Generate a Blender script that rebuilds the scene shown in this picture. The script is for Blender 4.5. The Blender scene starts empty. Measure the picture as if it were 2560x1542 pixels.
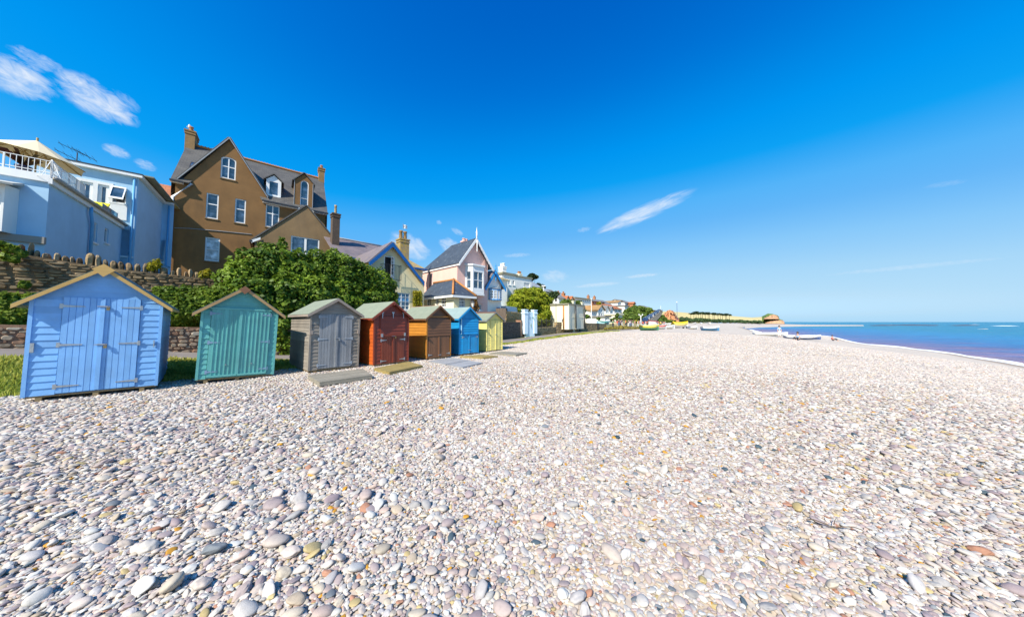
import bpy, math, random
import numpy as np
from mathutils import Vector, Matrix, Euler
from mathutils.geometry import tessellate_polygon
R = math.radians
random.seed(7)
rng = np.random.default_rng(7)
SC = bpy.context.scene
COL = SC.collection

# ------------------------------------------------------------------ camera
FPX, CX, CY, HOR = 720.0, 1280.0, 771.0, 804.5      # focal length and centre in photo pixels, horizon row
PITCH = math.atan((HOR - CY) / FPX)
EYE = Vector((0, 0, 1.5))
cam = bpy.data.cameras.new('camera')
cam.sensor_width = 36.0
cam.lens = 36.0 * FPX / 2560.0
cam.clip_start, cam.clip_end = 0.05, 30000
camo = bpy.data.objects.new('camera', cam)
COL.objects.link(camo)
camo.location = EYE
camo.rotation_euler = (R(90) + PITCH, 0, 0)
SC.camera = camo

def ray(px, py):
    c, s = math.cos(PITCH), math.sin(PITCH)
    a, b = (px - CX) / FPX, -(py - CY) / FPX
    return Vector((a, c - b * s, s + b * c))

# ------------------------------------------------------------------ sun, sky, exposure
SUN_EL = 42.0
SUN_DIR = Vector((-0.455, -0.890, 0)).normalized()
SUN_AZ = math.atan2(SUN_DIR.x, SUN_DIR.y)            # clockwise from +Y
sun = bpy.data.lights.new('sun', 'SUN')
sun.energy = 4.9
sun.angle = R(0.5)
sun.color = (1.0, 0.93, 0.81)
suno = bpy.data.objects.new('sun', sun)
COL.objects.link(suno)
sd = Vector((SUN_DIR.x * math.cos(R(SUN_EL)), SUN_DIR.y * math.cos(R(SUN_EL)), math.sin(R(SUN_EL))))
suno.rotation_euler = sd.to_track_quat('Z', 'Y').to_euler()
suno.location = (0, 0, 60)

W = bpy.data.worlds.new('World')
SC.world = W
W.use_nodes = True
NT = W.node_tree
NT.nodes.clear()
def wn(t, **kw):
    n = NT.nodes.new(t)
    for k, v in kw.items():
        setattr(n, k, v)
    return n
w_out = wn('ShaderNodeOutputWorld')
w_bg = wn('ShaderNodeBackground')
w_bg.inputs['Strength'].default_value = 0.13
w_sky = wn('ShaderNodeTexSky', sky_type='NISHITA', sun_disc=False)
w_sky.sun_elevation = R(SUN_EL)
w_sky.sun_rotation = SUN_AZ
w_sky.altitude = 0
w_sky.air_density = 1.0
w_sky.dust_density = 0.35
w_sky.ozone_density = 3.0
# the photograph's vivid grading of the sky: the sky texture's brightness through a colour curve
w_sep = wn('ShaderNodeSeparateColor')
NT.links.new(w_sky.outputs[0], w_sep.inputs[0])
w_mr = wn('ShaderNodeMath', operation='MULTIPLY', use_clamp=True)
w_mr.inputs[1].default_value = 0.13
NT.links.new(w_sep.outputs[1], w_mr.inputs[0])
w_ramp = wn('ShaderNodeValToRGB')
SKY = [(.10, (0, .105, .52)), (.145, (0, .118, .56)), (.174, (.0, .172, .675)), (.205, (.0, .245, .79)), (.236, (.0, .305, .88)), (.283, (.004, .36, .915)), (.355, (.09, .455, .95)),
       (.42, (.13, .475, .945)), (.547, (.246, .584, .96)), (.75, (.39, .685, .952)), (.95, (.465, .735, .955)), (1.0, (.50, .755, .96))]
els = w_ramp.color_ramp.elements
while len(els) < len(SKY): els.new(.5)
for e_, (p_, c_) in zip(els, SKY):
    e_.position = p_; e_.color = c_ + (1,)
NT.links.new(w_mr.outputs[0], w_ramp.inputs[0])
w_hs = wn('ShaderNodeVectorMath', operation='SCALE')
w_hs.inputs['Scale'].default_value = 1 / (0.13 * 2 ** 0.62)
# the sky round the sun, behind the camera, keeps its physical excess over the curve's end
w_g = wn('ShaderNodeMath', operation='MULTIPLY'); w_g.inputs[1].default_value = 0.13
NT.links.new(w_sep.outputs[1], w_g.inputs[0])
w_max = wn('ShaderNodeMath', operation='MAXIMUM'); w_max.inputs[1].default_value = 1.0
NT.links.new(w_g.outputs[0], w_max.inputs[0])
w_wf = wn('ShaderNodeMapRange'); w_wf.inputs['From Min'].default_value = 1.25; w_wf.inputs['From Max'].default_value = 2.6
NT.links.new(w_g.outputs[0], w_wf.inputs['Value'])
w_wm = wn('ShaderNodeMixRGB'); w_wm.inputs['Color2'].default_value = (1.0, .97, .9, 1)
NT.links.new(w_wf.outputs[0], w_wm.inputs['Fac']); NT.links.new(w_ramp.outputs[0], w_wm.inputs['Color1'])
w_sc = wn('ShaderNodeVectorMath', operation='SCALE')
NT.links.new(w_wm.outputs[0], w_sc.inputs[0]); NT.links.new(w_max.outputs[0], w_sc.inputs['Scale'])
NT.links.new(w_sc.outputs[0], w_hs.inputs[0])
w_geo = wn('ShaderNodeTexCoord')

def vmath(op, a, b=None):
    n = wn('ShaderNodeVectorMath', operation=op)
    for i, x in enumerate((a, b)):
        if x is None: continue
        if hasattr(x, 'is_output'): NT.links.new(x, n.inputs[i])
        else: n.inputs[i].default_value = x
    return n.outputs['Value'] if op in ('DOT_PRODUCT', 'LENGTH') else n.outputs[0]
def smath(op, a, b=None, clamp=False):
    n = wn('ShaderNodeMath', operation=op, use_clamp=clamp)
    for i, x in enumerate((a, b)):
        if x is None: continue
        if hasattr(x, 'is_output'): NT.links.new(x, n.inputs[i])
        else: n.inputs[i].default_value = x
    return n.outputs[0]
DIR = w_geo.outputs['Generated']
cloud_total = None
def cloud(p0, p1, half, dens=1.0, nsc=8.0, stretch=1.7, thr=0.0):
    """a wisp of cloud in the sky: a long soft patch between two directions, broken up by noise"""
    global cloud_total
    a, b = ray(*p0).normalized(), ray(*p1).normalized()
    c = ((a + b) * .5).normalized()
    ex = (b - a).normalized()
    ex = (ex - c * ex.dot(c)).normalized()
    ey = c.cross(ex).normalized()
    hx = (b - a).length * .5
    hy = half / FPX * c.y * 1.0
    dc = smath('MAXIMUM', vmath('DOT_PRODUCT', DIR, tuple(c)), 0.05)
    x = smath('DIVIDE', vmath('DOT_PRODUCT', DIR, tuple(ex)), dc)
    y = smath('DIVIDE', vmath('DOT_PRODUCT', DIR, tuple(ey)), dc)
    xs, ys = smath('DIVIDE', x, hx), smath('DIVIDE', y, hy)
    comb = wn('ShaderNodeCombineXYZ')
    NT.links.new(smath('MULTIPLY', xs, nsc / stretch * hx / max(hy, 1e-4) * .28), comb.inputs[0])
    NT.links.new(smath('MULTIPLY', ys, nsc * .28), comb.inputs[1])
    comb.inputs[2].default_value = p0[0] * .013 + p0[1] * .007
    noi = wn('ShaderNodeTexNoise')
    noi.inputs['Scale'].default_value = 1.0
    noi.inputs['Detail'].default_value = 8.0
    noi.inputs['Roughness'].default_value = 0.6
    noi.inputs['Distortion'].default_value = 0.6
    NT.links.new(comb.outputs[0], noi.inputs['Vector'])
    r2 = smath('ADD', smath('MULTIPLY', xs, xs), smath('MULTIPLY', ys, ys))
    fall = smath('SUBTRACT', 1.0, r2)
    nz = smath('MULTIPLY', smath('SUBTRACT', noi.outputs['Fac'], 0.5 + thr), 3.0)
    m = smath('ADD', smath('MULTIPLY', fall, 1.05), nz)
    m = smath('MULTIPLY', smath('MULTIPLY', m, 0.62, True), smath('MULTIPLY', fall, 2.2, True))
    front = smath('GREATER_THAN', vmath('DOT_PRODUCT', DIR, tuple(c)), 0.3)
    m = smath('MULTIPLY', smath('MULTIPLY', m, front), dens)
    cloud_total = m if cloud_total is None else smath('MAXIMUM', cloud_total, m)
cloud((-70, 135), (148, 248), 56, 1.0, thr=.03)
cloud((120, 172), (350, 318), 48, 1.0, thr=.02)
cloud((10, 112), (180, 190), 22, .5, thr=.05)
cloud((280, 225), (350, 285), 20, .3, thr=.04)
cloud((250, 362), (330, 395), 16, .55)
cloud((330, 400), (395, 425), 14, .45)
cloud((1478, 588), (1752, 470), 22, .95, nsc=6, stretch=5)
cloud((1440, 578), (1480, 570), 7, .3)
cloud((965, 590), (1080, 640), 34, .8, nsc=6)
cloud((1095, 600), (1150, 625), 20, .6)
cloud((1125, 570), (1160, 588), 8, .4)
cloud((1090, 552), (1105, 560), 6, .35)
cloud((1350, 690), (1425, 690), 18, .4)
cloud((1425, 718), (1560, 706), 6, .45, nsc=5)
cloud((1555, 694), (1655, 684), 5, .5, nsc=5)
cloud((1255, 640), (1330, 636), 6, .35)
cloud((2040, 690), (2560, 640), 7, .22, nsc=5)
cloud((2300, 470), (2430, 450), 8, .12)
w_mix = wn('ShaderNodeMixRGB')
w_mix.inputs['Color2'].default_value = (4.5, 4.75, 5.05, 1)
NT.links.new(cloud_total, w_mix.inputs['Fac'])
NT.links.new(w_hs.outputs[0], w_mix.inputs['Color1'])
NT.links.new(w_mix.outputs[0], w_bg.inputs['Color'])
NT.links.new(w_bg.outputs[0], w_out.inputs['Surface'])

SC.view_settings.view_transform = 'Standard'
SC.view_settings.look = 'None'
SC.view_settings.gamma = 1
SC.view_settings.use_curve_mapping = False
SC.view_settings.exposure = 0.62
SC.cycles.max_bounces = 6
SC.cycles.transparent_max_bounces = 6

# ------------------------------------------------------------------ helpers: properties, meshes
def tag(o, label=None, cat=None, group=None, kind=None):
    if label: o['label'] = label
    if cat: o['category'] = cat
    if group: o['group'] = group
    if kind: o['kind'] = kind
    return o

ROOTM = {}
def empty(name, loc, rot=(0, 0, 0), label=None, cat=None, group=None):
    o = bpy.data.objects.new(name, None)
    COL.objects.link(o)
    o.empty_display_size = .3
    o.location = loc
    o.rotation_euler = rot
    ROOTM[o.name] = Matrix.LocRotScale(Vector(loc), Euler(rot), None)
    return tag(o, label, cat, group)

def root_of(o):
    while o.parent: o = o.parent
    return o

class MB:
    """collects faces; coordinates pass through T (callable) on their way in"""
    def __init__(s, T=None):
        s.v, s.f, s.m, s.T, s.cm = [], [], [], T or (lambda p: Vector(p)), 0
    def add(s, pts, faces):
        b = len(s.v)
        s.v += [s.T(p) for p in pts]
        for f in faces:
            s.f.append([b + i for i in f]); s.m.append(s.cm)
        return s
    def poly(s, *pts): return s.add(pts, [list(range(len(pts)))])
    def box(s, x0, x1, y0, y1, z0, z1):
        return s.add([(x0, y0, z0), (x1, y0, z0), (x1, y1, z0), (x0, y1, z0), (x0, y0, z1), (x1, y0, z1), (x1, y1, z1), (x0, y1, z1)],
                     [[3, 2, 1, 0], [4, 5, 6, 7], [0, 1, 5, 4], [1, 2, 6, 5], [2, 3, 7, 6], [3, 0, 4, 7]])
    def prism(s, pts, y0, y1):
        n = len(pts)
        return s.add([(x, y0, z) for x, z in pts] + [(x, y1, z) for x, z in pts],
                     [list(range(n)), list(range(2 * n - 1, n - 1, -1))] + [[i, n + i, n + (i + 1) % n, (i + 1) % n] for i in range(n)])
    def slab(s, pts, t):
        """a plate: the polygon pts and its copy shifted by t against its normal"""
        P = [Vector(p) for p in pts]
        n = (P[1] - P[0]).cross(P[2] - P[0]).normalized() * t
        k = len(P)
        return s.add([tuple(p) for p in P] + [tuple(p - n) for p in P],
                     [list(range(k)), list(range(2 * k - 1, k - 1, -1))] + [[i, k + i, k + (i + 1) % k, (i + 1) % k] for i in range(k)])
    def tube(s, pts, r, n=8, cap=True):
        P = [Vector(p) for p in pts]
        rs = r if isinstance(r, (list, tuple)) else [r] * len(P)
        vs, fs = [], []
        for i, p in enumerate(P):
            d = (P[min(i + 1, len(P) - 1)] - P[max(i - 1, 0)]).normalized()
            a = d.orthogonal().normalized() if abs(d.z) > .9 else d.cross(Vector((0, 0, 1))).normalized()
            b = d.cross(a)
            for k in range(n):
                t = 2 * math.pi * k / n
                vs.append(tuple(p + (a * math.cos(t) + b * math.sin(t)) * rs[i]))
        for i in range(len(P) - 1):
            for k in range(n):
                fs.append([i * n + k, i * n + (k + 1) % n, (i + 1) * n + (k + 1) % n, (i + 1) * n + k])
        if cap:
            fs.append(list(range(n))[::-1]); fs.append([(len(P) - 1) * n + k for k in range(n)])
        return s.add(vs, fs)
    def lathe(s, prof, cx=0, cy=0, n=12):
        vs = [(cx + r * math.cos(2 * math.pi * k / n), cy + r * math.sin(2 * math.pi * k / n), z) for r, z in prof for k in range(n)]
        fs = [[i * n + k, i * n + (k + 1) % n, (i + 1) * n + (k + 1) % n, (i + 1) * n + k] for i in range(len(prof) - 1) for k in range(n)]
        fs.append([(len(prof) - 1) * n + k for k in range(n)])
        return s.add(vs, fs)
    def tess(s, outer, holes, y=0.0, rev=0.1):
        """flat polygon (x,z) at depth y with rectangular or polygonal holes, and reveals rev deep"""
        loops = [[Vector((x, z, 0)) for x, z in l] for l in [outer] + holes]
        flat = [p for l in loops for p in l]
        tris = tessellate_polygon(loops)
        s.add([(p.x, y, p.y) for p in flat], [list(t) for t in tris])
        for h in holes:
            k = len(h)
            s.add([(x, y, z) for x, z in h] + [(x, y + rev, z) for x, z in h], [[i, (i + 1) % k, k + (i + 1) % k, k + i] for i in range(k)])
        return s
    def build(s, name, mat, parent=None, smooth=False):
        vs = s.v
        if parent is not None:
            M = ROOTM.get(root_of(parent).name)
            if M is not None and getattr(s, 'world', True):
                Mi = M.inverted()
                vs = [Mi @ v for v in vs]
        me = bpy.data.meshes.new(name)
        me.from_pydata([tuple(v) for v in vs], [], s.f)
        mats = mat if isinstance(mat, (list, tuple)) else [mat]
        for m_ in mats: me.materials.append(m_)
        if len(mats) > 1: me.polygons.foreach_set('material_index', s.m)
        uv = me.uv_layers.new(name='UVMap')
        co = me.vertices
        for p in me.polygons:
            n = p.normal
            t = Vector((n.y, -n.x, 0)) if abs(n.z) < .999 else Vector((1, 0, 0))
            if t.length < 1e-6: t = Vector((1, 0, 0))
            t.normalize()
            if abs(t.x) > abs(t.y):
                if t.x < 0: t = -t
            elif t.y < 0: t = -t
            b = n.cross(t)
            if b.z < 0: b = -b
            for li, vi in zip(p.loop_indices, p.vertices):
                q = co[vi].co
                uv.data[li].uv = (q.dot(t), q.dot(b))
            p.use_smooth = smooth
        o = bpy.data.objects.new(name, me)
        COL.objects.link(o)
        if parent is not None: o.parent = parent
        return o

class LMB(MB):
    """the same, in the local space of the parent"""
    world = False

def npmesh(name, V, F, mat, parent=None, smooth=False, colors=None):
    me = bpy.data.meshes.new(name)
    V = np.asarray(V, np.float32); F = np.asarray(F, np.int32)
    k = F.shape[1]
    me.vertices.add(len(V)); me.vertices.foreach_set('co', V.ravel())
    me.loops.add(F.size); me.loops.foreach_set('vertex_index', F.ravel())
    me.polygons.add(len(F)); me.polygons.foreach_set('loop_start', np.arange(0, F.size, k, dtype=np.int32))
    me.update(calc_edges=True)
    if smooth: me.polygons.foreach_set('use_smooth', np.ones(len(F), bool))
    me.materials.append(mat)
    o = bpy.data.objects.new(name, me)
    COL.objects.link(o)
    if parent is not None: o.parent = parent
    return o

def copy_tree(o, parent=None):
    c = o.copy(); COL.objects.link(c); c.parent = parent
    for ch in list(o.children): copy_tree(ch, c)
    return c

# ------------------------------------------------------------------ materials
def srgb(r, g, b):
    f = lambda c: c / 12.92 if c <= .04045 else ((c + .055) / 1.055) ** 2.4
    return tuple(f(x / 255) for x in (r, g, b)) + (1,)
MATS = {}
def _nt(name):
    m = bpy.data.materials.new(name); m.use_nodes = True
    nt = m.node_tree
    return m, nt, nt.nodes['Principled BSDF']
def N(nt, t, **kw):
    n = nt.nodes.new(t)
    for k, v in kw.items():
        if k in n.inputs.keys() if isinstance(k, str) else False: n.inputs[k].default_value = v
        else: setattr(n, k, v)
    return n
def noise(nt, scale, detail=6, coord='Object', rough=.55, vec=None, stretch=None):
    tc = nt.nodes.new('ShaderNodeTexCoord')
    n = nt.nodes.new('ShaderNodeTexNoise')
    n.inputs['Scale'].default_value = scale; n.inputs['Detail'].default_value = detail; n.inputs['Roughness'].default_value = rough
    src = tc.outputs[coord]
    if stretch:
        mp = nt.nodes.new('ShaderNodeMapping'); mp.inputs['Scale'].default_value = stretch
        nt.links.new(src, mp.inputs[0]); src = mp.outputs[0]
    nt.links.new(src, n.inputs['Vector'])
    return n.outputs['Fac']
def ramp(nt, fac, stops, interp='LINEAR'):
    r = nt.nodes.new('ShaderNodeValToRGB'); r.color_ramp.interpolation = interp
    e = r.color_ramp.elements
    while len(e) < len(stops): e.new(.5)
    for el, (p, c) in zip(e, stops):
        el.position = p; el.color = c if len(c) == 4 else tuple(c) + (1,)
    nt.links.new(fac, r.inputs[0]); return r.outputs[0]
def mixc(nt, fac, a, b, mode='MIX'):
    m = nt.nodes.new('ShaderNodeMixRGB'); m.blend_type = mode
    for i, x in enumerate((fac, a, b)):
        if hasattr(x, 'is_output'): nt.links.new(x, m.inputs[i])
        else: m.inputs[i].default_value = x
    return m.outputs[0]
def bump(nt, bsdf, h, strength=.4, dist=.02):
    b = nt.nodes.new('ShaderNodeBump'); b.inputs['Strength'].default_value = strength; b.inputs['Distance'].default_value = dist
    nt.links.new(h, b.inputs['Height']); nt.links.new(b.outputs[0], bsdf.inputs['Normal'])
def mul(c, k): return tuple(x * k for x in c[:3]) + (1,)

def paint(name, c, rough=.55, var=.18, scale=2.5, bs=35, bstr=.15, dirt=None, dirt_amt=.45, coord='Object', stretch=None, island=0):
    """painted or rendered surface with faint blotches and a fine grain"""
    if name in MATS: return MATS[name]
    m, nt, b = _nt(name)
    n1 = noise(nt, scale, 7, coord, .6, stretch=stretch)
    col = ramp(nt, n1, [(.3, mul(c, 1 - var)), (.7, mul(c, 1 + var * .5))])
    if island:
        gi_ = nt.nodes.new('ShaderNodeNewGeometry')
        col = mixc(nt, 1, col, ramp(nt, gi_.outputs['Random Per Island'], [(0, (1 - island,) * 3), (1, (1 + island * .6,) * 3)]), 'MULTIPLY')
    if dirt is not None:
        n2 = noise(nt, scale * .55, 9, coord, .72, stretch=(1, 1, .35))
        f = ramp(nt, n2, [(.5, (0, 0, 0)), (.72, (dirt_amt,) * 3)])
        col = mixc(nt, f, col, dirt)
    nt.links.new(col, b.inputs['Base Color'])
    b.inputs['Roughness'].default_value = rough
    if bstr: bump(nt, b, noise(nt, bs, 5, coord), bstr, .01)
    MATS[name] = m; return m

def wood(name, c, c2, rough=.7, axis='Z', scale=1.0, knots=True):
    """timber: streaks along one local axis"""
    m, nt, b = _nt(name)
    st = {'Z': (14, 14, 1.2), 'X': (1.2, 14, 14), 'Y': (14, 1.2, 14)}[axis]
    n1 = noise(nt, 2.2 * scale, 8, 'Object', .65, stretch=st)
    n2 = noise(nt, 2.0, 4, 'Object')
    col = ramp(nt, n1, [(.3, c2), (.62, c)])
    col = mixc(nt, .35, col, ramp(nt, n2, [(.35, mul(c2, .8)), (.65, mul(c, 1.1))]))
    if knots:
        isl = nt.nodes.new('ShaderNodeNewGeometry')
        col = mixc(nt, .35, col, ramp(nt, isl.outputs['Random Per Island'], [(0, mul(c2, .85)), (1, mul(c, 1.15))]))
    nt.links.new(col, b.inputs['Base Color']); b.inputs['Roughness'].default_value = rough
    bump(nt, b, n1, .25, .006)
    MATS[name] = m; return m

def slate(name, c, c2, lichen=None, bw=.32, bh=.2, lic=.5, vlic=.55):
    m, nt, b = _nt(name)
    uv = nt.nodes.new('ShaderNodeUVMap')
    br = nt.nodes.new('ShaderNodeTexBrick')
    br.inputs['Color1'].default_value = c; br.inputs['Color2'].default_value = c2; br.inputs['Mortar'].default_value = mul(c2, .35)
    br.inputs['Scale'].default_value = 1; br.inputs['Mortar Size'].default_value = .012
    br.inputs['Brick Width'].default_value = bw; br.inputs['Row Height'].default_value = bh; br.inputs['Bias'].default_value = .0
    nt.links.new(uv.outputs[0], br.inputs['Vector'])
    n = noise(nt, 1.1, 8, 'Object', .65)
    col = mixc(nt, .5, br.outputs[0], ramp(nt, n, [(.3, mul(c2, .8)), (.7, mul(c, 1.25))]), 'MIX')
    if lichen:
        n2 = noise(nt, 3.2, 9, 'Object', .75)
        col = mixc(nt, ramp(nt, n2, [(vlic, (0, 0, 0)), (vlic + .13, (lic,) * 3)]), col, lichen)
    nt.links.new(col, b.inputs['Base Color']); b.inputs['Roughness'].default_value = .62
    bump(nt, b, br.outputs['Fac'], -.5, .02)
    MATS[name] = m; return m

def rubble(name, cols, scale=4.5, mortar=(.16, .13, .1), stretch=(1, 1, 1.7), mw=.06, bstr=.9):
    m, nt, b = _nt(name)
    tc = nt.nodes.new('ShaderNodeTexCoord')
    mp = nt.nodes.new('ShaderNodeMapping'); mp.inputs['Scale'].default_value = stretch
    nt.links.new(tc.outputs['Object'], mp.inputs[0])
    v = nt.nodes.new('ShaderNodeTexVoronoi'); v.feature = 'F1'; v.inputs['Scale'].default_value = scale
    e = nt.nodes.new('ShaderNodeTexVoronoi'); e.feature = 'DISTANCE_TO_EDGE'; e.inputs['Scale'].default_value = scale
    for k in (v, e): nt.links.new(mp.outputs[0], k.inputs['Vector'])
    sep = nt.nodes.new('ShaderNodeSeparateColor'); nt.links.new(v.outputs['Color'], sep.inputs[0])
    st = [(i / (len(cols) - 1), c) for i, c in enumerate(cols)]
    col = ramp(nt, sep.outputs[0], st)
    n1 = noise(nt, 14, 6)
    col = mixc(nt, .5, col, ramp(nt, n1, [(.25, (.25, .25, .25)), (.75, (1, 1, 1))]), 'MULTIPLY')
    gap = ramp(nt, e.outputs['Distance'], [(0, (0, 0, 0)), (mw, (1, 1, 1))])
    col = mixc(nt, gap, mortar + (1,), col)
    nt.links.new(col, b.inputs['Base Color']); b.inputs['Roughness'].default_value = .9
    h = nt.nodes.new('ShaderNodeMath'); h.operation = 'ADD'
    nt.links.new(gap, h.inputs[0]); nt.links.new(n1, h.inputs[1])
    bump(nt, b, h.outputs[0], bstr, .05)
    MATS[name] = m; return m

def leafmat(name, c1, c2, c3, trans=.3, rough=.5):
    m, nt, b = _nt(name)
    g = nt.nodes.new('ShaderNodeNewGeometry')
    col = ramp(nt, g.outputs['Random Per Island'], [(0, c1), (.5, c2), (1, c3)])
    n = noise(nt, .9, 4)
    col = mixc(nt, .55, col, ramp(nt, n, [(.35, mul(c1, .75)), (.65, mul(c3, 1.05))]))
    nt.links.new(col, b.inputs['Base Color']); b.inputs['Roughness'].default_value = rough; b.inputs['Specular IOR Level'].default_value = .22
    tr = nt.nodes.new('ShaderNodeBsdfTranslucent'); nt.links.new(col, tr.inputs['Color'])
    mx = nt.nodes.new('ShaderNodeMixShader'); mx.inputs[0].default_value = trans
    nt.links.new(b.outputs[0], mx.inputs[1]); nt.links.new(tr.outputs[0], mx.inputs[2])
    nt.links.new(mx.outputs[0], nt.nodes['Material Output'].inputs['Surface'])
    MATS[name] = m; return m

def islandmat(name, cols, rough=.85, nscale=20, nmul=.5, bstr=.4, weights=None):
    m, nt, b = _nt(name)
    g = nt.nodes.new('ShaderNodeNewGeometry')
    st = [(i / (len(cols) - 1), c) for i, c in enumerate(cols)]
    col = ramp(nt, g.outputs['Random Per Island'], st)
    n = noise(nt, nscale, 6)
    col = mixc(nt, nmul, col, ramp(nt, n, [(.25, (.3, .3, .3)), (.75, (1, 1, 1))]), 'MULTIPLY')
    nt.links.new(col, b.inputs['Base Color']); b.inputs['Roughness'].default_value = rough
    bump(nt, b, n, bstr, .02)
    MATS[name] = m; return m

def objcolor(name, rough=.6):
    """takes the object's own colour, so copies can differ"""
    m, nt, b = _nt(name)
    oi = nt.nodes.new('ShaderNodeObjectInfo')
    n = noise(nt, 6, 4)
    col = mixc(nt, .3, oi.outputs['Color'], ramp(nt, n, [(.3, (.5, .5, .5)), (.7, (1, 1, 1))]), 'MULTIPLY')
    nt.links.new(col, b.inputs['Base Color']); b.inputs['Roughness'].default_value = rough
    MATS[name] = m; return m

def glassmat(name, c=(.03, .05, .08, 1), rough=.04):
    """window pane: dark room behind a mirror-like sheet"""
    m, nt, b = _nt(name)
    n = noise(nt, 1.6, 3)
    nt.links.new(ramp(nt, n, [(.32, mul(c, .25)), (.5, c), (.68, mul(c, 3))]), b.inputs['Base Color'])
    b.inputs['Roughness'].default_value = rough
    b.inputs['Specular IOR Level'].default_value = 1.0
    b.inputs['IOR'].default_value = 1.6
    MATS[name] = m; return m
def metal(name, c, rough=.35):
    m, nt, b = _nt(name)
    n = noise(nt, 30, 4)
    nt.links.new(ramp(nt, n, [(.3, mul(c, .7)), (.7, c)]), b.inputs['Base Color'])
    b.inputs['Roughness'].default_value = rough; b.inputs['Metallic'].default_value = .75
    MATS[name] = m; return m

m_white = paint('white_paint', (.80, .80, .78, 1), .45, .06, dirt=(.5, .47, .4, 1), dirt_amt=.2)
m_glass = glassmat('window_glass')
m_bluewall = paint('pale_blue_render', (.39, .60, .77, 1), .7, .08, 1.2, 60, .1, dirt=(.28, .45, .62, 1), dirt_amt=.35)
m_bluetrim = paint('mid_blue_paint', (.12, .37, .62, 1), .5, .08)
m_brown = paint('brown_pebbledash', (.225, .118, .042, 1), .95, .2, .8, 45, .35, dirt=(.09, .055, .025, 1), dirt_amt=.75)
m_brown2 = paint('grey_brown_render', (.24, .155, .075, 1), .95, .2, .9, 45, .35, dirt=(.11, .085, .055, 1), dirt_amt=.5)
m_slate = slate('grey_slate', (.115, .108, .095, 1), (.07, .066, .062, 1), (.34, .33, .29, 1), lic=.6, vlic=.62)
m_slate_dark = slate('dark_blue_slate', (.058, .078, .105, 1), (.036, .047, .066, 1), (.33, .36, .36, 1), lic=.6, vlic=.57)
m_slate_purple = slate('purple_slate', (.205, .165, .165, 1), (.155, .13, .14, 1), (.40, .27, .06, 1), lic=.7, vlic=.58)
m_lichen = slate('lichened_slate', (.33, .25, .13, 1), (.26, .2, .13, 1), (.5, .33, .03, 1), lic=.8, vlic=.46)
m_ridge = paint('terracotta_ridge', (.46, .19, .05, 1), .8, .25, 5)
m_red_tile = slate('red_clay_tile', (.42, .16, .07, 1), (.33, .12, .055, 1), (.5, .3, .12, 1), .3, .3, .4)
m_lead = paint('lead_flashing', (.27, .29, .31, 1), .6, .2, 3)
m_black = paint('black_iron', (.02, .021, .023, 1), .5, .1)
m_gutter = paint('dark_gutter', (.035, .035, .04, 1), .4, .1)
m_pot = paint('terracotta_pot', (.5, .22, .09, 1), .8, .2, 6)
m_brick_chim = paint('stained_chimney_render', (.28, .17, .07, 1), .9, .25, 3, 30, .4)
m_dark_chim = paint('sooty_chimney', (.10, .07, .05, 1), .9, .25, 3, 30, .4)
m_cream = paint('cream_render', (.76, .66, .40, 1), .8, .07, 1.3, 60, .1, dirt=(.6, .5, .3, 1), dirt_amt=.25)
m_cream_pale = paint('pale_cream_render', (.80, .74, .56, 1), .8, .06, 1.3, 60, .1)
m_pink = paint('pink_render', (.80, .50, .42, 1), .8, .07, 1.3, 60, .1)
m_royal = paint('royal_blue_paint', (.008, .10, .34, 1), .4, .12)
m_azure = paint('azure_paint', (.02, .25, .58, 1), .45, .1)
m_offwhite = paint('off_white_render', (.86, .84, .78, 1), .8, .05, 1.2, 60, .08, dirt=(.62, .58, .48, 1), dirt_amt=.25)
m_flat_olive = paint('flat_roof_felt', (.25, .24, .17, 1), .9, .2)
m_cloth_cream = paint('cream_canvas', (.80, .66, .42, 1), .9, .05)
m_timber = wood('raw_timber', (.52, .36, .13, 1), (.36, .22, .07, 1), axis='X')
m_galv = metal('galvanised_steel', (.55, .56, .56, 1), .4)
m_brass = metal('brass', (.45, .30, .09, 1), .35)
m_felt = paint('green_roof_felt', (.225, .255, .19, 1), .95, .14, 4, 260, .5, dirt=(.2, .25, .2, 1), dirt_amt=.3)
m_felt_dark = paint('dark_teal_roof_felt', (.045, .13, .15, 1), .9, .2, 4, 260, .5)
m_felt_pale = paint('pale_blue_roof_felt', (.25, .33, .32, 1), .95, .12, 4, 260, .5)
m_skin = paint('skin', (.55, .32, .22, 1), .6, .08)
m_hair = paint('hair', (.06, .035, .02, 1), .6, .2)
m_cloth = objcolor('cloth')
m_hull = objcolor('boat_paint', .35)
m_car = objcolor('car_paint', .2)
m_tyre = paint('tyre_rubber', (.02, .02, .02, 1), .8, .1)
m_trunk = paint('bark', (.12, .085, .055, 1), .95, .3, 6, 25, .6)
m_leaf = leafmat('hedge_leaf', (.030, .075, .010, 1), (.080, .175, .014, 1), (.25, .35, .03, 1), .3)
m_leaf_dk = leafmat('ivy_leaf', (.06, .12, .012, 1), (.13, .22, .018, 1), (.26, .34, .035, 1), .35)
m_tamarisk = leafmat('tamarisk_leaf', (.15, .23, .012, 1), (.30, .39, .02, 1), (.46, .46, .04, 1), .4, .7)
m_pine = leafmat('pine_needle', (.015, .035, .016, 1), (.03, .06, .02, 1), (.055, .085, .025, 1), .15, .7)
m_bushgreen = leafmat('hill_bush_leaf', (.05, .11, .018, 1), (.10, .19, .025, 1), (.20, .26, .05, 1), .25, .7)
m_yellowvine = leafmat('yellow_vine_leaf', (.18, .20, .01, 1), (.36, .33, .015, 1), (.5, .42, .03, 1), .3)
m_grassblade = leafmat('grass_blade', (.20, .28, .025, 1), (.40, .44, .05, 1), (.58, .54, .14, 1), .35, .7)
m_drygrass = leafmat('dry_scrub_leaf', (.16, .15, .04, 1), (.30, .24, .08, 1), (.36, .30, .06, 1), .25, .8)

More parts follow.
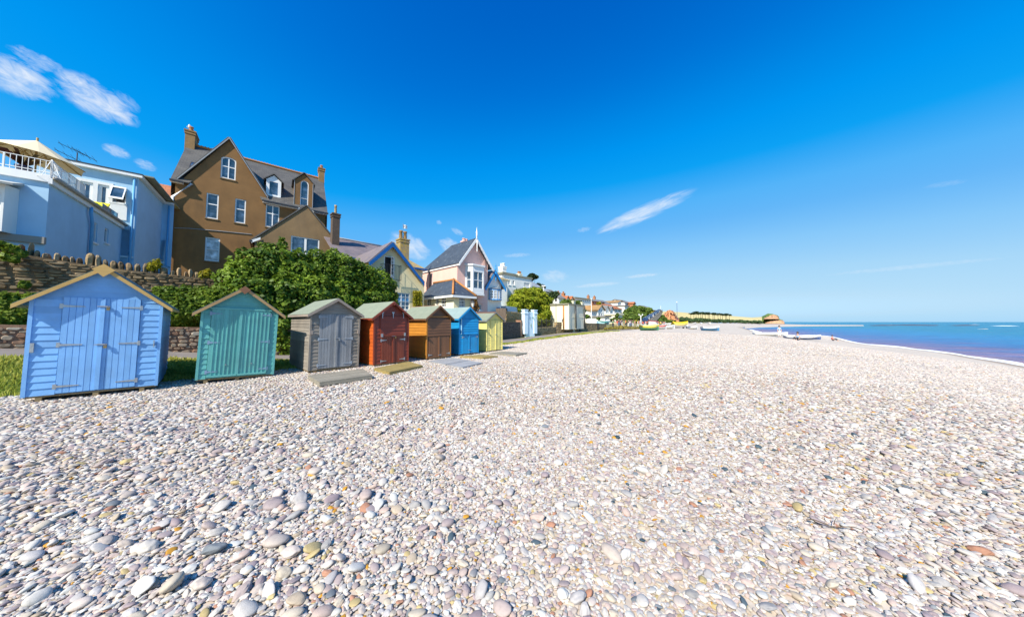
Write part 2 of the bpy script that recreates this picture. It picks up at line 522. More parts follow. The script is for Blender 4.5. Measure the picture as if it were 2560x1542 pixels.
# ------------------------------------------------------------------ lie of the land: u runs along the huts, v inland
UX, UY = .6823, .7311
def uv_of(x, y): return UX * x + UY * y, -UY * x + UX * y
def xy_of(u, v): return UX * u - UY * v, UY * u + UX * v
U_ANG = math.atan2(UY, UX)
SEA = -2.5
def sstep(a, b, x):
    t = np.clip((x - a) / (b - a), 0, 1); return t * t * (3 - 2 * t)
def v_wall(u): return np.interp(u, [-60, -12, 2.3, 10, 16.7, 30, 48.6, 82, 110, 200, 320], [16.1, 16.1, 16.1, 15.7, 16.5, 20.5, 22.4, 25.5, 30, 46, 78])
def v_path(u): return v_wall(u) - np.interp(u, [-60, 0, 16, 50, 90], [2.7, 2.6, 2.3, 2.2, 1.8])
def v_grass(u): return np.interp(u, [-60, 2, 6, 10, 13.9, 24.6, 39.6, 60, 90, 130, 320], [11.7, 11.7, 11.9, 12.5, 13.6, 16.2, 19.0, 21.6, 25, 33, 70])
def v_shore(u): return np.interp(u, [-400, 50, 63, 73, 80, 88, 92, 96, 105, 138, 174, 224, 260, 330, 450], [-16, -16, -15.7, -13.4, -10.9, -8.6, -5.6, -3.0, 0, 5.5, 10, 16, 20, 19, 8])
def ground_z(x, y):
    x = np.asarray(x, float); y = np.asarray(y, float)
    u, v = uv_of(x, y)
    d = v - v_shore(u)
    beach = np.where(d > 0, -2.5 + np.interp(u, [20, 55], [.2, .105]) * d, -2.5 + .12 * d)
    beach = np.maximum(beach, -9)
    k = .25                                             # soft shoulder where the bank meets the flat
    flat = 0.02 * np.sin(u * .21 + 1) * np.cos(v * .33) + .02 * np.sin(u * .7 + v * .5)
    z = -np.log(np.exp(-np.clip(beach, -12, 6) / k) + np.exp(-flat / k)) * k
    zl = .12 * np.clip(2.3 - u, 0, 7)
    z = z + zl * sstep(11.6, 13.7, v)
    z = z + 1.0 * np.exp(-(((u - 90) / 7) ** 2 + ((v + 6.2) / 3.2) ** 2))
    vw = v_wall(u)
    z = z + sstep(1.5, 3, v - vw) * .9
    hm = np.interp(u, [-60, 20, 45, 70, 92, 120, 155, 185, 205, 240, 300], [4, 5, 5.5, 7, 9.0, 9.5, 7.5, 5.5, 3.5, 2.2, 2])
    z = z + sstep(9, 40, v - vw) * hm
    return z
def gz(x, y): return float(ground_z(x, y))
def on_ground(px, py, z=None):
    """where the sight line through a photo pixel meets the ground (or the level z)"""
    d = ray(px, py)
    if z is not None:
        t = (z - EYE.z) / d.z
        return EYE + d * t
    t = .5
    while t < 900:
        p = EYE + d * t
        if p.z < gz(p.x, p.y): break
        t *= 1.004
    return p
def at_depth(px, py, Y):
    d = ray(px, py); return EYE + d * (Y / d.y)

def strip(name, us, va, vb, mat, lift, nv=6):
    P, F = [], []
    for i, u in enumerate(us):
        for j in range(nv + 1):
            v = va(u) + (vb(u) - va(u)) * j / nv
            x, y = xy_of(u, v); P.append((x, y, gz(x, y) + lift))
    for i in range(len(us) - 1):
        for j in range(nv):
            a = i * (nv + 1) + j
            F.append((a, a + 1, a + nv + 2, a + nv + 1))
    return npmesh(name, P, F, mat, smooth=True)

# ------------------------------------------------------------------ ground, path, sea
def shingle_material():
    m, nt, b = _nt('shingle')
    tc = nt.nodes.new('ShaderNodeTexCoord')
    def vor(sc, feat='F1'):
        v = nt.nodes.new('ShaderNodeTexVoronoi'); v.feature = feat; v.inputs['Scale'].default_value = sc
        nt.links.new(tc.outputs['Object'], v.inputs['Vector']); return v
    v1, v2 = vor(22), vor(9)
    st = [(0, (.48, .42, .38, 1)), (.2, (.56, .50, .45, 1)), (.4, (.64, .57, .50, 1)), (.6, (.70, .65, .58, 1)), (.8, (.58, .50, .43, 1)), (1, (.74, .70, .63, 1))]
    c1 = ramp(nt, v1.outputs['Color'], st)
    c2 = ramp(nt, v2.outputs['Color'], st)
    col = mixc(nt, .4, c1, c2)
    col = mixc(nt, 1, col, (.90, .872, .825, 1), 'MULTIPLY')
    nb = noise(nt, 1.0, 8, 'Object', .7, stretch=(.9, 2.4, 1))
    col = mixc(nt, 1, col, ramp(nt, nb, [(.35, (.80, .78, .77)), (.55, (1, 1, 1)), (.7, (1.12, 1.1, 1.06))]), 'MULTIPLY')
    n = noise(nt, .35, 8, 'Object', .6)
    col = mixc(nt, 1, col, ramp(nt, n, [(.3, (.86, .84, .83)), (.7, (1.06, 1.05, 1.03))]), 'MULTIPLY')
    # earth on the inland side
    u = nt.nodes.new('ShaderNodeAttribute'); u.attribute_name = 'soil'
    n3 = noise(nt, 1.5, 8)
    soil = ramp(nt, n3, [(.3, (.16, .14, .05, 1)), (.7, (.27, .25, .08, 1))])
    col = mixc(nt, u.outputs['Fac'], col, soil)
    # wet band along the water
    wt = nt.nodes.new('ShaderNodeAttribute'); wt.attribute_name = 'wet'
    col = mixc(nt, wt.outputs['Fac'], col, (.30, .23, .17, 1))
    nt.links.new(col, b.inputs['Base Color']); b.inputs['Roughness'].default_value = .85
    h = nt.nodes.new('ShaderNodeMath'); h.operation = 'ADD'
    nt.links.new(v1.outputs['Distance'], h.inputs[0]); nt.links.new(v2.outputs['Distance'], h.inputs[1])
    bump(nt, b, h.outputs[0], -.35, .04)
    return m
m_shingle = shingle_material()
rr = np.concatenate([np.linspace(.0, 1.2, 4), np.geomspace(1.4, 6000, 330)])
th = np.concatenate([np.linspace(R(-15), R(190), 300), np.linspace(R(196), R(339), 24)])
RR, TH = np.meshgrid(rr, th, indexing='ij')
gx, gy = RR * np.cos(TH), RR * np.sin(TH)
gzz = ground_z(gx, gy)
gu, gv = uv_of(gx, gy)
far = sstep(470, 800, RR)
gzz = gzz * (1 - far) + far * -8
gzz = gzz - .007 * (1 - sstep(9, 13, RR)) * (gv < v_grass(gu))
nr, nth = RR.shape
idx = np.arange(nr * nth).reshape(nr, nth)
nx_ = np.roll(idx, -1, 1)
F = np.stack([idx[:-1], idx[1:], nx_[1:], nx_[:-1]], -1).reshape(-1, 4)
beach = npmesh('shingle_beach', np.stack([gx, gy, gzz], -1).reshape(-1, 3), F, m_shingle, smooth=True)
soil = sstep(-.15, .25, gv - v_grass(gu)).ravel()
wet = (1 - sstep(.7, 2.2, gv - v_shore(gu))).ravel()
for nm, arr in (('soil', soil), ('wet', wet)):
    a = beach.data.attributes.new(nm, 'FLOAT', 'POINT'); a.data.foreach_set('value', arr.astype(np.float32))
tag(beach, kind='structure')

m_tarmac = paint('worn_tarmac', (.235, .20, .175, 1), .95, .14, 2, 150, .4, dirt=(.33, .29, .24, 1), dirt_amt=.5)
us = np.concatenate([np.arange(-14, 60, .5), np.arange(60, 106, 1)])
tag(strip('promenade_path', us, v_path, v_wall, m_tarmac, .03), kind='structure')
m_turf = paint('turf_soil', (.25, .24, .06, 1), .95, .3, 3, 60, .4)

def water_material():
    m, nt, b = _nt('sea_water')
    at = nt.nodes.new('ShaderNodeAttribute'); at.attribute_name = 'shore'
    n = noise(nt, .14, 10, 'Object', .72, stretch=(1, 1.0, 1))
    add = nt.nodes.new('ShaderNodeMath'); add.operation = 'ADD'
    sub = nt.nodes.new('ShaderNodeMath'); sub.operation = 'MULTIPLY_ADD'; sub.inputs[1].default_value = .9; sub.inputs[2].default_value = -.45
    nt.links.new(n, sub.inputs[0]); nt.links.new(at.outputs['Fac'], add.inputs[0]); nt.links.new(sub.outputs[0], add.inputs[1])
    # red marl stirred up in the shallows, clear blue farther out
    col = ramp(nt, add.outputs[0], [(0, (.27, .155, .19, 1)), (.18, (.15, .11, .24, 1)), (.42, (.034, .125, .32, 1)), (.68, (.008, .17, .36, 1)), (1, (.002, .17, .28, 1))])
    tc = nt.nodes.new('ShaderNodeTexCoord'); mp = nt.nodes.new('ShaderNodeMapping'); mp.inputs['Rotation'].default_value = (0, 0, -U_ANG); mp.inputs['Scale'].default_value = (.10, .55, 1)
    nt.links.new(tc.outputs['Object'], mp.inputs[0])
    nw = nt.nodes.new('ShaderNodeTexNoise'); nw.inputs['Scale'].default_value = 1.0; nw.inputs['Detail'].default_value = 8; nw.inputs['Roughness'].default_value = .68; nt.links.new(mp.outputs[0], nw.inputs['Vector'])
    col = mixc(nt, 1, col, ramp(nt, nw.outputs['Fac'], [(.32, (.62, .66, .74)), (.5, (1, 1, 1)), (.68, (1.35, 1.28, 1.2))]), 'MULTIPLY')  # dark and light of the ripples painted into the water colour
    nt.links.new(col, b.inputs['Base Color']); b.inputs['Roughness'].default_value = .25
    b.inputs['IOR'].default_value = 1.2
    b.inputs['Specular IOR Level'].default_value = .25
    n2 = noise(nt, 1.4, 6, 'Object', .6, stretch=(1, 1, 1))
    n3 = noise(nt, .25, 4, 'Object', .6)
    h = nt.nodes.new('ShaderNodeMath'); h.operation = 'MULTIPLY_ADD'; h.inputs[1].default_value = 3
    nt.links.new(n3, h.inputs[0]); nt.links.new(n2, h.inputs[2])
    bump(nt, b, h.outputs[0], .8, .25)
    return m
m_sea = water_material()
r2 = np.concatenate([[0], np.geomspace(14, 15000, 150)])
t2 = np.linspace(R(-75), R(80), 160)
A, B = np.meshgrid(r2, t2, indexing='ij')
sx, sy = A * np.cos(B), A * np.sin(B)
su, sv = uv_of(sx, sy)
sidx = np.arange(A.size).reshape(A.shape)
F = np.stack([sidx[:-1, :-1], sidx[1:, :-1], sidx[1:, 1:], sidx[:-1, 1:]], -1).reshape(-1, 4)
sea = npmesh('sea', np.stack([sx, sy, np.full_like(sx, SEA)], -1).reshape(-1, 3), F, m_sea, smooth=True)
dist = v_shore(np.minimum(su, 300)) - sv
shore = np.clip(dist / 75, 0, 1) ** .7
shore = np.maximum(shore, sstep(150, 330, A))
a = sea.data.attributes.new('shore', 'FLOAT', 'POINT'); a.data.foreach_set('value', shore.ravel().astype(np.float32))
tag(sea, kind='structure')

m_foam = paint('sea_foam', (.82, .82, .80, 1), .8, .1)
def foam_line():
    """the white lip of the small waves along the shingle"""
    P, F = [], []
    us = np.arange(20, 190, .5)
    for i, u in enumerate(us):
        wd = .18 + .34 * math.sin(u * .37) * math.sin(u * .11 + 1) + .25 * rng.random() + .004 * max(u - 30, 0)
        off = .25 * math.sin(u * .23) + .15 * math.sin(u * .9)
        for j, (dv, dz) in enumerate(((.35, .0), (.1, .1), (-.4 * wd, .13), (-1.2 * wd, .01))):
            x, y = xy_of(u, float(v_shore(u)) + off + dv)
            P.append((x, y, max(SEA, gz(x, y)) + .02 + dz * (.5 + .8 * abs(math.sin(u * .31)))))
    for i in range(len(us) - 1):
        for j in range(3):
            a = i * 4 + j; F.append((a, a + 4, a + 5, a + 1))
    return npmesh('surf_foam', P, F, m_foam, smooth=True)
tag(foam_line(), kind='structure')
for k, (p0, p1) in enumerate((((2428, 811), (2452, 811.3)), ((2480, 814.6), (2550, 815)), ((2462, 822.5), (2474, 823)), ((2220, 812.2), (2235, 812.4)))):
    a, b = on_ground(*p0, z=SEA), on_ground(*p1, z=SEA)
    mb = MB(); n = 14
    for i in range(n):
        t0, t1 = i / n, (i + 1) / n
        q0, q1 = a.lerp(b, t0), a.lerp(b, t1)
        h0, h1 = .35 * math.sin(math.pi * t0) * (.6 + .4 * rng.random()) + .02, .35 * math.sin(math.pi * t1) + .02
        mb.add([(q0.x, q0.y, SEA), (q1.x, q1.y, SEA), (q1.x, q1.y + .4, SEA + h1), (q0.x, q0.y + .4, SEA + h0), (q1.x, q1.y + 3, SEA), (q0.x, q0.y + 3, SEA)], [[0, 1, 2, 3], [3, 2, 4, 5]])
    tag(mb.build('breaking_wave', m_foam), kind='structure')

def spit():
    near = [(1862, 822.5), (1900, 819.5), (1950, 817.3), (2010, 816), (2080, 815.3), (2160, 814.9)]
    farp = [(1862, 807.5), (1900, 808.3), (1950, 809.8), (2010, 811.6), (2080, 812.8), (2150, 813.6)]
    P, F = [], []
    for n_, f_ in zip(near, farp):
        a, b = on_ground(*n_, z=SEA - .1), on_ground(*f_, z=SEA - .1)
        for t, h in ((0, 0), (.06, .5), (.2, .9), (.5, .8), (.8, .4), (1, 0)):
            q = a.lerp(b, t); P.append((q.x, q.y, q.z + h))
    for i in range(len(near) - 1):
        for j in range(5):
            a = i * 6 + j; F.append((a, a + 6, a + 7, a + 1))
    return npmesh('shingle_spit', P, F, m_shingle, smooth=True)
so = spit(); tag(so, kind='structure')
mud = paint('dark_wet_mud', (.10, .085, .10, 1), .6, .25, .2)
for k, pp in enumerate([[(2205, 812.2), (2262, 811.6), (2350, 812.4), (2340, 814.2), (2260, 813.6)], [(2170, 813.2), (2235, 812.7), (2240, 814.0), (2180, 814.3)], [(2370, 813.2), (2440, 812.6), (2452, 813.8), (2390, 814.4)]]):
    q = [on_ground(*p, z=SEA + .05) for p in pp]
    c = sum(q, Vector()) / len(q)
    mb = MB(); mb.add([tuple(p) for p in q] + [(c.x, c.y, SEA + .9)], [[i, (i + 1) % len(q), len(q)] for i in range(len(q))])
    tag(mb.build('shingle_bar', mud), kind='structure')

# ------------------------------------------------------------------ the pebbles: countless, one object
def pebble_points():
    """stones laid by size: big ones first and apart from each other, small ones filling in round them"""
    pts = []
    cell = {}
    def ok_region(x, y):
        u, v = uv_of(x, y)
        return (v < v_grass(u) - .05) & (v > v_shore(u) + .4)
    def in_view(x, y, m=.55):
        return (y > 1.05 - m * .5) & (np.abs(x) < 1.80 * y + 1.0)
    out = []
    def scatter(n, rmax, rmin, lo, hi, sep, lift, power=1.0, left=False):
        # positions spread so that density per area is even out to rmax
        r = np.sqrt(rng.random(n) * (rmax ** 2 - rmin ** 2) + rmin ** 2)
        t = rng.random(n) * math.pi
        x, y = r * np.cos(t), r * np.sin(t)
        s = lo + (hi - lo) * rng.random(n) ** power
        k = ok_region(x, y) & in_view(x, y)
        # patches of coarser and finer stones
        patch = .5 + .5 * np.sin(x * 1.3 + 1.7 * np.sin(y * .8)) * np.sin(y * 1.1 + 1.3 * np.sin(x * .9 + 2))
        k &= rng.random(n) < (.35 + .8 * patch if lo > .026 else 1.1)
        if left: k &= rng.random(n) < .75 * sstep(.2, -1.5, x) * sstep(3.6, 2.4, y)
        elif lo > .03 and rmax < 9: k &= rng.random(n) < .42 + .58 * sstep(1.6, -2.0, x)
        x, y, s = x[k], y[k], s[k]
        if sep > 0:
            keep = []
            cs = hi * 2.2
            for i in range(len(x)):
                kx, ky = int(x[i] // cs), int(y[i] // cs)
                good = True
                for a in (-1, 0, 1):
                    for b in (-1, 0, 1):
                        for (qx, qy, qs) in cell.get((lo, kx + a, ky + b), ()):
                            if (qx - x[i]) ** 2 + (qy - y[i]) ** 2 < (sep * (qs + s[i])) ** 2: good = False; break
                        if not good: break
                    if not good: break
                if good:
                    cell.setdefault((lo, kx, ky), []).append((x[i], y[i], s[i])); keep.append(i)
            keep = np.array(keep, int)
            x, y, s = x[keep], y[keep], s[keep]
        out.append((x, y, s, np.full(len(x), lift)))
    # half-lengths in metres
    scatter(800, 3.6, .8, .036, .066, .95, .40, 1.7, left=True)
    scatter(90, 7, .8, .046, .070, 1.0, .36, 2.6)
    scatter(4600, 8, .8, .032, .052, .86, .34, 1.8)
    scatter(15000, 8, .8, .021, .034, .78, .26, 1.3)
    scatter(62000, 6.6, .8, .012, .022, .62, .10)
    scatter(60000, 4.2, .8, .0085, .014, 0, .05)
    scatter(60000, 12, 6.0, .018, .036, .6, .16)
    scatter(60000, 19, 11.5, .022, .04, 0, .12)
    scatter(150000, 46, 18, .03, .058, 0, .10)
    x, y, s, l = (np.concatenate(k) for k in zip(*out))
    return x, y, s, l
px_, py_, ps_, pl_ = pebble_points()
n = len(px_)
pz_ = ground_z(px_, py_) + ps_ * pl_
asp = np.stack([ps_ * (1.0 + .25 * rng.random(n)), ps_ * (.62 + .3 * rng.random(n)), ps_ * (.30 + .28 * rng.random(n))], -1)
rot = np.stack([rng.normal(0, .27, n), rng.normal(0, .24, n), rng.random(n) * 6.283], -1)
pal = np.array([(.56, .52, .49), (.60, .57, .54), (.52, .45, .41), (.47, .39, .37), (.42, .35, .35), (.38, .31, .32), (.50, .47, .47), (.66, .64, .61),
                (.57, .50, .42), (.48, .40, .32), (.40, .38, .38), (.53, .42, .38), (.60, .52, .48), (.45, .26, .19), (.55, .31, .08), (.13, .15, .17), (.24, .25, .27), (.52, .42, .24)])
pw = np.array([11, 11, 10, 8, 7, 5, 9, 9, 8, 5, 5, 5, 9, 1.2, .9, .9, 2.0, 2.0]); pw /= pw.sum()
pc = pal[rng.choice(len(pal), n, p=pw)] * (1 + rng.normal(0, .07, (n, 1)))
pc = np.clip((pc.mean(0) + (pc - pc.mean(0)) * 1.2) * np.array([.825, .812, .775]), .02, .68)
farther = sstep(7, 16, np.hypot(px_, py_))[:, None] * .45       # far stones averaged toward one paler tint, by distance from the camera
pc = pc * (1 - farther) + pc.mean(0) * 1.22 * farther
pme = bpy.data.meshes.new('pebbles')
pme.vertices.add(n)
pme.vertices.foreach_set('co', np.stack([px_, py_, pz_], -1).astype(np.float32).ravel())
for nm, arr in (('stone_scale', asp), ('stone_turn', rot)):
    a = pme.attributes.new(nm, 'FLOAT_VECTOR', 'POINT'); a.data.foreach_set('vector', arr.astype(np.float32).ravel())
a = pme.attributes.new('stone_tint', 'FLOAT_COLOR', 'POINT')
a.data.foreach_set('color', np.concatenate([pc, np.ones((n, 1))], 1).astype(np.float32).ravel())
a = pme.attributes.new('stone_kind', 'INT', 'POINT'); a.data.foreach_set('value', np.where(ps_ > .02, rng.integers(0, 6, n), rng.integers(6, 10, n)).astype(np.int32))
m_peb, nt, b = _nt('pebble_stone')
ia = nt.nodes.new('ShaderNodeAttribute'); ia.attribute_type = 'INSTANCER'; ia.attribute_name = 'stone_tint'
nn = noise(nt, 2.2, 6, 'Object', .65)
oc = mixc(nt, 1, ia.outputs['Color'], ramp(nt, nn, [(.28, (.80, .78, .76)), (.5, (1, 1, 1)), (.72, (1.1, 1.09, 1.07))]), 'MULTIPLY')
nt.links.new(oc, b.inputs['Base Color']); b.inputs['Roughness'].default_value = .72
bump(nt, b, noise(nt, 9, 5), .12, .03)
gn = bpy.data.node_groups.new('lay_pebbles', 'GeometryNodeTree')
gn.interface.new_socket('Geometry', in_out='INPUT', socket_type='NodeSocketGeometry')
gn.interface.new_socket('Geometry', in_out='OUTPUT', socket_type='NodeSocketGeometry')
L = gn.links
gi, go = gn.nodes.new('NodeGroupInput'), gn.nodes.new('NodeGroupOutput')
join = gn.nodes.new('GeometryNodeGeometryToInstance')
for k in range(10):
    ico = gn.nodes.new('GeometryNodeMeshIcoSphere'); ico.inputs['Subdivisions'].default_value = 4 if k < 6 else 2
    ico.inputs['Radius'].default_value = 1
    sp = gn.nodes.new('GeometryNodeSetPosition')
    pos = gn.nodes.new('GeometryNodeInputPosition')
    nz = gn.nodes.new('ShaderNodeTexNoise'); nz.noise_dimensions = '4D'; nz.inputs['W'].default_value = k * 3.7; nz.inputs['Scale'].default_value = .75; nz.inputs['Detail'].default_value = 1.5
    sc = gn.nodes.new('ShaderNodeMath'); sc.operation = 'MULTIPLY_ADD'; sc.inputs[1].default_value = 1.1; sc.inputs[2].default_value = .45
    vm = gn.nodes.new('ShaderNodeVectorMath'); vm.operation = 'SCALE'
    L.new(nz.outputs['Fac'], sc.inputs[0]); L.new(pos.outputs[0], vm.inputs[0]); L.new(sc.outputs[0], vm.inputs['Scale'])
    L.new(ico.outputs['Mesh'], sp.inputs['Geometry']); L.new(vm.outputs[0], sp.inputs['Position'])
    sm = gn.nodes.new('GeometryNodeSetMaterial'); sm.inputs['Material'].default_value = m_peb
    ss = gn.nodes.new('GeometryNodeSetShadeSmooth')
    L.new(sp.outputs[0], ss.inputs[0]); L.new(ss.outputs[0], sm.inputs['Geometry']); L.new(sm.outputs[0], join.inputs[0])
iop = gn.nodes.new('GeometryNodeInstanceOnPoints'); iop.inputs['Pick Instance'].default_value = True
def named(nm, typ):
    q = gn.nodes.new('GeometryNodeInputNamedAttribute'); q.data_type = typ; q.inputs['Name'].default_value = nm; return q.outputs['Attribute']
m2p = gn.nodes.new('GeometryNodeMeshToPoints')
L.new(gi.outputs[0], m2p.inputs[0]); L.new(m2p.outputs[0], iop.inputs['Points']); L.new(join.outputs[0], iop.inputs['Instance'])
L.new(named('stone_kind', 'INT'), iop.inputs['Instance Index'])
L.new(named('stone_turn', 'FLOAT_VECTOR'), iop.inputs['Rotation'])
L.new(named('stone_scale', 'FLOAT_VECTOR'), iop.inputs['Scale'])
L.new(iop.outputs[0], go.inputs[0])
pebbles = bpy.data.objects.new('pebbles', pme)
COL.objects.link(pebbles)
pme.materials.append(m_peb)
md = pebbles.modifiers.new('lay', 'NODES'); md.node_group = gn
tag(pebbles, kind='stuff')

# ------------------------------------------------------------------ builders: planes, walls, windows
class Plane:
    """an upright plane through the photo column px at distance Y; local x along it, y inland, z up (world level)"""
    def __init__(s, px, Y, ang, o=None):
        d = ray(px, HOR)
        s.o = Vector(o) if o is not None else Vector((EYE.x + d.x * Y / d.y, EYE.y + Y, 0))
        s.o.z = 0
        s.ang = ang
        s.ex = Vector((math.cos(ang), math.sin(ang), 0)); s.n = Vector((-math.sin(ang), math.cos(ang), 0))
    def T(s, p): return s.o + s.ex * p[0] + s.n * p[1] + Vector((0, 0, p[2]))
    def xz(s, px, py, d=0.0):
        r = ray(px, py); q = s.o + s.n * d
        t = (q - EYE).dot(s.n) / r.dot(s.n)
        p = EYE + r * t
        return (p - s.o).dot(s.ex), p.z
    def depth(s, px, x):
        """how far inland the sight line of photo column px meets the upright plane local x = const"""
        r = ray(px, HOR); q = s.o + s.ex * x
        t = (q - EYE).dot(s.ex) / r.dot(s.ex)
        return (EYE + r * t - s.o).dot(s.n)
    def rect(s, px0, px1, py0, py1, d=0.0):
        xm, ym = (px0 + px1) / 2, (py0 + py1) / 2
        x0, x1 = s.xz(px0, ym, d)[0], s.xz(px1, ym, d)[0]
        z1, z0 = s.xz(xm, py0, d)[1], s.xz(xm, py1, d)[1]
        return x0, x1, z0, z1
    def side(s, x, y=0.0, left=True):
        """the plane of a side wall that runs inland from local x; its own x counts inland"""
        q = Plane(0, 0, 0, o=s.T((x, y, 0)))
        q.ang = s.ang + R(90); q.ex = s.n.copy(); q.n = s.ex.copy() if left else -s.ex
        return q
    def mb(s): return MB(s.T)

def rl(r): x0, x1, z0, z1 = r; return [(x0, z0), (x1, z0), (x1, z1), (x0, z1)]
def archl(r, rise, n=8):
    x0, x1, z0, z1 = r
    c, h = (x0 + x1) / 2, (x1 - x0) / 2
    return [(x0, z0), (x1, z0)] + [(c + h * math.cos(math.pi * k / n), z1 - rise + rise * math.sin(math.pi * k / n)) for k in range(n + 1)]

def window(pl, root, r, y=0.0, cols=1, rows=1, fw=.06, bar=.03, sill=True, rec=.09, mat=None, glass=None, zsplit=None, arch=0, name='window', sillmat=None, label=None, open_top=False):
    """frame set rec deep in its opening, glazing bars, pane and sill"""
    mat = mat or m_white; glass = glass or m_glass
    x0, x1, z0, z1 = r
    mb = pl.mb(); a, b_ = y + rec - .05, y + rec + .03
    mb.box(x0, x0 + fw, a, b_, z0, z1 - arch); mb.box(x1 - fw, x1, a, b_, z0, z1 - arch)
    mb.box(x0 + fw, x1 - fw, a, b_, z0, z0 + fw * 1.2)
    if arch:
        o_, i_ = archl(r, arch)[2:], archl((x0 + fw, x1 - fw, z0, z1 - fw), max(arch - fw * .3, .02))[2:]
        for k in range(len(o_) - 1):
            q = [o_[k], o_[k + 1], i_[k + 1], i_[k]]
            mb.prism(q, a, b_)
    else:
        mb.box(x0 + fw, x1 - fw, a, b_, z1 - fw, z1)
    for i in range(1, cols):
        xc = x0 + (x1 - x0) * i / cols; mb.box(xc - bar / 2, xc + bar / 2, a + .01, b_ - .01, z0 + fw * 1.2, z1 - fw)
    zs = [zsplit] if zsplit is not None else [i / rows for i in range(1, rows)]
    for t in zs:
        zc = z0 + (z1 - z0) * t; mb.box(x0 + fw, x1 - fw, a + .013, b_ - .013, zc - bar / 2, zc + bar / 2)
    w = mb.build(name, mat, root)
    if label: w['label'] = label
    g = pl.mb()
    lp = archl((x0 + .01, x1 - .01, z0 + .01, z1 - .01), arch) if arch else rl((x0 + .01, x1 - .01, z0 + .01, z1 - .01))
    g.poly(*[(x, y + rec, z) for x, z in lp])
    g.build('pane', glass, w)
    if sill:
        q = pl.mb(); q.box(x0 - .06, x1 + .06, y - .06, y + rec - .05, z0 - .08, z0 - .002)
        q.build('sill', sillmat or mat, w)
    return w

def wallface(pl, root, outline, holes, mat, y=0.0, rev=.1, name='wall'):
    mb = pl.mb(); mb.tess(outline, holes, y, rev)
    return mb.build(name, mat, root)

def root_at(pl, name, label, cat, group=None, z=None, x=0):
    p = pl.T((x, 0, 0)); p.z = gz(p.x, p.y) if z is None else z
    return empty(name, p, (0, 0, pl.ang), label, cat, group)

def chimney(pl, root, r, y0, y1, mat, pots=1, potr=.12, poth=.35, cap=True, potmat=None):
    x0, x1, z0, z1 = r
    mb = pl.mb(); mb.box(x0, x1, y0, y1, z0, z1)
    if cap:
        mb.box(x0 - .05, x1 + .05, y0 - .05, y1 + .05, z1 - .32, z1 - .2); mb.box(x0 - .07, x1 + .07, y0 - .07, y1 + .07, z1 - .1, z1 + .02)
    c = mb.build('chimney', mat, root)
    for k in range(pots):
        t = (k + .5) / pots
        cx, cy = ((x0 + x1) / 2, y0 + (y1 - y0) * t) if (y1 - y0) > (x1 - x0) else (x0 + (x1 - x0) * t, (y0 + y1) / 2)
        q = pl.mb(); q.lathe([(potr * .85, z1), (potr, z1 + poth * .3), (potr * .8, z1 + poth * .8), (potr * 1.05, z1 + poth * .85), (potr * 1.05, z1 + poth), (potr * .7, z1 + poth)], cx, cy, 10)
        q.build('chimney_pot', potmat or m_pot, c, True)
    return c

def pipe(pl, root, pts, r, mat, name='drainpipe'):
    mb = pl.mb(); mb.tube(pts, r, 8); return mb.build(name, mat, root, True)

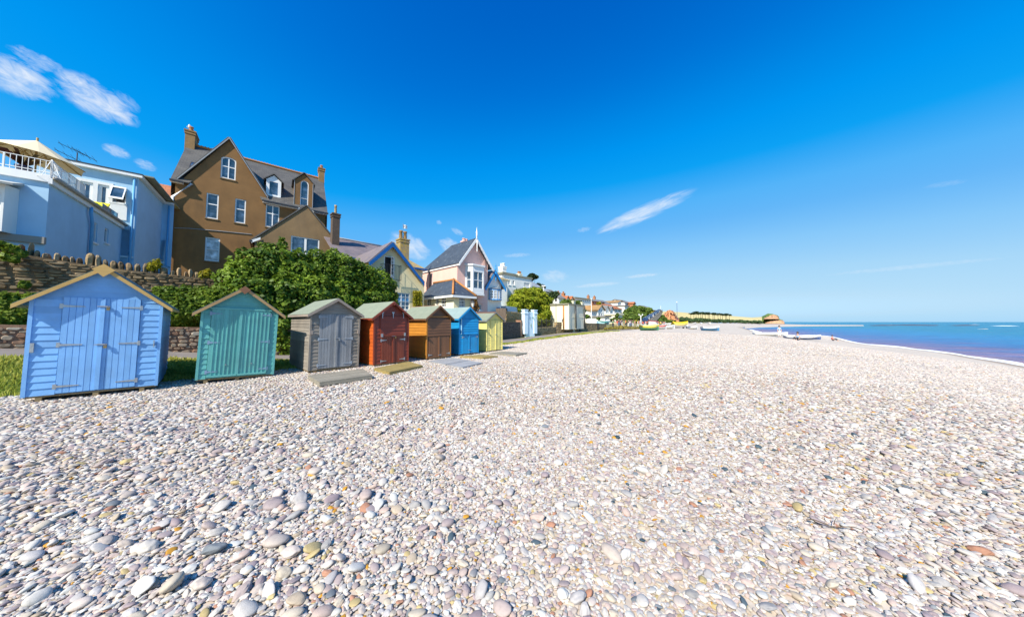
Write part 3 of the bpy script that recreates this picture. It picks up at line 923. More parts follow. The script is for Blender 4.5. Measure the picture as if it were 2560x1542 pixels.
# ------------------------------------------------------------------ beach huts
def hut(name, label, X, Y, ang, w, he, hr, tilt, d, M, spec):
    root = empty(name, (X, Y, 0.0), (0, R(tilt), R(ang)), label, 'beach hut', 'row of beach huts on the shingle')
    g = spec.get('gap', .09)                         # floor height over the shingle
    bw = spec.get('board', .125)
    def outline_x(z, x0=0, x1=None):
        x1 = w if x1 is None else x1
        if z <= he: return x0, x1
        k = (z - he) / (hr - he)
        return max(x0, k * w / 2), min(x1, w - k * w / 2)
    def boards(mb, x0, x1, z0, z1, y=0.0, lap=.016):
        z = z0
        while z < z1 - .004:
            zt = min(z + bw, z1)
            if z < he < zt - .02: zt = he
            a0, a1 = outline_x(z, x0, x1); b0, b1 = outline_x(zt, x0, x1)
            if a1 - a0 > .01 and b1 - b0 >= -1e-6:
                mb.add([(a0, y - lap, z), (a1, y - lap, z), (b1, y - .002, zt), (b0, y - .002, zt), (a0, y, z), (a1, y, z)], [[0, 1, 2, 3], [4, 5, 1, 0]])
            z = zt
        return mb
    fb = LMB()
    fb.poly((0, .02, g), (w, .02, g), (w, .02, he), (w / 2, .02, hr), (0, .02, he))
    dx0, dx1, dz0, dz1 = spec['door']
    hatch = spec.get('hatch')
    top = hatch[3] if hatch else dz1
    boards(fb, 0, dx0, g, top); boards(fb, dx1, w, g, top); boards(fb, 0, w, top, hr)
    fb.build('front_wall', M['wall'], root)
    for nm, x, sgn in (('side_wall', 0, -1), ('side_wall', w, 1)):
        mb = LMB(); z = g
        while z < he - .01:
            zt = min(z + bw, he)
            mb.add([(x + sgn * .016, 0, z), (x + sgn * .016, d, z), (x + sgn * .002, d, zt), (x + sgn * .002, 0, zt), (x, 0, z), (x, d, z)], [[0, 1, 2, 3], [4, 5, 1, 0]])
            z = zt
        mb.build(nm, M.get('side', M['wall']), root)
    mb = LMB(); mb.poly((0, d, g), (0, d, he), (w / 2, d, hr), (w, d, he), (w, d, g)); mb.build('back_wall', M['wall'], root)
    ct = M.get('corner', M['wall'])
    for x in (-.022, w - .026):
        mb = LMB(); mb.box(x, x + .048, -.026, .03, g - .01, he + .015); mb.build('corner_post', ct, root)
    # floor and bearers
    mb = LMB(); mb.box(.0, w, 0, d, g - .035, g - .002); mb.build('floor', M['bearer'], root)
    for x in (.16, w * .5, w - .2):
        mb = LMB(); mb.box(x - .035, x + .035, -.01, d, -.03, g - .037); mb.build('bearer', M['bearer'], root)
    # roof
    oh, os_ = spec.get('over', .12), spec.get('eave', .10)
    k = (hr - he) / (w / 2)
    ze, xe = he - os_ * k + .03, -os_
    for s_ in (0, 1):
        fx = (lambda x: x) if s_ == 0 else (lambda x: w - x)
        mb = LMB(); P = [(fx(xe), -oh, ze), (fx(w / 2), -oh, hr + .03), (fx(w / 2), d + .08, hr + .03), (fx(xe), d + .08, ze)]
        if s_ == 0: P = P[::-1]
        mb.slab(P, .022)
        if spec.get('felt_lap', True):
            t0 = .62
            Q = [(fx(xe + (w / 2 - xe) * t0), -oh - .004, ze + (hr + .03 - ze) * t0 + .006), (fx(w / 2), -oh - .004, hr + .037), (fx(w / 2), d + .085, hr + .037), (fx(xe + (w / 2 - xe) * t0), d + .085, ze + (hr + .03 - ze) * t0 + .006)]
            if s_ == 0: Q = Q[::-1]
            mb.slab(Q, .004)
        r_ = mb.build('roof', M['roof'], root)
        # eave drip edge
        mb = LMB(); mb.box(min(fx(xe), fx(xe - .012)), max(fx(xe), fx(xe - .012)), -oh, d + .07, ze - .055, ze + .004)
        mb.build('eave_trim', M['barge'], root)
        bb = LMB(); bh = spec.get('bargeh', .085)
        A, B = (fx(xe - .02), ze - .02 * k), (fx(w / 2), hr + .03)
        bb.prism([(A[0], A[1] - bh + .02), (B[0], B[1] - bh + .012), (B[0], B[1] + .012), (A[0], A[1] + .012)], -oh - .022, -oh - .001)
        bb.build('bargeboard', M['barge'], root)
    if spec.get('apex'):
        mb = LMB(); q = spec['apex']; z = hr - .03
        mb.prism([(w / 2, z - q), (w / 2 + q * .95, z), (w / 2, z + q * .82), (w / 2 - q * .95, z)], -oh - .046, -oh - .024)
        mb.build('apex_block', M.get('apexm', M['barge']), root)
    if spec.get('ridge'):
        mb = LMB(); mb.slab([(w / 2 - .1, -oh - .01, hr + .04 - .1 * k + .01), (w / 2, -oh - .01, hr + .05), (w / 2, d + .09, hr + .05), (w / 2 - .1, d + .09, hr + .04 - .1 * k + .01)][::-1], .006)
        mb.slab([(w / 2 + .1, -oh - .01, hr + .04 - .1 * k + .01), (w / 2, -oh - .01, hr + .05), (w / 2, d + .09, hr + .05), (w / 2 + .1, d + .09, hr + .04 - .1 * k + .01)], .006)
        mb.build('ridge_strip', spec['ridge'], root)
    # doors
    xm = spec.get('mid', (dx0 + dx1) / 2)
    def hinge(parent, x, z, s_, L=.2, vertical=False, yy=None):
        mb = LMB(); y = (spec.get('door_y', -.028) if yy is None else yy) - .002
        if vertical:
            mb.box(x - .045, x + .045, y - .006, y, z - .02, z + .02)
            mb.prism([(x - .018, z - .02), (x + .018, z - .02), (x + .008, z - L), (x - .008, z - L)], y - .007, y + .001)
        else:
            mb.box(x - .02, x + .02, y - .006, y, z - .048, z + .048)
            mb.prism([(x, z - .022), (x + s_ * L, z - .008), (x + s_ * L, z + .008), (x, z + .022)] if s_ > 0 else [(x - L, z - .008), (x, z - .022), (x, z + .022), (x - L, z + .008)], y - .008, y - .001)
            for q in (.25, .55, .85): mb.lathe([(.006, 0), (.004, .003)], 0, 0, 6) if False else None
        return mb.build('hinge', spec.get('hinge_mat', m_galv), parent)
    def bolt(parent, x, z, lock=True):
        y = spec.get('door_y', -.028) - .018
        mb = LMB(); mb.box(x - .055, x + .045, y - .004, y + .016, z - .014, z + .014); mb.tube([(x - .09, y - .012, z), (x + .07, y - .012, z)], .008, 8)
        b_ = mb.build('bolt', m_galv, parent)
        if lock:
            mb = LMB(); mb.box(x + .028, x + .068, y - .028, y - .008, z - .075, z - .032)
            mb.tube([(x + .034, y - .018, z - .033), (x + .034, y - .018, z - .008), (x + .048, y - .018, z + .004), (x + .062, y - .018, z - .008), (x + .062, y - .018, z - .033)], .005, 6)
            mb.build('padlock', spec.get('lock_mat', m_brass), parent)
    dy = spec.get('door_y', -.028)
    for s_, (a, b_) in enumerate(((dx0 + .006, xm - .004), (xm + .004, dx1 - .006))):
        mb = LMB(); nb = spec.get('planks', 6); pw_ = (b_ - a) / nb
        for i in range(nb):
            x0, x1 = a + i * pw_ + .0035, a + (i + 1) * pw_ - .0035
            mb.box(x0, x1, dy, .004, dz0, dz1)
            if spec.get('batten'): mb.box(x1 - .004, x1 + .010, dy - .012, dy + .001, dz0 + .03, dz1 - .03)
        mb.box(a, b_, dy + .010, .005, dz0 + .004, dz1 - .004)
        dr = mb.build('door', M.get('door', M['wall']), root)
        for z in spec.get('hinges', ()):
            hinge(dr, a - .012 if s_ == 0 else b_ + .012, z, 1 if s_ == 0 else -1, spec.get('hl', .24))
        if s_ == 1:
            for z, lk in spec.get('bolts', ()): bolt(dr, xm + .02, z, lk)
        if spec.get('knobs'):
            mb = LMB(); xk = (a + b_) / 2 + (.06 if s_ == 0 else -.02); mb.tube([(xk, dy - .025, spec['knobs']), (xk, dy + .001, spec['knobs'])], .014, 8)
            mb.build('door_knob', m_galv, dr)
    mb = LMB(); mb.box(xm - .032, xm + .028, dy - .022, dy - .002, dz0 + .01, dz1 - .012)
    mb.build('cover_strip', M.get('strip', M.get('door', M['wall'])), root)
    if hatch:
        x0, x1, z0, z1 = hatch
        mb = LMB(); z = z0; y = -.03
        while z < z1 - .01:
            zt = min(z + bw, z1)
            mb.add([(x0, y - .014, z), (x1, y - .014, z), (x1, y, zt), (x0, y, zt), (x0, y + .02, z), (x1, y + .02, z)], [[0, 1, 2, 3], [4, 5, 1, 0]]); z = zt
        mb.box(x0, x0 + .012, y, .0, z0, z1); mb.box(x1 - .012, x1, y, .0, z0, z1)
        h_ = mb.build('hatch', M.get('hatch', M['wall']), root)
        for x in spec.get('hatch_hinges', ()): hinge(h_, x, spec['hatch_hinge_z'], 1, .2, True, yy=y - .014)
    for q in spec.get('trims', ()):
        x0, x1, z0, z1, y = q[:5]
        mb = LMB(); mb.box(x0, x1, y - .02, y + .012, z0, z1); mb.build('cross_bar' if len(q) < 7 else q[6], q[5] or M['wall'], root)
    return root

def hp(n, c, var=.1): return paint(n, c, .55, var + .04, 3, 40, .12, dirt=tuple(x * .55 + .06 for x in c[:3]) + (1,), dirt_amt=.34, island=.12)
blue_m = hp('cornflower_paint', (.20, .44, .79, 1)); teal_m = hp('sea_green_paint', (.125, .41, .385, 1))
blue_side = hp('cornflower_side_paint', (.085, .20, .40, 1))
grey_w = wood('weathered_grey_boards', (.31, .27, .22, 1), (.135, .12, .105, 1), axis='X', scale=.8)
grey_d = wood('weathered_grey_planks', (.29, .30, .31, 1), (.145, .15, .16, 1), axis='Z', scale=.8)
red_m = wood('red_stained_boards', (.255, .045, .018, 1), (.17, .03, .014, 1), axis='X', rough=.5)
red_d = wood('red_stained_planks', (.24, .05, .022, 1), (.165, .032, .016, 1), axis='Z', rough=.5)
or_m = wood('orange_stained_boards', (.55, .11, .015, 1), (.40, .075, .012, 1), axis='Y', rough=.5)
br_m = wood('brown_stained_boards', (.19, .085, .035, 1), (.12, .052, .022, 1), axis='X', rough=.5)
br_d = wood('brown_stained_planks', (.22, .10, .045, 1), (.13, .058, .028, 1), axis='Z', rough=.5)
am_m = wood('amber_stained_boards', (.52, .22, .03, 1), (.36, .14, .02, 1), axis='Y', rough=.5)
sky_m = hp('cyan_paint', (.008, .27, .58, 1)); yel_m = hp('primrose_paint', (.78, .68, .22, 1))
bearer = wood('bearer_timber', (.30, .22, .11, 1), (.18, .12, .06, 1), axis='Y')
tan_b = wood('tan_bargeboard', (.55, .36, .12, 1), (.42, .25, .07, 1), axis='X')
tan_b2 = wood('honey_bargeboard', (.42, .27, .12, 1), (.30, .18, .08, 1), axis='X')
rust_b = wood('brown_apex_wood', (.24, .11, .055, 1), (.17, .08, .04, 1), axis='X')
grey_b = wood('grey_bargeboard', (.34, .28, .23, 1), (.21, .17, .14, 1), axis='X')

hut('beach_hut', 'cornflower blue beach hut with tan bargeboards and two padlocks, biggest in the row', -9.167, 5.465, 46.35, 1.581, 1.928, 2.62, .6, 2.17,
    dict(wall=blue_m, side=blue_m, roof=m_felt_dark, barge=tan_b, bearer=bearer),
    dict(door=(.325, 1.29, .11, 2.0), mid=.80, hinges=(1.82, 1.05, .24), hl=.27, bolts=((1.83, True), (1.04, True)), apex=.15, over=.13, eave=.15, board=.132, planks=6, knobs=None,
         trims=((.03, .07, .92, 1.1, -.018, m_galv, 'latch'), (1.50, 1.515, .95, 1.1, -.03, m_galv, 'pull_handle'))))
hut('beach_hut', 'sea green beach hut with honey bargeboards and dark brown apex block', -7.713, 7.10, 47.48, 1.455, 1.806, 2.40, 1.77, 2.0,
    dict(wall=teal_m, roof=m_felt_dark, barge=tan_b2, bearer=bearer, apexm=rust_b),
    dict(door=(.155, 1.30, .13, 1.83), mid=.705, hinges=(1.72, .99, .26), hl=.2, bolts=(), apex=.12, over=.13, eave=.15, board=.125, planks=7, batten=True, knobs=.42, hinge_mat=paint('painted_hinge', (.22, .32, .45, 1), .5),
         trims=((.12, 1.33, 1.835, 1.875, -.022, None, 'head_rail'), (.165, .70, .125, .17, -.045, None, 'door_ledge'), (.715, 1.29, .125, .17, -.045, None, 'door_ledge'))))
hut('beach_hut', 'unpainted weathered grey beach hut with bleached double doors and green felt roof', -5.981, 8.537, 49.7, 1.369, 1.745, 2.20, .7, 2.11,
    dict(wall=grey_w, side=grey_w, roof=m_felt, barge=grey_b, bearer=bearer, door=grey_d, strip=grey_d),
    dict(door=(.215, 1.15, .10, 1.74), mid=.70, hinges=(1.66, .98, .2), hl=.24, bolts=((1.0, True),), over=.1, eave=.09, board=.105, planks=6, hinge_mat=paint('grey_painted_hinge', (.33, .37, .41, 1), .6), lock_mat=m_galv, gap=.07,
         trims=((-.03, .055, 1.13, 1.25, -.05, grey_b, 'bar_bracket'), (w_ := 1.30, w_ + .07, 1.13, 1.25, -.05, grey_b, 'bar_bracket'))))
hut('beach_hut', 'dark red beach hut with orange side and hinged hatch over low doors', -4.648, 9.756, 52.6, 1.289, 1.676, 2.17, -.6, 2.0,
    dict(wall=red_m, side=or_m, roof=m_felt, barge=red_m, bearer=bearer, door=red_d, strip=red_d),
    dict(door=(.235, 1.115, .06, 1.0), mid=.68, hinges=(.86, .15), hl=.2, bolts=((.99, True),), hatch=(.2, 1.14, 1.06, 1.70), hatch_hinges=(.27, .66, 1.06), hatch_hinge_z=1.82, over=.12, eave=.12, board=.125, planks=5, gap=.06, apex=.075,
         trims=((.2, 1.14, 1.0, 1.055, -.05, None), (.2, .27, .98, 1.09, -.072, m_galv, 'bar_bracket'), (1.07, 1.13, .98, 1.09, -.072, m_galv, 'bar_bracket'))))
hut('beach_hut', 'dark brown beach hut with amber side, full width hatch and pale ledge', -3.405, 11.536, 49.96, 1.168, 1.669, 2.13, -.3, 2.0,
    dict(wall=br_m, side=am_m, roof=m_felt, barge=br_m, bearer=bearer, door=br_d, corner=am_m, strip=br_d),
    dict(door=(.09, 1.09, .05, .90), mid=.58, hinges=(.17,), hl=.16, bolts=((.14, False),), hatch=(.03, 1.14, .92, 1.62), over=.11, eave=.11, board=.12, planks=6, gap=.05, ridge=or_m,
         trims=((-.02, 1.19, 1.70, 1.725, -.045, am_m, 'ledge'),)))
hut('beach_hut', 'bright cyan blue beach hut with projecting upper hatch and pale felt roof', -2.381, 12.966, 47.2, 1.119, 1.684, 2.14, -.1, 2.0,
    dict(wall=sky_m, roof=m_felt_pale, barge=sky_m, bearer=bearer),
    dict(door=(.17, 1.05, .06, .93), mid=.56, hinges=(.8,), hl=.12, bolts=((.2, False),), hatch=(.10, 1.10, .95, 1.62), over=.11, eave=.11, board=.11, planks=5, gap=.05,
         trims=((.085, .115, .95, 1.66, -.05, paint('pale_cyan_edge', (.35, .62, .75, 1), .5), 'hatch_edge'), (.1, 1.1, .93, .965, -.05, None, 'hatch_sill'))))
hut('beach_hut', 'primrose yellow beach hut with plain narrow doors, farthest and smallest of the row', -1.262, 14.396, 48.8, 1.115, 1.596, 1.96, -.2, 2.0,
    dict(wall=yel_m, roof=m_felt, barge=paint('grey_barge_paint', (.22, .23, .22, 1), .6), bearer=bearer),
    dict(door=(.25, .93, .07, 1.58), mid=.62, hinges=(), bolts=((.85, False),), over=.11, eave=.1, board=.13, planks=4, gap=.06, ridge=br_m, bargeh=.06))

def deck(px, z, label, mat, t=.07, n=9):
    P = [on_ground(a, b, z=z) for a, b in px]
    c = sum(P, Vector()) / 4; c.z = 0
    root = empty('wooden_deck', c, (0, 0, math.atan2(P[1].y - P[0].y, P[1].x - P[0].x)), label, 'deck', 'boarded platforms in front of the huts')
    # boards run from side A-B to side D-C
    mb = MB()
    for i in range(n):
        a0, a1 = (i + .03) / n, (i + .97) / n
        q = [P[0].lerp(P[1], a0), P[3].lerp(P[2], a0), P[3].lerp(P[2], a1), P[0].lerp(P[1], a1)]
        mb.slab([tuple(x) for x in q][::-1], .025)
    mb.build('boards', mat, root)
    f = MB(); d = Vector((0, 0, t))
    for i in range(4):
        a, b_ = P[i], P[(i + 1) % 4]
        k = (b_ - a).cross(Vector((0, 0, 1))).normalized() * .03
        o_ = Vector((0, 0, .027))
        f.add([tuple(x) for x in (a - o_, b_ - o_, b_ - d - o_, a - d - o_, a - k - o_, b_ - k - o_, b_ - k - d - o_, a - k - d - o_)], [[0, 1, 2, 3], [4, 5, 6, 7], [0, 1, 5, 4], [3, 2, 6, 7]])
    f.build('frame', mat, root)
    return root
dk_grey = wood('grey_deck_timber', (.30, .27, .21, 1), (.19, .17, .13, 1), axis='X', scale=.7)
dk_tan = wood('olive_tan_deck_timber', (.34, .26, .09, 1), (.22, .16, .05, 1), axis='X', scale=.7)
dk_slate = wood('bleached_deck_timber', (.36, .36, .36, 1), (.25, .25, .26, 1), axis='X', scale=.7)
deck([(770, 938), (799, 955), (931, 937), (906, 921)], .09, 'grey weathered timber deck before the unpainted hut', dk_grey)
deck([(935, 920), (974, 929.5), (1057, 913.2), (1022, 903)], .08, 'olive tan timber deck before the dark red hut', dk_tan)
deck([(1069.7, 902), (1115, 910.5), (1172, 900.5), (1127, 893)], .05, 'flat bleached deck panel touching the brown hut doors', dk_slate, .04)
deck([(1117, 911), (1157, 918), (1207, 906.3), (1174, 900.8)], .05, 'tilted bleached deck panel lying farther out than the one at the brown hut doors', dk_slate, .04)
deck([(1150, 890), (1207.7, 893.9), (1245, 889.5), (1200, 885.8)], .05, 'olive timber deck before the cyan hut', dk_tan, .04)
deck([(1222, 882.5), (1290, 887), (1318, 881.6), (1257, 877.8)], .05, 'long grey deck before the yellow hut', dk_grey, .04)

# ------------------------------------------------------------------ foliage
def leaf_cloud(lobes, n, size, seed=0, flat=.35, shell=(.62, 1.04), ragged=.14, elong=1.6):
    """n leaf blades spread through the outer part of ellipsoid lobes [(centre, (rx,ry,rz))]"""
    g = np.random.default_rng(seed)
    vol = np.array([max(r[0] * r[1] * r[2], 1e-6) ** (2 / 3) for c, r in lobes]); vol /= vol.sum()
    which = g.choice(len(lobes), n, p=vol)
    C = np.array([c for c, r in lobes])[which]; Rr = np.array([r for c, r in lobes])[which]
    d = g.normal(size=(n, 3)); d /= np.linalg.norm(d, axis=1)[:, None]
    clump = 1 + ragged * (np.sin(d[:, 0] * 7 + which) * np.sin(d[:, 1] * 6 + 2 * which) + np.sin(d[:, 2] * 9 + which * 1.7) * .7)
    rad = shell[0] + (shell[1] - shell[0]) * g.random(n) ** .55
    P = C + d * Rr * (rad * clump)[:, None]
    nrm = d + g.normal(0, .55, (n, 3)); nrm[:, 2] += flat; nrm /= np.linalg.norm(nrm, axis=1)[:, None]
    t = np.cross(nrm, g.normal(size=(n, 3))); t /= np.linalg.norm(t, axis=1)[:, None]
    b = np.cross(nrm, t)
    s = size * (.6 + .8 * g.random(n))[:, None]
    droop = nrm * s * .18
    V = np.stack([P - t * s * elong * .5, P - b * s * .5 + droop, P + t * s * elong * .5, P + b * s * .5 + droop], 1).reshape(-1, 3)
    F = np.arange(4 * n).reshape(n, 4)
    return V, F
def shrub(name, label, cat, lobes, n, size, mat, stems=4, base=None, group=None, **kw):
    c = np.mean([l[0] for l in lobes], axis=0)
    z = gz(c[0], c[1]) if base is None else base
    root = empty(name, (c[0], c[1], z), (0, 0, 0), label, cat, group)
    V, F = leaf_cloud(lobes, n, size, **kw)
    npmesh('foliage', V - np.array([c[0], c[1], z]), F, mat, root)
    if stems:
        mb = MB()
        for i in range(stems):
            l = lobes[i * len(lobes) // stems][0]
            bx, by = c[0] + (l[0] - c[0]) * .5, c[1] + (l[1] - c[1]) * .5
            mb.tube([(bx, by, z - .1), ((bx + l[0]) / 2 + .1, (by + l[1]) / 2, (z + l[2]) / 2), (l[0], l[1], l[2])], [.07, .05, .025], 6)
        mb.build('stems', m_trunk, root, True)
    return root
def lobe(px, py, Y, rpx, ry=None, rz=1.0):
    p = at_depth(px, py, Y); r = rpx * Y / FPX
    return ((p.x, p.y, p.z), (r, ry or r, r * rz))

# ------------------------------------------------------------------ grass along the path
def grass(name, us, va, vb, per, h0, h1, mat, seed, lean=.35):
    g = np.random.default_rng(seed)
    n = int(len(us) * per)
    u = us[0] + (us[-1] - us[0]) * g.random(n)
    t = g.random(n)
    v = va(u) + (vb(u) - va(u)) * t + g.normal(0, .08, n)
    x, y = xy_of(u, v)
    z = ground_z(x, y)
    patch = .55 + .45 * np.sin(u * 2.1 + 1.3 * np.sin(v * 3)) * np.sin(v * 2.7 + u)
    h = (h0 + (h1 - h0) * g.random(n)) * (.6 + .6 * patch)
    a = g.random(n) * 6.283
    w = .006 + .008 * g.random(n) + .0006 * np.hypot(x, y)
    dx, dy = np.cos(a), np.sin(a)
    lx, ly = g.normal(0, lean, n) * h, g.normal(0, lean, n) * h
    V = np.stack([np.stack([x - dx * w, y - dy * w, z - .01], -1), np.stack([x + dx * w, y + dy * w, z - .01], -1),
                  np.stack([x + lx * .5 + dx * w * .7, y + ly * .5 + dy * w * .7, z + h * .6], -1), np.stack([x + lx * .5 - dx * w * .7, y + ly * .5 - dy * w * .7, z + h * .6], -1),
                  np.stack([x + lx, y + ly, z + h], -1)], 1)
    V = V.reshape(-1, 3)
    b = np.arange(n) * 5
    F = np.concatenate([np.stack([b, b + 1, b + 2, b + 3], -1), np.stack([b + 3, b + 2, b + 4, b + 4], -1)])
    me = bpy.data.meshes.new(name)
    me.from_pydata(V.tolist(), [], [list(map(int, (f if f[2] != f[3] else f[:3]))) for f in F])
    me.materials.append(mat)
    o = bpy.data.objects.new(name, me); COL.objects.link(o)
    return tag(o, kind='stuff')
us = np.arange(-8, 12.5, .5)
grass('grass', us, lambda u: v_grass(u) - .15, lambda u: v_path(u) - .02, 1500, .05, .16, m_grassblade, 1)
us = np.arange(12.5, 48, .5)
grass('grass', us, lambda u: v_grass(u) - .2, lambda u: v_path(u) + .05, 260, .05, .16, m_grassblade, 2)

# ------------------------------------------------------------------ garden walls of stone
m_rubble = islandmat('rubble_stone', [(.15, .10, .05, 1), (.27, .18, .085, 1), (.36, .25, .12, 1), (.20, .15, .09, 1), (.44, .32, .18, 1), (.30, .20, .10, 1)], nscale=9, nmul=.7)
m_rubble_red = islandmat('red_rubble_stone', [(.24, .13, .08, 1), (.36, .21, .13, 1), (.30, .25, .18, 1), (.42, .34, .25, 1), (.27, .17, .11, 1), (.5, .45, .36, 1)], nscale=9, nmul=.6)
m_mortar = paint('wall_mortar', (.16, .11, .06, 1), .95, .25, 5, 40, .6)
m_mortar_red = paint('red_wall_mortar', (.26, .15, .095, 1), .95, .25, 5, 40, .6)
def stones(P0, P1, z0f, z1f, face, cw, chh, seed, rough=.25, n=Vector((0, 0, 0))):
    """courses of uneven stones on the front of a wall from P0 to P1; each stone a lumpy block"""
    g = random.Random(seed)
    mb = MB()
    L_ = (P1 - P0).length; ex = (P1 - P0) / L_
    zmin = min(z0f(0), z0f(L_)); zmax = max(z1f(0), z1f(L_))
    z = zmin - chh
    while z < zmax:
        h = chh * (.6 + .8 * g.random()); x = -cw * g.random()
        while x < L_:
            w_ = cw * (.45 + 1.1 * g.random())
            xc = max(0, min(L_, x + w_ / 2))
            zz = z + g.uniform(-.25, .25) * h
            if zz > z0f(xc) - h * .6 and zz + h < z1f(xc) + .02 and x > -w_ * .5 and x + w_ < L_ + w_ * .5:
                d = face * (.35 + g.random())
                c = P0 + ex * (x + w_ / 2)
                hw, hh = w_ * .47, h * .46
                q = []
                for (a, b_) in ((-1, -.55), (-.6, -1), (.6, -1), (1, -.55), (1, .55), (.6, 1), (-.6, 1), (-1, .55)):
                    q.append((a * hw * g.uniform(.86, 1.04), b_ * hh * g.uniform(.86, 1.04)))
                vs = [c + ex * a + Vector((0, 0, zz + h / 2 + b_)) + n * .02 for a, b_ in q] + [c + ex * a * .72 - n * d + Vector((0, 0, zz + h / 2 + b_ * .7)) for a, b_ in q]
                mb.add([tuple(p) for p in vs], [[i, (i + 1) % 8, 8 + (i + 1) % 8, 8 + i] for i in range(8)] + [list(range(8, 16))])
            x += w_
        z += h
    return mb
def stone_wall(name, label, P0, P1, z0f, z1f, thick, stone, mortar, cw, chh, seed, face=.05, coping=None, group=None):
    L_ = (P1 - P0).length; ex = (P1 - P0) / L_; n = Vector((-ex.y, ex.x, 0))
    root = empty(name, (P0.x, P0.y, z0f(0)), (0, 0, math.atan2(ex.y, ex.x)), label, 'wall', group)
    mb = MB(); k = 12
    for i in range(k):
        a, b_ = L_ * i / k, L_ * (i + 1) / k
        p, q = P0 + ex * a, P0 + ex * b_
        def pt(r, off, z): return (r.x + n.x * off, r.y + n.y * off, z)
        mb.add([pt(p, 0, z0f(a) - .3), pt(q, 0, z0f(b_) - .3), pt(q, 0, z1f(b_)), pt(p, 0, z1f(a)), pt(p, thick, z0f(a) - .3), pt(q, thick, z0f(b_) - .3), pt(q, thick, z1f(b_)), pt(p, thick, z1f(a))],
               [[0, 1, 2, 3], [3, 2, 6, 7], [5, 4, 7, 6]] + ([[0, 3, 7, 4]] if i == 0 else []) + ([[1, 5, 6, 2]] if i == k - 1 else []))
    mb.build('wall_core', mortar, root)
    stones(P0, P1, z0f, z1f, face, cw, chh, seed, n=n).build('facing_stones', stone, root)
    if coping: coping(root, P0, ex, n, L_, z1f)
    return root
def uvp(u, v): x, y = xy_of(u, v); return Vector((x, y, 0))
def soldier_coping(stone, seed, hmin, hmax, w0, w1, thick):
    def f(root, P0, ex, n, L_, z1f):
        g = random.Random(seed); mb = MB(); x = 0
        while x < L_:
            w_ = g.uniform(w0, w1); h = g.uniform(hmin, hmax) * (1.25 if g.random() < .25 else 1)
            c = P0 + ex * (x + w_ / 2) + n * thick / 2; z = z1f(x) - .04; k = g.uniform(-.05, .05)
            vs = []
            for zz, sc in ((0, 1), (h * .55, 1.0), (h * .85, .8), (h, .42)):
                for j in range(7):
                    t = 2 * math.pi * j / 7
                    vs.append(tuple(c + ex * (math.cos(t) * w_ * .5 * sc * g.uniform(.8, 1.1) + k * zz) + n * (math.sin(t) * thick * .5 * sc * g.uniform(.8, 1.1)) + Vector((0, 0, z + zz))))
            mb.add(vs, [[a * 7 + j, a * 7 + (j + 1) % 7, (a + 1) * 7 + (j + 1) % 7, (a + 1) * 7 + j] for a in range(3) for j in range(7)] + [list(range(21, 28))])
            x += w_ * g.uniform(.95, 1.25)
        mb.build('coping_stones', stone, root)
    return f
def flat_coping(mat, over=.04, h=.07):
    def f(root, P0, ex, n, L_, z1f):
        th = .4
        mb = MB(); a, b_ = P0 - n * over, P0 + ex * L_ - n * over
        q = [(a, z1f(0)), (b_, z1f(L_))]
        pts = []
        for p, z in q:
            pts += [(p.x, p.y, z), (p.x + n.x * (th + 2 * over), p.y + n.y * (th + 2 * over), z), (p.x + n.x * (th + 2 * over), p.y + n.y * (th + 2 * over), z + h), (p.x, p.y, z + h)]
        mb.add(pts, [[0, 3, 2, 1], [4, 5, 6, 7], [0, 4, 7, 3], [3, 7, 6, 2], [1, 2, 6, 5]])
        mb.build('coping', mat, root)
    return f
P0, P1 = uvp(-9, 16.15), uvp(3.4, 16.15)
stone_wall('low_stone_wall', 'low reddish rubble wall with white pebbles set in it beside the path', P0, P1, lambda x: gz(*xy_of(-9 + x, 16.05)), lambda x: np.interp(x, [0, 5, 8.5, 12.4], [1.72, 1.42, 1.30, 1.18]), .35, m_rubble_red, m_mortar_red, .2, .13, 3, .045)
P0, P1 = uvp(-10, 18.6), uvp(7, 18.6)
stone_wall('high_stone_wall', 'tall brown rubble garden wall topped with upright coping stones', P0, P1, lambda x: .8, lambda x: np.interp(x, [0, 5.5, 6.2, 8, 17], [4.2, 3.82, 3.68, 3.5, 3.20]), .45, m_rubble, m_mortar, .30, .10, 5, .06, soldier_coping(m_rubble, 4, .22, .42, .10, .24, .42))

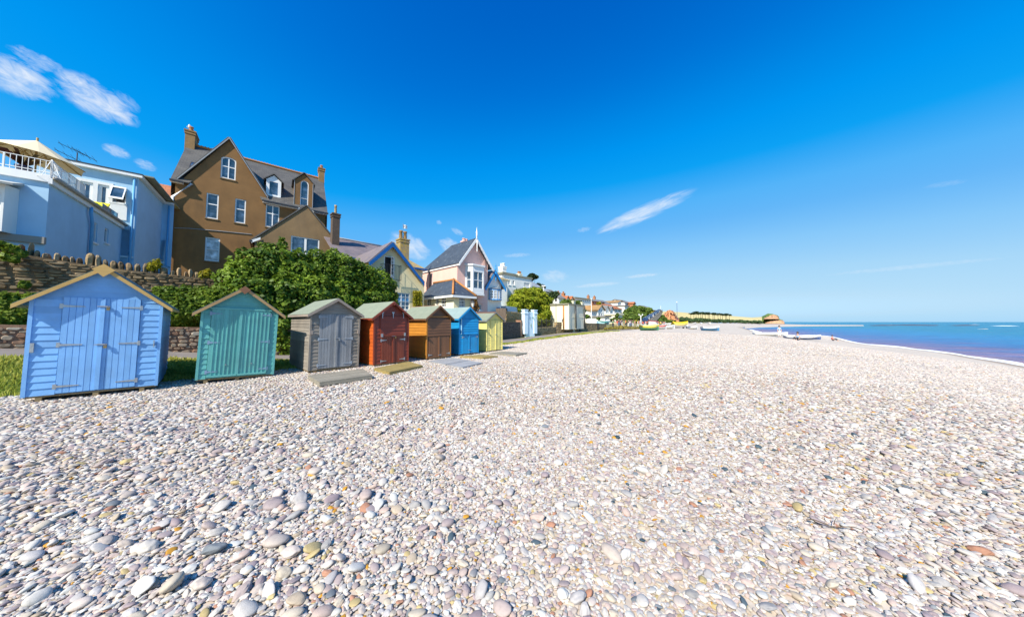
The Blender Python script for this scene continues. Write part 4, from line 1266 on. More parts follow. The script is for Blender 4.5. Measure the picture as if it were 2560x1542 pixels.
# ------------------------------------------------------------------ pale blue house with roof terrace
HANG = math.atan2(.636, .772)
BL = Plane(97, 11.2, HANG)
def blue_house():
    root = root_at(BL, 'blue_house', 'pale blue rendered house with white framed roof terrace beside the tall brown house', 'house', z=2.0)
    dB = BL.depth(290, 0)
    ztop = BL.xz(97, 452)[1]; zbot = 2.6
    xl = -7.0
    m_shade = m_bluewall
    # terrace block: sea wall, side wall
    mb = BL.mb(); mb.poly((xl, 0, 3.6), (0, 0, 3.6), (0, 0, ztop), (xl, 0, ztop))
    wl = mb.build('terrace_wall', m_bluewall, root)
    S = BL.side(0, 0, left=False)
    S.n = -BL.ex                                     # inward from the side wall
    def spx(px, py):                                 # photo point on the side wall: (inland, height)
        r = ray(px, py); t = (S.o - EYE).dot(BL.ex) / r.dot(BL.ex); p = EYE + r * t
        return (p - S.o).dot(S.ex), p.z
    def srect(a, b_, c, d): xm, ym = (a + b_) / 2, (c + d) / 2; return spx(a, ym)[0], spx(b_, ym)[0], spx(xm, d)[1], spx(xm, c)[1]
    w1, w2 = srect(231, 243, 556, 607), srect(261, 271, 571, 608)
    mb = S.mb(); mb.tess([(0, zbot), (dB, zbot), (dB, ztop), (0, ztop)], [rl(w1), rl(w2)], 0, .1)
    mb.build('side_wall', m_bluewall, root)
    window(S, root, w1, cols=1, rows=1, fw=.05); window(S, root, w2, cols=1, rows=1, fw=.05)
    mb = BL.mb(); mb.poly((xl, 0, ztop), (0, 0, ztop), (0, dB, ztop), (xl, dB, ztop)); mb.build('terrace_floor', m_flat_olive, root)
    # bay with timber foot at the left, standing forward
    mb = BL.mb(); z0, z1 = BL.xz(60, 606)[1], BL.xz(60, 589)[1]
    mb.box(xl, .03, -.14, -.003, z0, z1); mb.build('timber_base', wood('bleached_base_timber', (.34, .31, .27, 1), (.2, .18, .15, 1), axis='X'), root)
    wr = BL.rect(2, 24, 490, 553)
    bx1 = BL.xz(29, 540)[0]
    # bay window: its sea face and its slanting cheek
    zb0, zb1 = z1 + .002, BL.xz(25, 487)[1] + .25
    mb = BL.mb(); mb.tess([(xl, zb0), (bx1, zb0), (bx1, zb1), (xl, zb1)], [rl(wr)], -.45, .08)
    mb.poly((bx1, -.45, zb0), (bx1 + .12, -.004, zb0), (bx1 + .12, -.004, zb1), (bx1, -.45, zb1))
    mb.build('bay_wall', m_offwhite, root)
    window(BL, root, wr, y=-.45, fw=.05, sill=False)
    mb = BL.mb(); e_ = BL.xz(62, 455)[0]
    mb.slab([(xl, -.75, zb1 + .02), (bx1 + .25, -.75, zb1 + .02), (e_, -.02, ztop - .22), (xl, -.02, ztop - .22)], .08)
    mb.build('bay_roof', paint('bleached_lead_roof', (.46, .47, .45, 1), .7, .15, 5), root)
    # white fascia and gutter round the terrace
    mb = BL.mb(); f0, f1 = ztop - .02, ztop + .28
    mb.box(xl, .05, -.10, -.004, f0, f1); mb.box(.004, .10, -.10, dB, f0 - .05, f1 - .12); mb.build('fascia', m_white, root)
    mb = BL.mb(); mb.tube([(.16, -.1, f1 - .1), (.16, dB, f1 - .1)], .07, 8); mb.build('gutter', paint('grey_gutter', (.35, .32, .28, 1), .5), root, True)
    # railings
    rt = f1 + .56
    def railing(p, q, n):
        mb = MB(BL.T); P_, Q_ = Vector(p), Vector(q)
        for z in (f1 + .1, rt): mb.tube([(P_.x, P_.y, z), (Q_.x, Q_.y, z)], .015, 6)
        for i in range(n + 1):
            c = P_.lerp(Q_, i / n); w_ = .02 if i % 8 == 0 else .007
            mb.box(c.x - w_, c.x + w_, c.y - w_, c.y + w_, f1 - .05, rt)
        mb.build('railing', m_white, root)
    railing((xl, -.05, 0), (.04, -.05, 0), 56)
    yg = BL.depth(190, .05)
    railing((.05, -.05, 0), (.05, yg, 0), 34)
    # curved drying frame hanging over the rail corner
    mb = BL.mb()
    for k in range(6):
        t = k / 6 * 6.283; c, s_ = math.cos(t), math.sin(t)
        mb.tube([(.02, .0, rt + .10), (.12 + .42 * c, .1 + .42 * s_, f1 - .12)], .008, 5)
    mb.tube([(.12 + .42 * math.cos(k / 20 * 6.283), .1 + .42 * math.sin(k / 20 * 6.283), f1 - .12) for k in range(21)], .008, 5)
    fr = mb.build('wire_drying_frame', m_white, None); tag(fr, 'white wire drying frame hung on the terrace corner rail', 'drying frame')
    # glass screens along the side terrace
    y2 = BL.depth(276, .05)
    m_screen = glassmat('teal_screen_glass', (.05, .22, .26, 1), .1)
    for a, b_ in (((yg + y2) / 2 + .03, y2),):
        mb = BL.mb(); mb.box(.03, .05, a, b_, f1 + .02, rt - .25); sc = mb.build('glass_screen', m_screen, root)
        mb = BL.mb(); mb.box(.015, .065, b_, b_ + .03, f1 - .02, rt - .2); mb.build('screen_post', m_white, sc)
    # upper storey, set back
    y = dB
    tl, tr = BL.xz(178, 413, y), BL.xz(347, 446, y)
    zt = (tl[1] + tr[1]) / 2
    xr = tr[0]
    xL = BL.xz(60, 500, y)[0]
    d1, d2 = BL.rect(200, 232, 455, 505, y), BL.rect(244, 272, 462, 520, y)
    wn_ = BL.rect(279, 316, 468, 508, y)
    d1 = (d1[0], d1[1], ztop + .06, d1[3]); d2 = (d2[0], d2[1], ztop + .06, d2[3])
    lw = BL.rect(291, 331, 572, 640, y)
    mb = BL.mb(); mb.tess([(0.0, 2.6), (xr, 2.6), (xr, zt), (xL, zt), (xL, ztop), (0.0, ztop)], [rl(q) for q in (d1, d2, wn_, lw)], y, .1)
    mb.build('upper_wall', m_bluewall, root)
    for q in (d1, d2): window(BL, root, q, y, fw=.12, sill=False, name='glazed_door')
    mb = BL.mb(); a_, b_ = d1[0] - .14, d2[1] + .14; mb.box(a_, b_, y - .03, y - .003, d1[3] + .004, d1[3] + .16)
    for xa, xb in ((a_, d1[0] - .004), (d1[1] + .004, d2[0] - .004), (d2[1] + .004, b_)): mb.box(xa, xb, y - .03, y - .003, ztop + .05, d1[3] + .002)
    mb.build('door_surround', m_white, root)
    w = window(BL, root, wn_, y, fw=.05, glass=glassmat('dark_room_glass', (.05, .05, .05, 1)))
    mb = BL.mb(); x0, x1, z0, z1 = wn_     # open top hung sash
    A = [(x0, y - .02, z1), (x1, y - .02, z1), (x1, y - .42, z0 + .12), (x0, y - .42, z0 + .12)]
    def lerp3(a, b_, t): return tuple(a[i] + (b_[i] - a[i]) * t for i in range(3))
    def quad_at(u0, u1, v0, v1): f = lambda u, v: lerp3(lerp3(A[0], A[1], u), lerp3(A[3], A[2], u), v); return [f(u0, v0), f(u1, v0), f(u1, v1), f(u0, v1)]
    for q in ((0, 1, 0, .1), (0, 1, .88, 1), (0, .09, .1, .88), (.91, 1, .1, .88)): mb.slab(quad_at(*q), .04)
    sa = mb.build('open_sash', m_white, w)
    mb = BL.mb(); mb.poly(*quad_at(.09, .91, .1, .88)); mb.build('pane', m_glass, sa)
    pb = BL.rect(277, 318, 512, 549, y)
    mb = BL.mb(); mb.box(pb[0], pb[1], y - .05, y - .003, pb[2], pb[3]); mb.build('white_panel', m_white, root)
    window(BL, root, lw, y, fw=.07, rows=2, glass=glassmat('curtained_glass', (.38, .43, .45, 1), .15))
    # return wall, then the last stretch up to the brown house
    yC = BL.depth(390, xr)
    mb = BL.mb(); mb.poly((xr, y, 2.6), (xr, yC, 2.6), (xr, yC, zt), (xr, y, zt)); mb.build('return_wall', m_bluewall, root)
    x3 = BL.xz(433, 560, yC)[0]; zt3 = BL.xz(410, 492, yC)[1]
    lw2 = BL.rect(394, 412, 600, 655, yC)
    mb = BL.mb(); mb.tess([(xr, 2.6), (x3, 2.6), (x3, zt), (xr, zt)], [rl(lw2)], yC, .1); mb.build('link_wall', m_bluewall, root)
    window(BL, root, lw2, yC, fw=.06, rows=2)
    # flat roof edge
    mb = BL.mb()
    mb.box(xL, xr + .18, y - .22, y + .02, zt, zt + .16); mb.box(xr + .0, xr + .18, y + .02, yC - .2, zt, zt + .16); mb.box(xr, x3, yC - .2, yC, zt, zt + .14)
    mb.build('roof_fascia', m_white, root)
    mb = BL.mb(); mb.box(xL, xr + .2, y - .24, yC, zt + .161, zt + .22); mb.build('roof_edge', m_gutter, root)
    mb = BL.mb(); mb.box(xL, x3, y + .1, yC + 6, zt + .222, zt + .3); mb.build('flat_roof', m_flat_olive, root)
    # tiled roof end seen over the link
    z4 = BL.xz(405, 466, yC + 1.5)[1]; x4a, x4b = BL.xz(383, 470, yC + 1.5)[0], BL.xz(428, 470, yC + 1.5)[0]
    mb = BL.mb(); mb.slab([(x4a, yC + 1.0, zt + .25), (x4b, yC + 1.0, zt + .25), (x4b, yC + 2.4, z4 + .45), (x4a, yC + 2.4, z4 + .45)], .08); mb.build('tiled_roof', m_red_tile, root)
    # pipes
    xp = BL.xz(343, 540, y)[0] - .12
    xp2 = BL.xz(339, 540, y)[0]
    pipe(BL, root, [(xp2 - .1, y - .09, zt - .1), (xp2 - .1, y - .09, 2.8)], .055, m_bluetrim)
    pipe(BL, root, [(.1, BL.depth(207, .08), f0), (.12, BL.depth(207, .1), f0 - .3), (.09, BL.depth(214, .09), f0 - .75), (.09, BL.depth(214, .09), 3.2)], .06, m_bluetrim)
    xp3 = BL.xz(421, 560, yC)[0]
    pipe(BL, root, [(xp3, yC - .08, zt - .1), (xp3, yC - .08, 5.6), (xp3 + .2, yC - .08, 5.5)], .05, m_bluetrim)
    # aerial
    ax, az = BL.xz(193, 388, y + 2.0)
    mb = BL.mb(); mb.tube([(ax, y + 2, zt), (ax, y + 2, az + .15)], .025, 6)
    for dx, dz, L_, t in ((-.25, -.18, .9, .35), (-.1, .25, 1.0, .2), (.25, .12, .8, -.3)):
        c, s_ = math.cos(t), math.sin(t)
        mb.tube([(ax + dx - L_ * .5, y + 2 - .2, az + dz + .18), (ax + dx + L_ * .5, y + 2 + .2, az + dz - .18)], .015, 5)
        for k in range(4):
            q = -.45 + .3 * k; mb.tube([(ax + dx + q * L_ - .05, y + 1.8, az + dz - q * .36 + .12), (ax + dx + q * L_ + .05, y + 2.2, az + dz - q * .36 - .12)], .008, 4)
    mb.build('aerial', m_gutter, root)
    # shaded pot plant and lounger on the terrace
    return root, f1, rt, dB
bh, F1, RT, DB = blue_house()
def terrace_things():
    # parasol: pole position behind the rail
    yp = 1.2
    x, z = BL.xz(93, 358, yp)
    zt = z; p = BL.T((x, yp, F1))
    root = empty('patio_umbrella', p, (0, 0, 0), 'large cream canvas parasol with wooden ribs on the roof terrace', 'parasol')
    Rr = .5
    while Rr < 3 and CX + FPX * (p.x + BL.ex.x * Rr) / (p.y + BL.ex.y * Rr) < 186: Rr += .02
    rim = EYE.z + (HOR - 421) / FPX * (p.y + BL.ex.y * Rr)
    nseg = 8; apex = Vector((p.x, p.y, zt + .1))
    zl = EYE.z + (HOR - 352) / FPX * (p.y - BL.ex.y * Rr)
    zmid, zsl = (rim + zl) / 2, (rim - zl) / 2
    pts = [Vector((p.x + Rr * math.cos(2 * math.pi * k / nseg + HANG), p.y + Rr * math.sin(2 * math.pi * k / nseg + HANG), zmid + zsl * math.cos(2 * math.pi * k / nseg))) for k in range(nseg)]
    mb = MB()
    for k in range(nseg):
        a, b_ = pts[k], pts[(k + 1) % nseg]
        mid = (a + b_) / 2; mid.z += .05
        mb.add([tuple(apex), tuple(a), tuple(mid), tuple(b_)], [[0, 1, 2], [0, 2, 3]])
    mb.build('canopy', m_cloth_cream, root)
    for k in range(nseg):
        mb = MB(); mb.tube([tuple(apex - Vector((0, 0, .06))), tuple(pts[k] - Vector((0, 0, .03)))], .018, 5)
        mb.tube([(p.x, p.y, zt - .75), tuple(apex.lerp(pts[k], .5) - Vector((0, 0, .05)))], .013, 5); mb.build('rib', m_timber, root)
    mb = MB(); mb.tube([(p.x, p.y, F1), (p.x, p.y, zt + .22)], .03, 8); mb.build('pole', m_timber, root)
    # plant in a pot behind the rail
    yq = .55; x, z = BL.xz(60, 405, yq); p = BL.T((x, yq, F1))
    root = empty('potted_plant', p, (0, 0, 0), 'dark spiky plant in a pot behind the terrace rail', 'plant')
    mb = MB(lambda q: Vector(q) + p); mb.lathe([(.12, 0), (.19, .3), (.2, .34), (.16, .34)], 0, 0, 12); mb.build('pot', paint('dark_glazed_pot', (.035, .03, .07, 1), .3), root, True)
    g = random.Random(3); mb = MB(lambda q: Vector(q) + p)
    for k in range(34):
        t = g.random() * 6.28; l = g.uniform(.35, .75); c, s_ = math.cos(t), math.sin(t)
        mb.add([(c * .02 - s_ * .03, s_ * .02 + c * .03, .33), (c * .02 + s_ * .03, s_ * .02 - c * .03, .33), (c * l * .5, s_ * l * .5, .33 + l * .75), (c * l * .8, s_ * l * .8, .33 + l * .7)], [[0, 1, 2], [1, 3, 2]])
    mb.build('leaves', leafmat('purple_spiky_leaf', (.12, .03, .03, 1), (.25, .07, .03, 1), (.12, .12, .04, 1), .2), root)
    # yellow lounger behind the glass door side
    yq = DB - 1.6; x, z = BL.xz(213, 490, yq); p = BL.T((-.55, BL.depth(214, -.55), F1))
    root = empty('sun_lounger', p, (0, 0, BL.ang), 'yellow cushioned lounger on the roof terrace by the glass screens', 'lounger')
    T = lambda q: p + BL.ex * q[0] + BL.n * q[1] + Vector((0, 0, q[2]))
    mb = MB(T); mb.box(-.3, .3, -.75, .35, .30, .38); mb.slab([(-.3, .35, .38), (.3, .35, .38), (.3, .8, .8), (-.3, .8, .8)], .07); mb.build('cushion', paint('yellow_canvas', (.80, .68, .03, 1), .8), root)
    for a in (-.26, .26):
        for b_ in (-.68, .3):
            mb = MB(T); mb.box(a - .02, a + .02, b_ - .02, b_ + .02, 0, .3); mb.build('leg', m_white, root)
terrace_things()

# ------------------------------------------------------------------ tall brown house
BR = Plane(432, 1.0, HANG)
yD = BL.depth(433, BL.xz(433, 560, BL.depth(390, BL.xz(347, 446, DB)[0]))[0])
BR = Plane(0, 0, HANG, o=BL.T((BL.xz(433, 560, yD + .25)[0], yD + .25, 0)))
def brown_house():
    root = root_at(BR, 'tall_brown_house', 'tall brown pebbledashed house with steep gable, slate roof and two dormers', 'house', z=2.5)
    X = BR.xz
    eL, ap, eR = X(456, 448), X(574, 349), X(665.5, 491)
    x0 = 0.0; z0 = 2.6
    zEl = X(440, 452)[1]
    xR = X(813, 560)[0]; zEr = X(742, 521)[1]
    zEr = (X(655, 500)[1] + X(742, 521)[1] + X(815, 537)[1]) / 3
    wins = [BR.rect(552, 590, 393, 448), BR.rect(515, 546, 484, 547), BR.rect(587, 614, 498, 558), BR.rect(512, 549, 594, 653), BR.rect(664, 698, 513, 569)]
    gable = wins[0]; arch = .22
    outl = [(x0, z0), (xR, z0), (xR, zEr), (X(668, 500)[0], zEr), eR, ap, eL, (x0, eL[1] - .02)]
    mb = BR.mb(); mb.tess(outl, [archl(gable, arch)] + [rl(w) for w in wins[1:]], 0, .12)
    mb.build('front_wall', m_brown, root)
    window(BR, root, gable, cols=2, rows=2, zsplit=.56, arch=arch, fw=.08, bar=.07, sillmat=m_brown2, rec=.1)
    cur = glassmat('half_curtained_glass', (.30, .33, .36, 1), .1)
    for w in wins[1:3]: window(BR, root, w, rows=2, zsplit=.58, fw=.08, bar=.08, sillmat=m_brown2, rec=.1)
    window(BR, root, wins[3], rows=2, zsplit=.5, fw=.09, bar=.07, sillmat=m_brown2, rec=.1, glass=cur)
    window(BR, root, wins[4], cols=2, rows=2, zsplit=.62, fw=.07, bar=.08, sillmat=m_brown2, rec=.1)
    D = 4.2
    rz = X(650, 409, D)[1]; rz = (X(492, 369, D)[1] + X(809, 448, D)[1]) / 2
    # roof slopes: one left of the gable, one right; gable roof running back
    k = (rz - zEr) / D
    xl = x0 - .22
    mb = BR.mb(); mb.slab([(xl, -.3, zEl - .05), (eL[0] + .4, -.3, zEl - .05), (ap[0], D, rz), (xl, D, rz)], .1)
    mb.slab([(X(655, 498)[0], -.32, zEr + .02), (xR + .15, -.32, zEr + .02), (xR + .15, D, rz), (ap[0], D, rz)], .1)
    mb.slab([(xR + .15, 2 * D, zEr), (xl, 2 * D, zEr), (xl, D, rz), (xR + .15, D, rz)], .1)
    mb.build('roof', m_slate, root)
    mb = BR.mb(); apz = ap[1]
    zb = zEl + .1
    mb.slab([(eL[0] - .25, -.16, eL[1] - .12), (ap[0], -.16, apz + .1), (ap[0], D + .3, apz + .1), (eL[0] - .25, D + .3, eL[1] - .12)][::-1], .09)
    mb.slab([(eR[0] + .12, -.16, eR[1] - .1), (ap[0], -.16, apz + .1), (ap[0], D + .3, apz + .1), (eR[0] + .12, D + .3, eR[1] - .1)], .09)
    mb.build('gable_roof', m_slate, root)
    mb = BR.mb()
    for a in (eL, eR):
        s_ = -.25 if a is eL else .12
        mb.prism([(a[0] + s_, a[1] - .19), (ap[0], apz - .02), (ap[0], apz + .11), (a[0] + s_, a[1] - .07)], -.2, -.161)
    mb.build('gable_verge', m_lead, root)
    mb = BR.mb()
    mb.tube([(xl, D, rz + .05), (ap[0] - .2, D, rz + .05)], .12, 8); mb.tube([(ap[0] + .4, D, rz + .05), (xR + .15, D, rz + .05)], .12, 8)
    xx = xl
    while xx < xR: mb.box(xx, xx + .05, D - .03, D + .03, rz + .12, rz + .22); xx += .22
    mb.build('ridge_tiles', m_ridge, root)
    for sx in (xl, xR + .15):
        mb = BR.mb(); mb.poly((sx, 0, z0), (sx, 2 * D, z0), (sx, 2 * D, zEr), (sx, D, rz - .1), (sx, 0, zEr)); mb.build('end_wall', m_brown, root)
    # gutters
    mb = BR.mb(); mb.box(xl - .02, eL[0] + .1, -.46, -.31, zEl - .18, zEl - .06); mb.box(X(657, 500)[0], X(745, 521)[0], -.48, -.33, zEr - .12, zEr + .01); mb.box(X(782, 530)[0], xR + .2, -.48, -.33, zEr - .12, zEr + .01)
    mb.build('gutter', m_gutter, root)
    mb = BR.mb(); mb.box(xl - .02, eL[0] + .1, -.30, -.003, zEl - .2, zEl - .06); mb.box(X(657, 500)[0], xR + .1, -.3, -.003, zEr - .16, zEr - .02); mb.build('soffit', m_white, root)
    # skylight
    sx, sz = X(485, 405, 1.6)
    f = lambda y: zEl - .05 + (rz - zEl + .05) * (y + .3) / (D + .3) + .03
    a, b_ = X(473, 410, 1.4)[0], X(497, 406, 1.8)[0]
    mb = BR.mb(); mb.slab([(a, 1.2, f(1.2) + .05), (b_, 1.2, f(1.2) + .05), (b_, 2.0, f(2.0) + .05), (a, 2.0, f(2.0) + .05)], .08); sk = mb.build('skylight', m_gutter, root)
    mb = BR.mb(); mb.poly((a + .07, 1.28, f(1.28) + .056), (b_ - .07, 1.28, f(1.28) + .056), (b_ - .07, 1.92, f(1.92) + .056), (a + .07, 1.92, f(1.92) + .056)); mb.build('pane', m_glass, sk)
    # white dormer
    yd = .35
    d0, d1_, dz0, dz1 = BR.rect(668, 700, 453, 490, yd)
    g = lambda y: zEr + .02 + (rz - zEr) * (y + .32) / (D + .32)
    mb = BR.mb(); mb.tess([(d0 - .08, dz0 - .25), (d1_ + .08, dz0 - .25), (d1_ + .08, dz1 + .06), ((d0 + d1_) / 2, dz1 + .55), (d0 - .08, dz1 + .06)], [rl((d0 + .06, d1_ - .06, dz0, dz1))], yd, .06)
    for x in (d0 - .08, d1_ + .08): mb.poly((x, yd, dz0 - .25), (x, yd + 2.0, dz0 + .9), (x, yd + 2.0, dz1), (x, yd, dz1 + .06))
    dm = mb.build('dormer', m_white, root)
    window(BR, root, (d0 + .06, d1_ - .06, dz0, dz1), yd, fw=.09, rec=.05)
    mb = BR.mb(); xm = (d0 + d1_) / 2
    for s_ in (-1, 1):
        xe = xm + s_ * ((d1_ - d0) / 2 + .24); P = [(xe, yd - .15, dz1 - .02), (xm, yd - .15, dz1 + .62), (xm, yd + 2.6, dz1 + .62), (xe, yd + 2.6, dz1 - .02)]
        mb.slab(P if s_ > 0 else P[::-1], .07)
    mb.build('dormer_roof', m_slate, root)
    # tall rendered dormer with round headed window
    yt = -.04
    t0, t1, tz0, tz1 = BR.rect(735, 782, 455, 523, yt)
    apx, apz2 = X(761, 436, yt)
    aw = BR.rect(751, 771, 452, 516, yt); rise = (aw[1] - aw[0]) * .5
    mb = BR.mb(); mb.tess([(t0, zEr - .5), (t1, zEr - .5), (t1, tz1), (apx, apz2), (t0, tz1)], [archl(aw, rise)], yt, .1)
    for x in (t0, t1): mb.poly((x, yt, zEr - .5), (x, yt + 2.4, zEr + .9), (x, yt + 2.4, tz1), (x, yt, tz1))
    mb.build('tall_dormer', m_brown, root)
    window(BR, root, aw, yt, rows=2, zsplit=.3, arch=rise, fw=.06, rec=.08, sill=False)
    mb = BR.mb()
    for xe, s_ in ((t0 - .12, -1), (t1 + .12, 1)):
        P = [(xe, yt - .12, tz1 - .1), (apx, yt - .12, apz2 + .1), (apx, yt + 3, apz2 + .1), (xe, yt + 3, tz1 - .1)]
        mb.slab(P if s_ > 0 else P[::-1], .08)
    mb.build('dormer_roof', m_slate, root)
    mb = BR.mb()
    for x in (t0 - .02, t1 - .03): mb.box(x, x + .05, yt - .03, yt - .002, zEr - .1, tz1)
    mb.build('dormer_trim', m_lead, root)
    # chimneys
    c = BR.rect(465, 490, 336, 382, D); ch = chimney(BR, root, (c[0], c[1], c[2] - .6, c[3] + .1), D - .5, D + .9, m_brick_chim, 2, .15, .5)
    c = BR.rect(796, 810, 424, 464, D); chimney(BR, root, (c[0], c[1], c[2] - .8, c[3]), D - .4, D + .4, m_brick_chim, 1, .14, .45)
    # white waste pipe with its swan neck and the sagging cable
    P = [X(480, 460, -.15), X(431, 492, -.15), X(429, 560, -.15)]
    mb = BR.mb(); mb.tube([(P[0][0], -.16, P[0][1]), (P[1][0], -.16, P[1][1]), (P[2][0], -.16, P[2][1] - .3), (P[2][0], -.16, 3)], .085, 8); mb.build('waste_pipe', m_white, root, True)
    mb = BR.mb(); q = [X(436, 570, -.03), X(470, 571, -.03), X(540, 577, -.03), X(629, 586, -.03)]; mb.tube([(x, -.03, z) for x, z in q], .03, 5); mb.build('cable', m_lead, root)
    # gabled annexe standing forward
    ya = -2.6
    A = lambda px, py: X(px, py, ya)
    al, aa, ar = A(637, 598), A(766.5, 516), A(868, 640)
    aw = BR.rect(727, 798, 594, 640, ya)
    mb = BR.mb(); mb.tess([(al[0], z0), (ar[0], z0), (ar[0], ar[1]), aa, (al[0], al[1])], [rl(aw)], ya, .1)
    mb.poly((al[0], ya, z0), (al[0], -.01, z0), (al[0], -.01, al[1]), (al[0], ya, al[1])); mb.poly((ar[0], ya, z0), (ar[0], 1, z0), (ar[0], 1, ar[1]), (ar[0], ya, ar[1]))
    an = mb.build('annexe', m_brown2, root)
    window(BR, an, aw, ya, cols=2, fw=.09, bar=.16, glass=m_glass)
    mb = BR.mb()
    for e_, s_ in ((al, -1), (ar, 1)):
        o_ = .18 * s_; kk = (aa[1] - e_[1]) / abs(aa[0] - e_[0])
        P = [(e_[0] + o_, ya - .07, e_[1] - abs(o_) * kk + .05), (aa[0], ya - .07, aa[1] + .05), (aa[0], 1.5, aa[1] + .05), (e_[0] + o_, 1.5, e_[1] - abs(o_) * kk + .05)]
        mb.slab(P if s_ > 0 else P[::-1], .1)
    mb.build('annexe_roof', m_slate, root)
    mb = BR.mb(); mb.box(al[0] - .32, al[0] - .14, ya - .1, -.2, al[1] - .28, al[1] - .12); mb.build('annexe_gutter', m_gutter, root)
    mb = BR.mb(); mb.slab([(al[0] - .2, ya - .09, al[1] - .35), (al[0] + .35, ya - .09, al[1] + .02), (al[0] + .35, ya - .09, al[1] + .22), (al[0] - .2, ya - .09, al[1] - .12)], .02); mb.build('annexe_fascia', m_white, root)
    # gull on the pot
    cx, cz = X(474, 318, D)
    p = BR.T((cx, D - .15, cz - .28))
    gr = empty('gull', p, (0, 0, .5), 'white gull perched on a chimney pot of the tall brown house', 'bird')
    mb = MB(lambda q: p + Vector(q))
    mb.lathe([(.01, .06), (.07, .09), (.10, .17), (.085, .25), (.05, .32), (.055, .38), (.03, .43), (.0, .44)], 0, 0, 10); mb.build('body', m_white, gr, True)
    mb = MB(lambda q: p + Vector(q)); mb.tube([(.04, 0, .385), (.12, 0, .37)], [.018, .004], 6); mb.build('beak', paint('yellow_beak', (.7, .45, .05, 1), .4), gr)
    for s_ in (-.03, .03):
        mb = MB(lambda q: p + Vector(q)); mb.tube([(0, s_, 0), (0, s_, .1)], .008, 5); mb.build('leg', paint('pink_leg', (.6, .35, .3, 1), .5), gr)
    mb = MB(lambda q: p + Vector(q))
    for s_ in (-1, 1): mb.add([(.05, s_ * .1, .25), (-.05, s_ * .115, .14), (-.24, s_ * .04, .12), (-.06, s_ * .1, .26)], [[0, 1, 2, 3]])
    mb.build('wing', paint('grey_wing', (.35, .37, .4, 1), .6), gr)
    return root
brown_house()

# ------------------------------------------------------------------ houses along the front
def cream_long_house():
    pl = Plane(850, 24.5, U_ANG)
    root = root_at(pl, 'slate_roofed_house', 'low cream house with long purple slate roof and sooty chimney beside the brown annexe', 'house', z=2.0)
    a, b_ = pl.xz(858, 643), pl.xz(960, 655)
    ze = (a[1] + b_[1]) / 2
    D = 3.4
    rz = pl.xz(900, 606, D)[1]
    x0, x1 = pl.xz(842, 640)[0], b_[0] + 2.5
    w = pl.rect(889, 905, 659, 672)
    wallface(pl, root, [(x0, 1), (x1, 1), (x1, ze), (x0, ze)], [rl(w)], m_cream)
    window(pl, root, w, fw=.06, cols=2)
    mb = pl.mb(); mb.slab([(x0 - .2, -.3, ze), (x1, -.3, ze), (x1, D, rz), (x0 - .2, D, rz)], .1); mb.slab([(x1, 2 * D, ze), (x0 - .2, 2 * D, ze), (x0 - .2, D, rz), (x1, D, rz)], .1)
    mb.build('roof', m_slate_purple, root)
    mb = pl.mb(); mb.tube([(x0 - .2, D, rz + .03), (x1, D, rz + .03)], .1, 8); mb.build('ridge_tiles', m_lead, root, True)
    mb = pl.mb(); mb.box(x0 - .2, x1, -.42, -.31, ze - .14, ze - .02); mb.build('gutter', m_royal, root)
    d = 2.0; c = pl.rect(829, 847, 536, 600, d)
    ch = chimney(pl, root, (c[0], c[1], c[2] - .9, c[3]), d - .3, d + .35, m_dark_chim, 1, .11, .85, potmat=m_lichen)
cream_long_house()

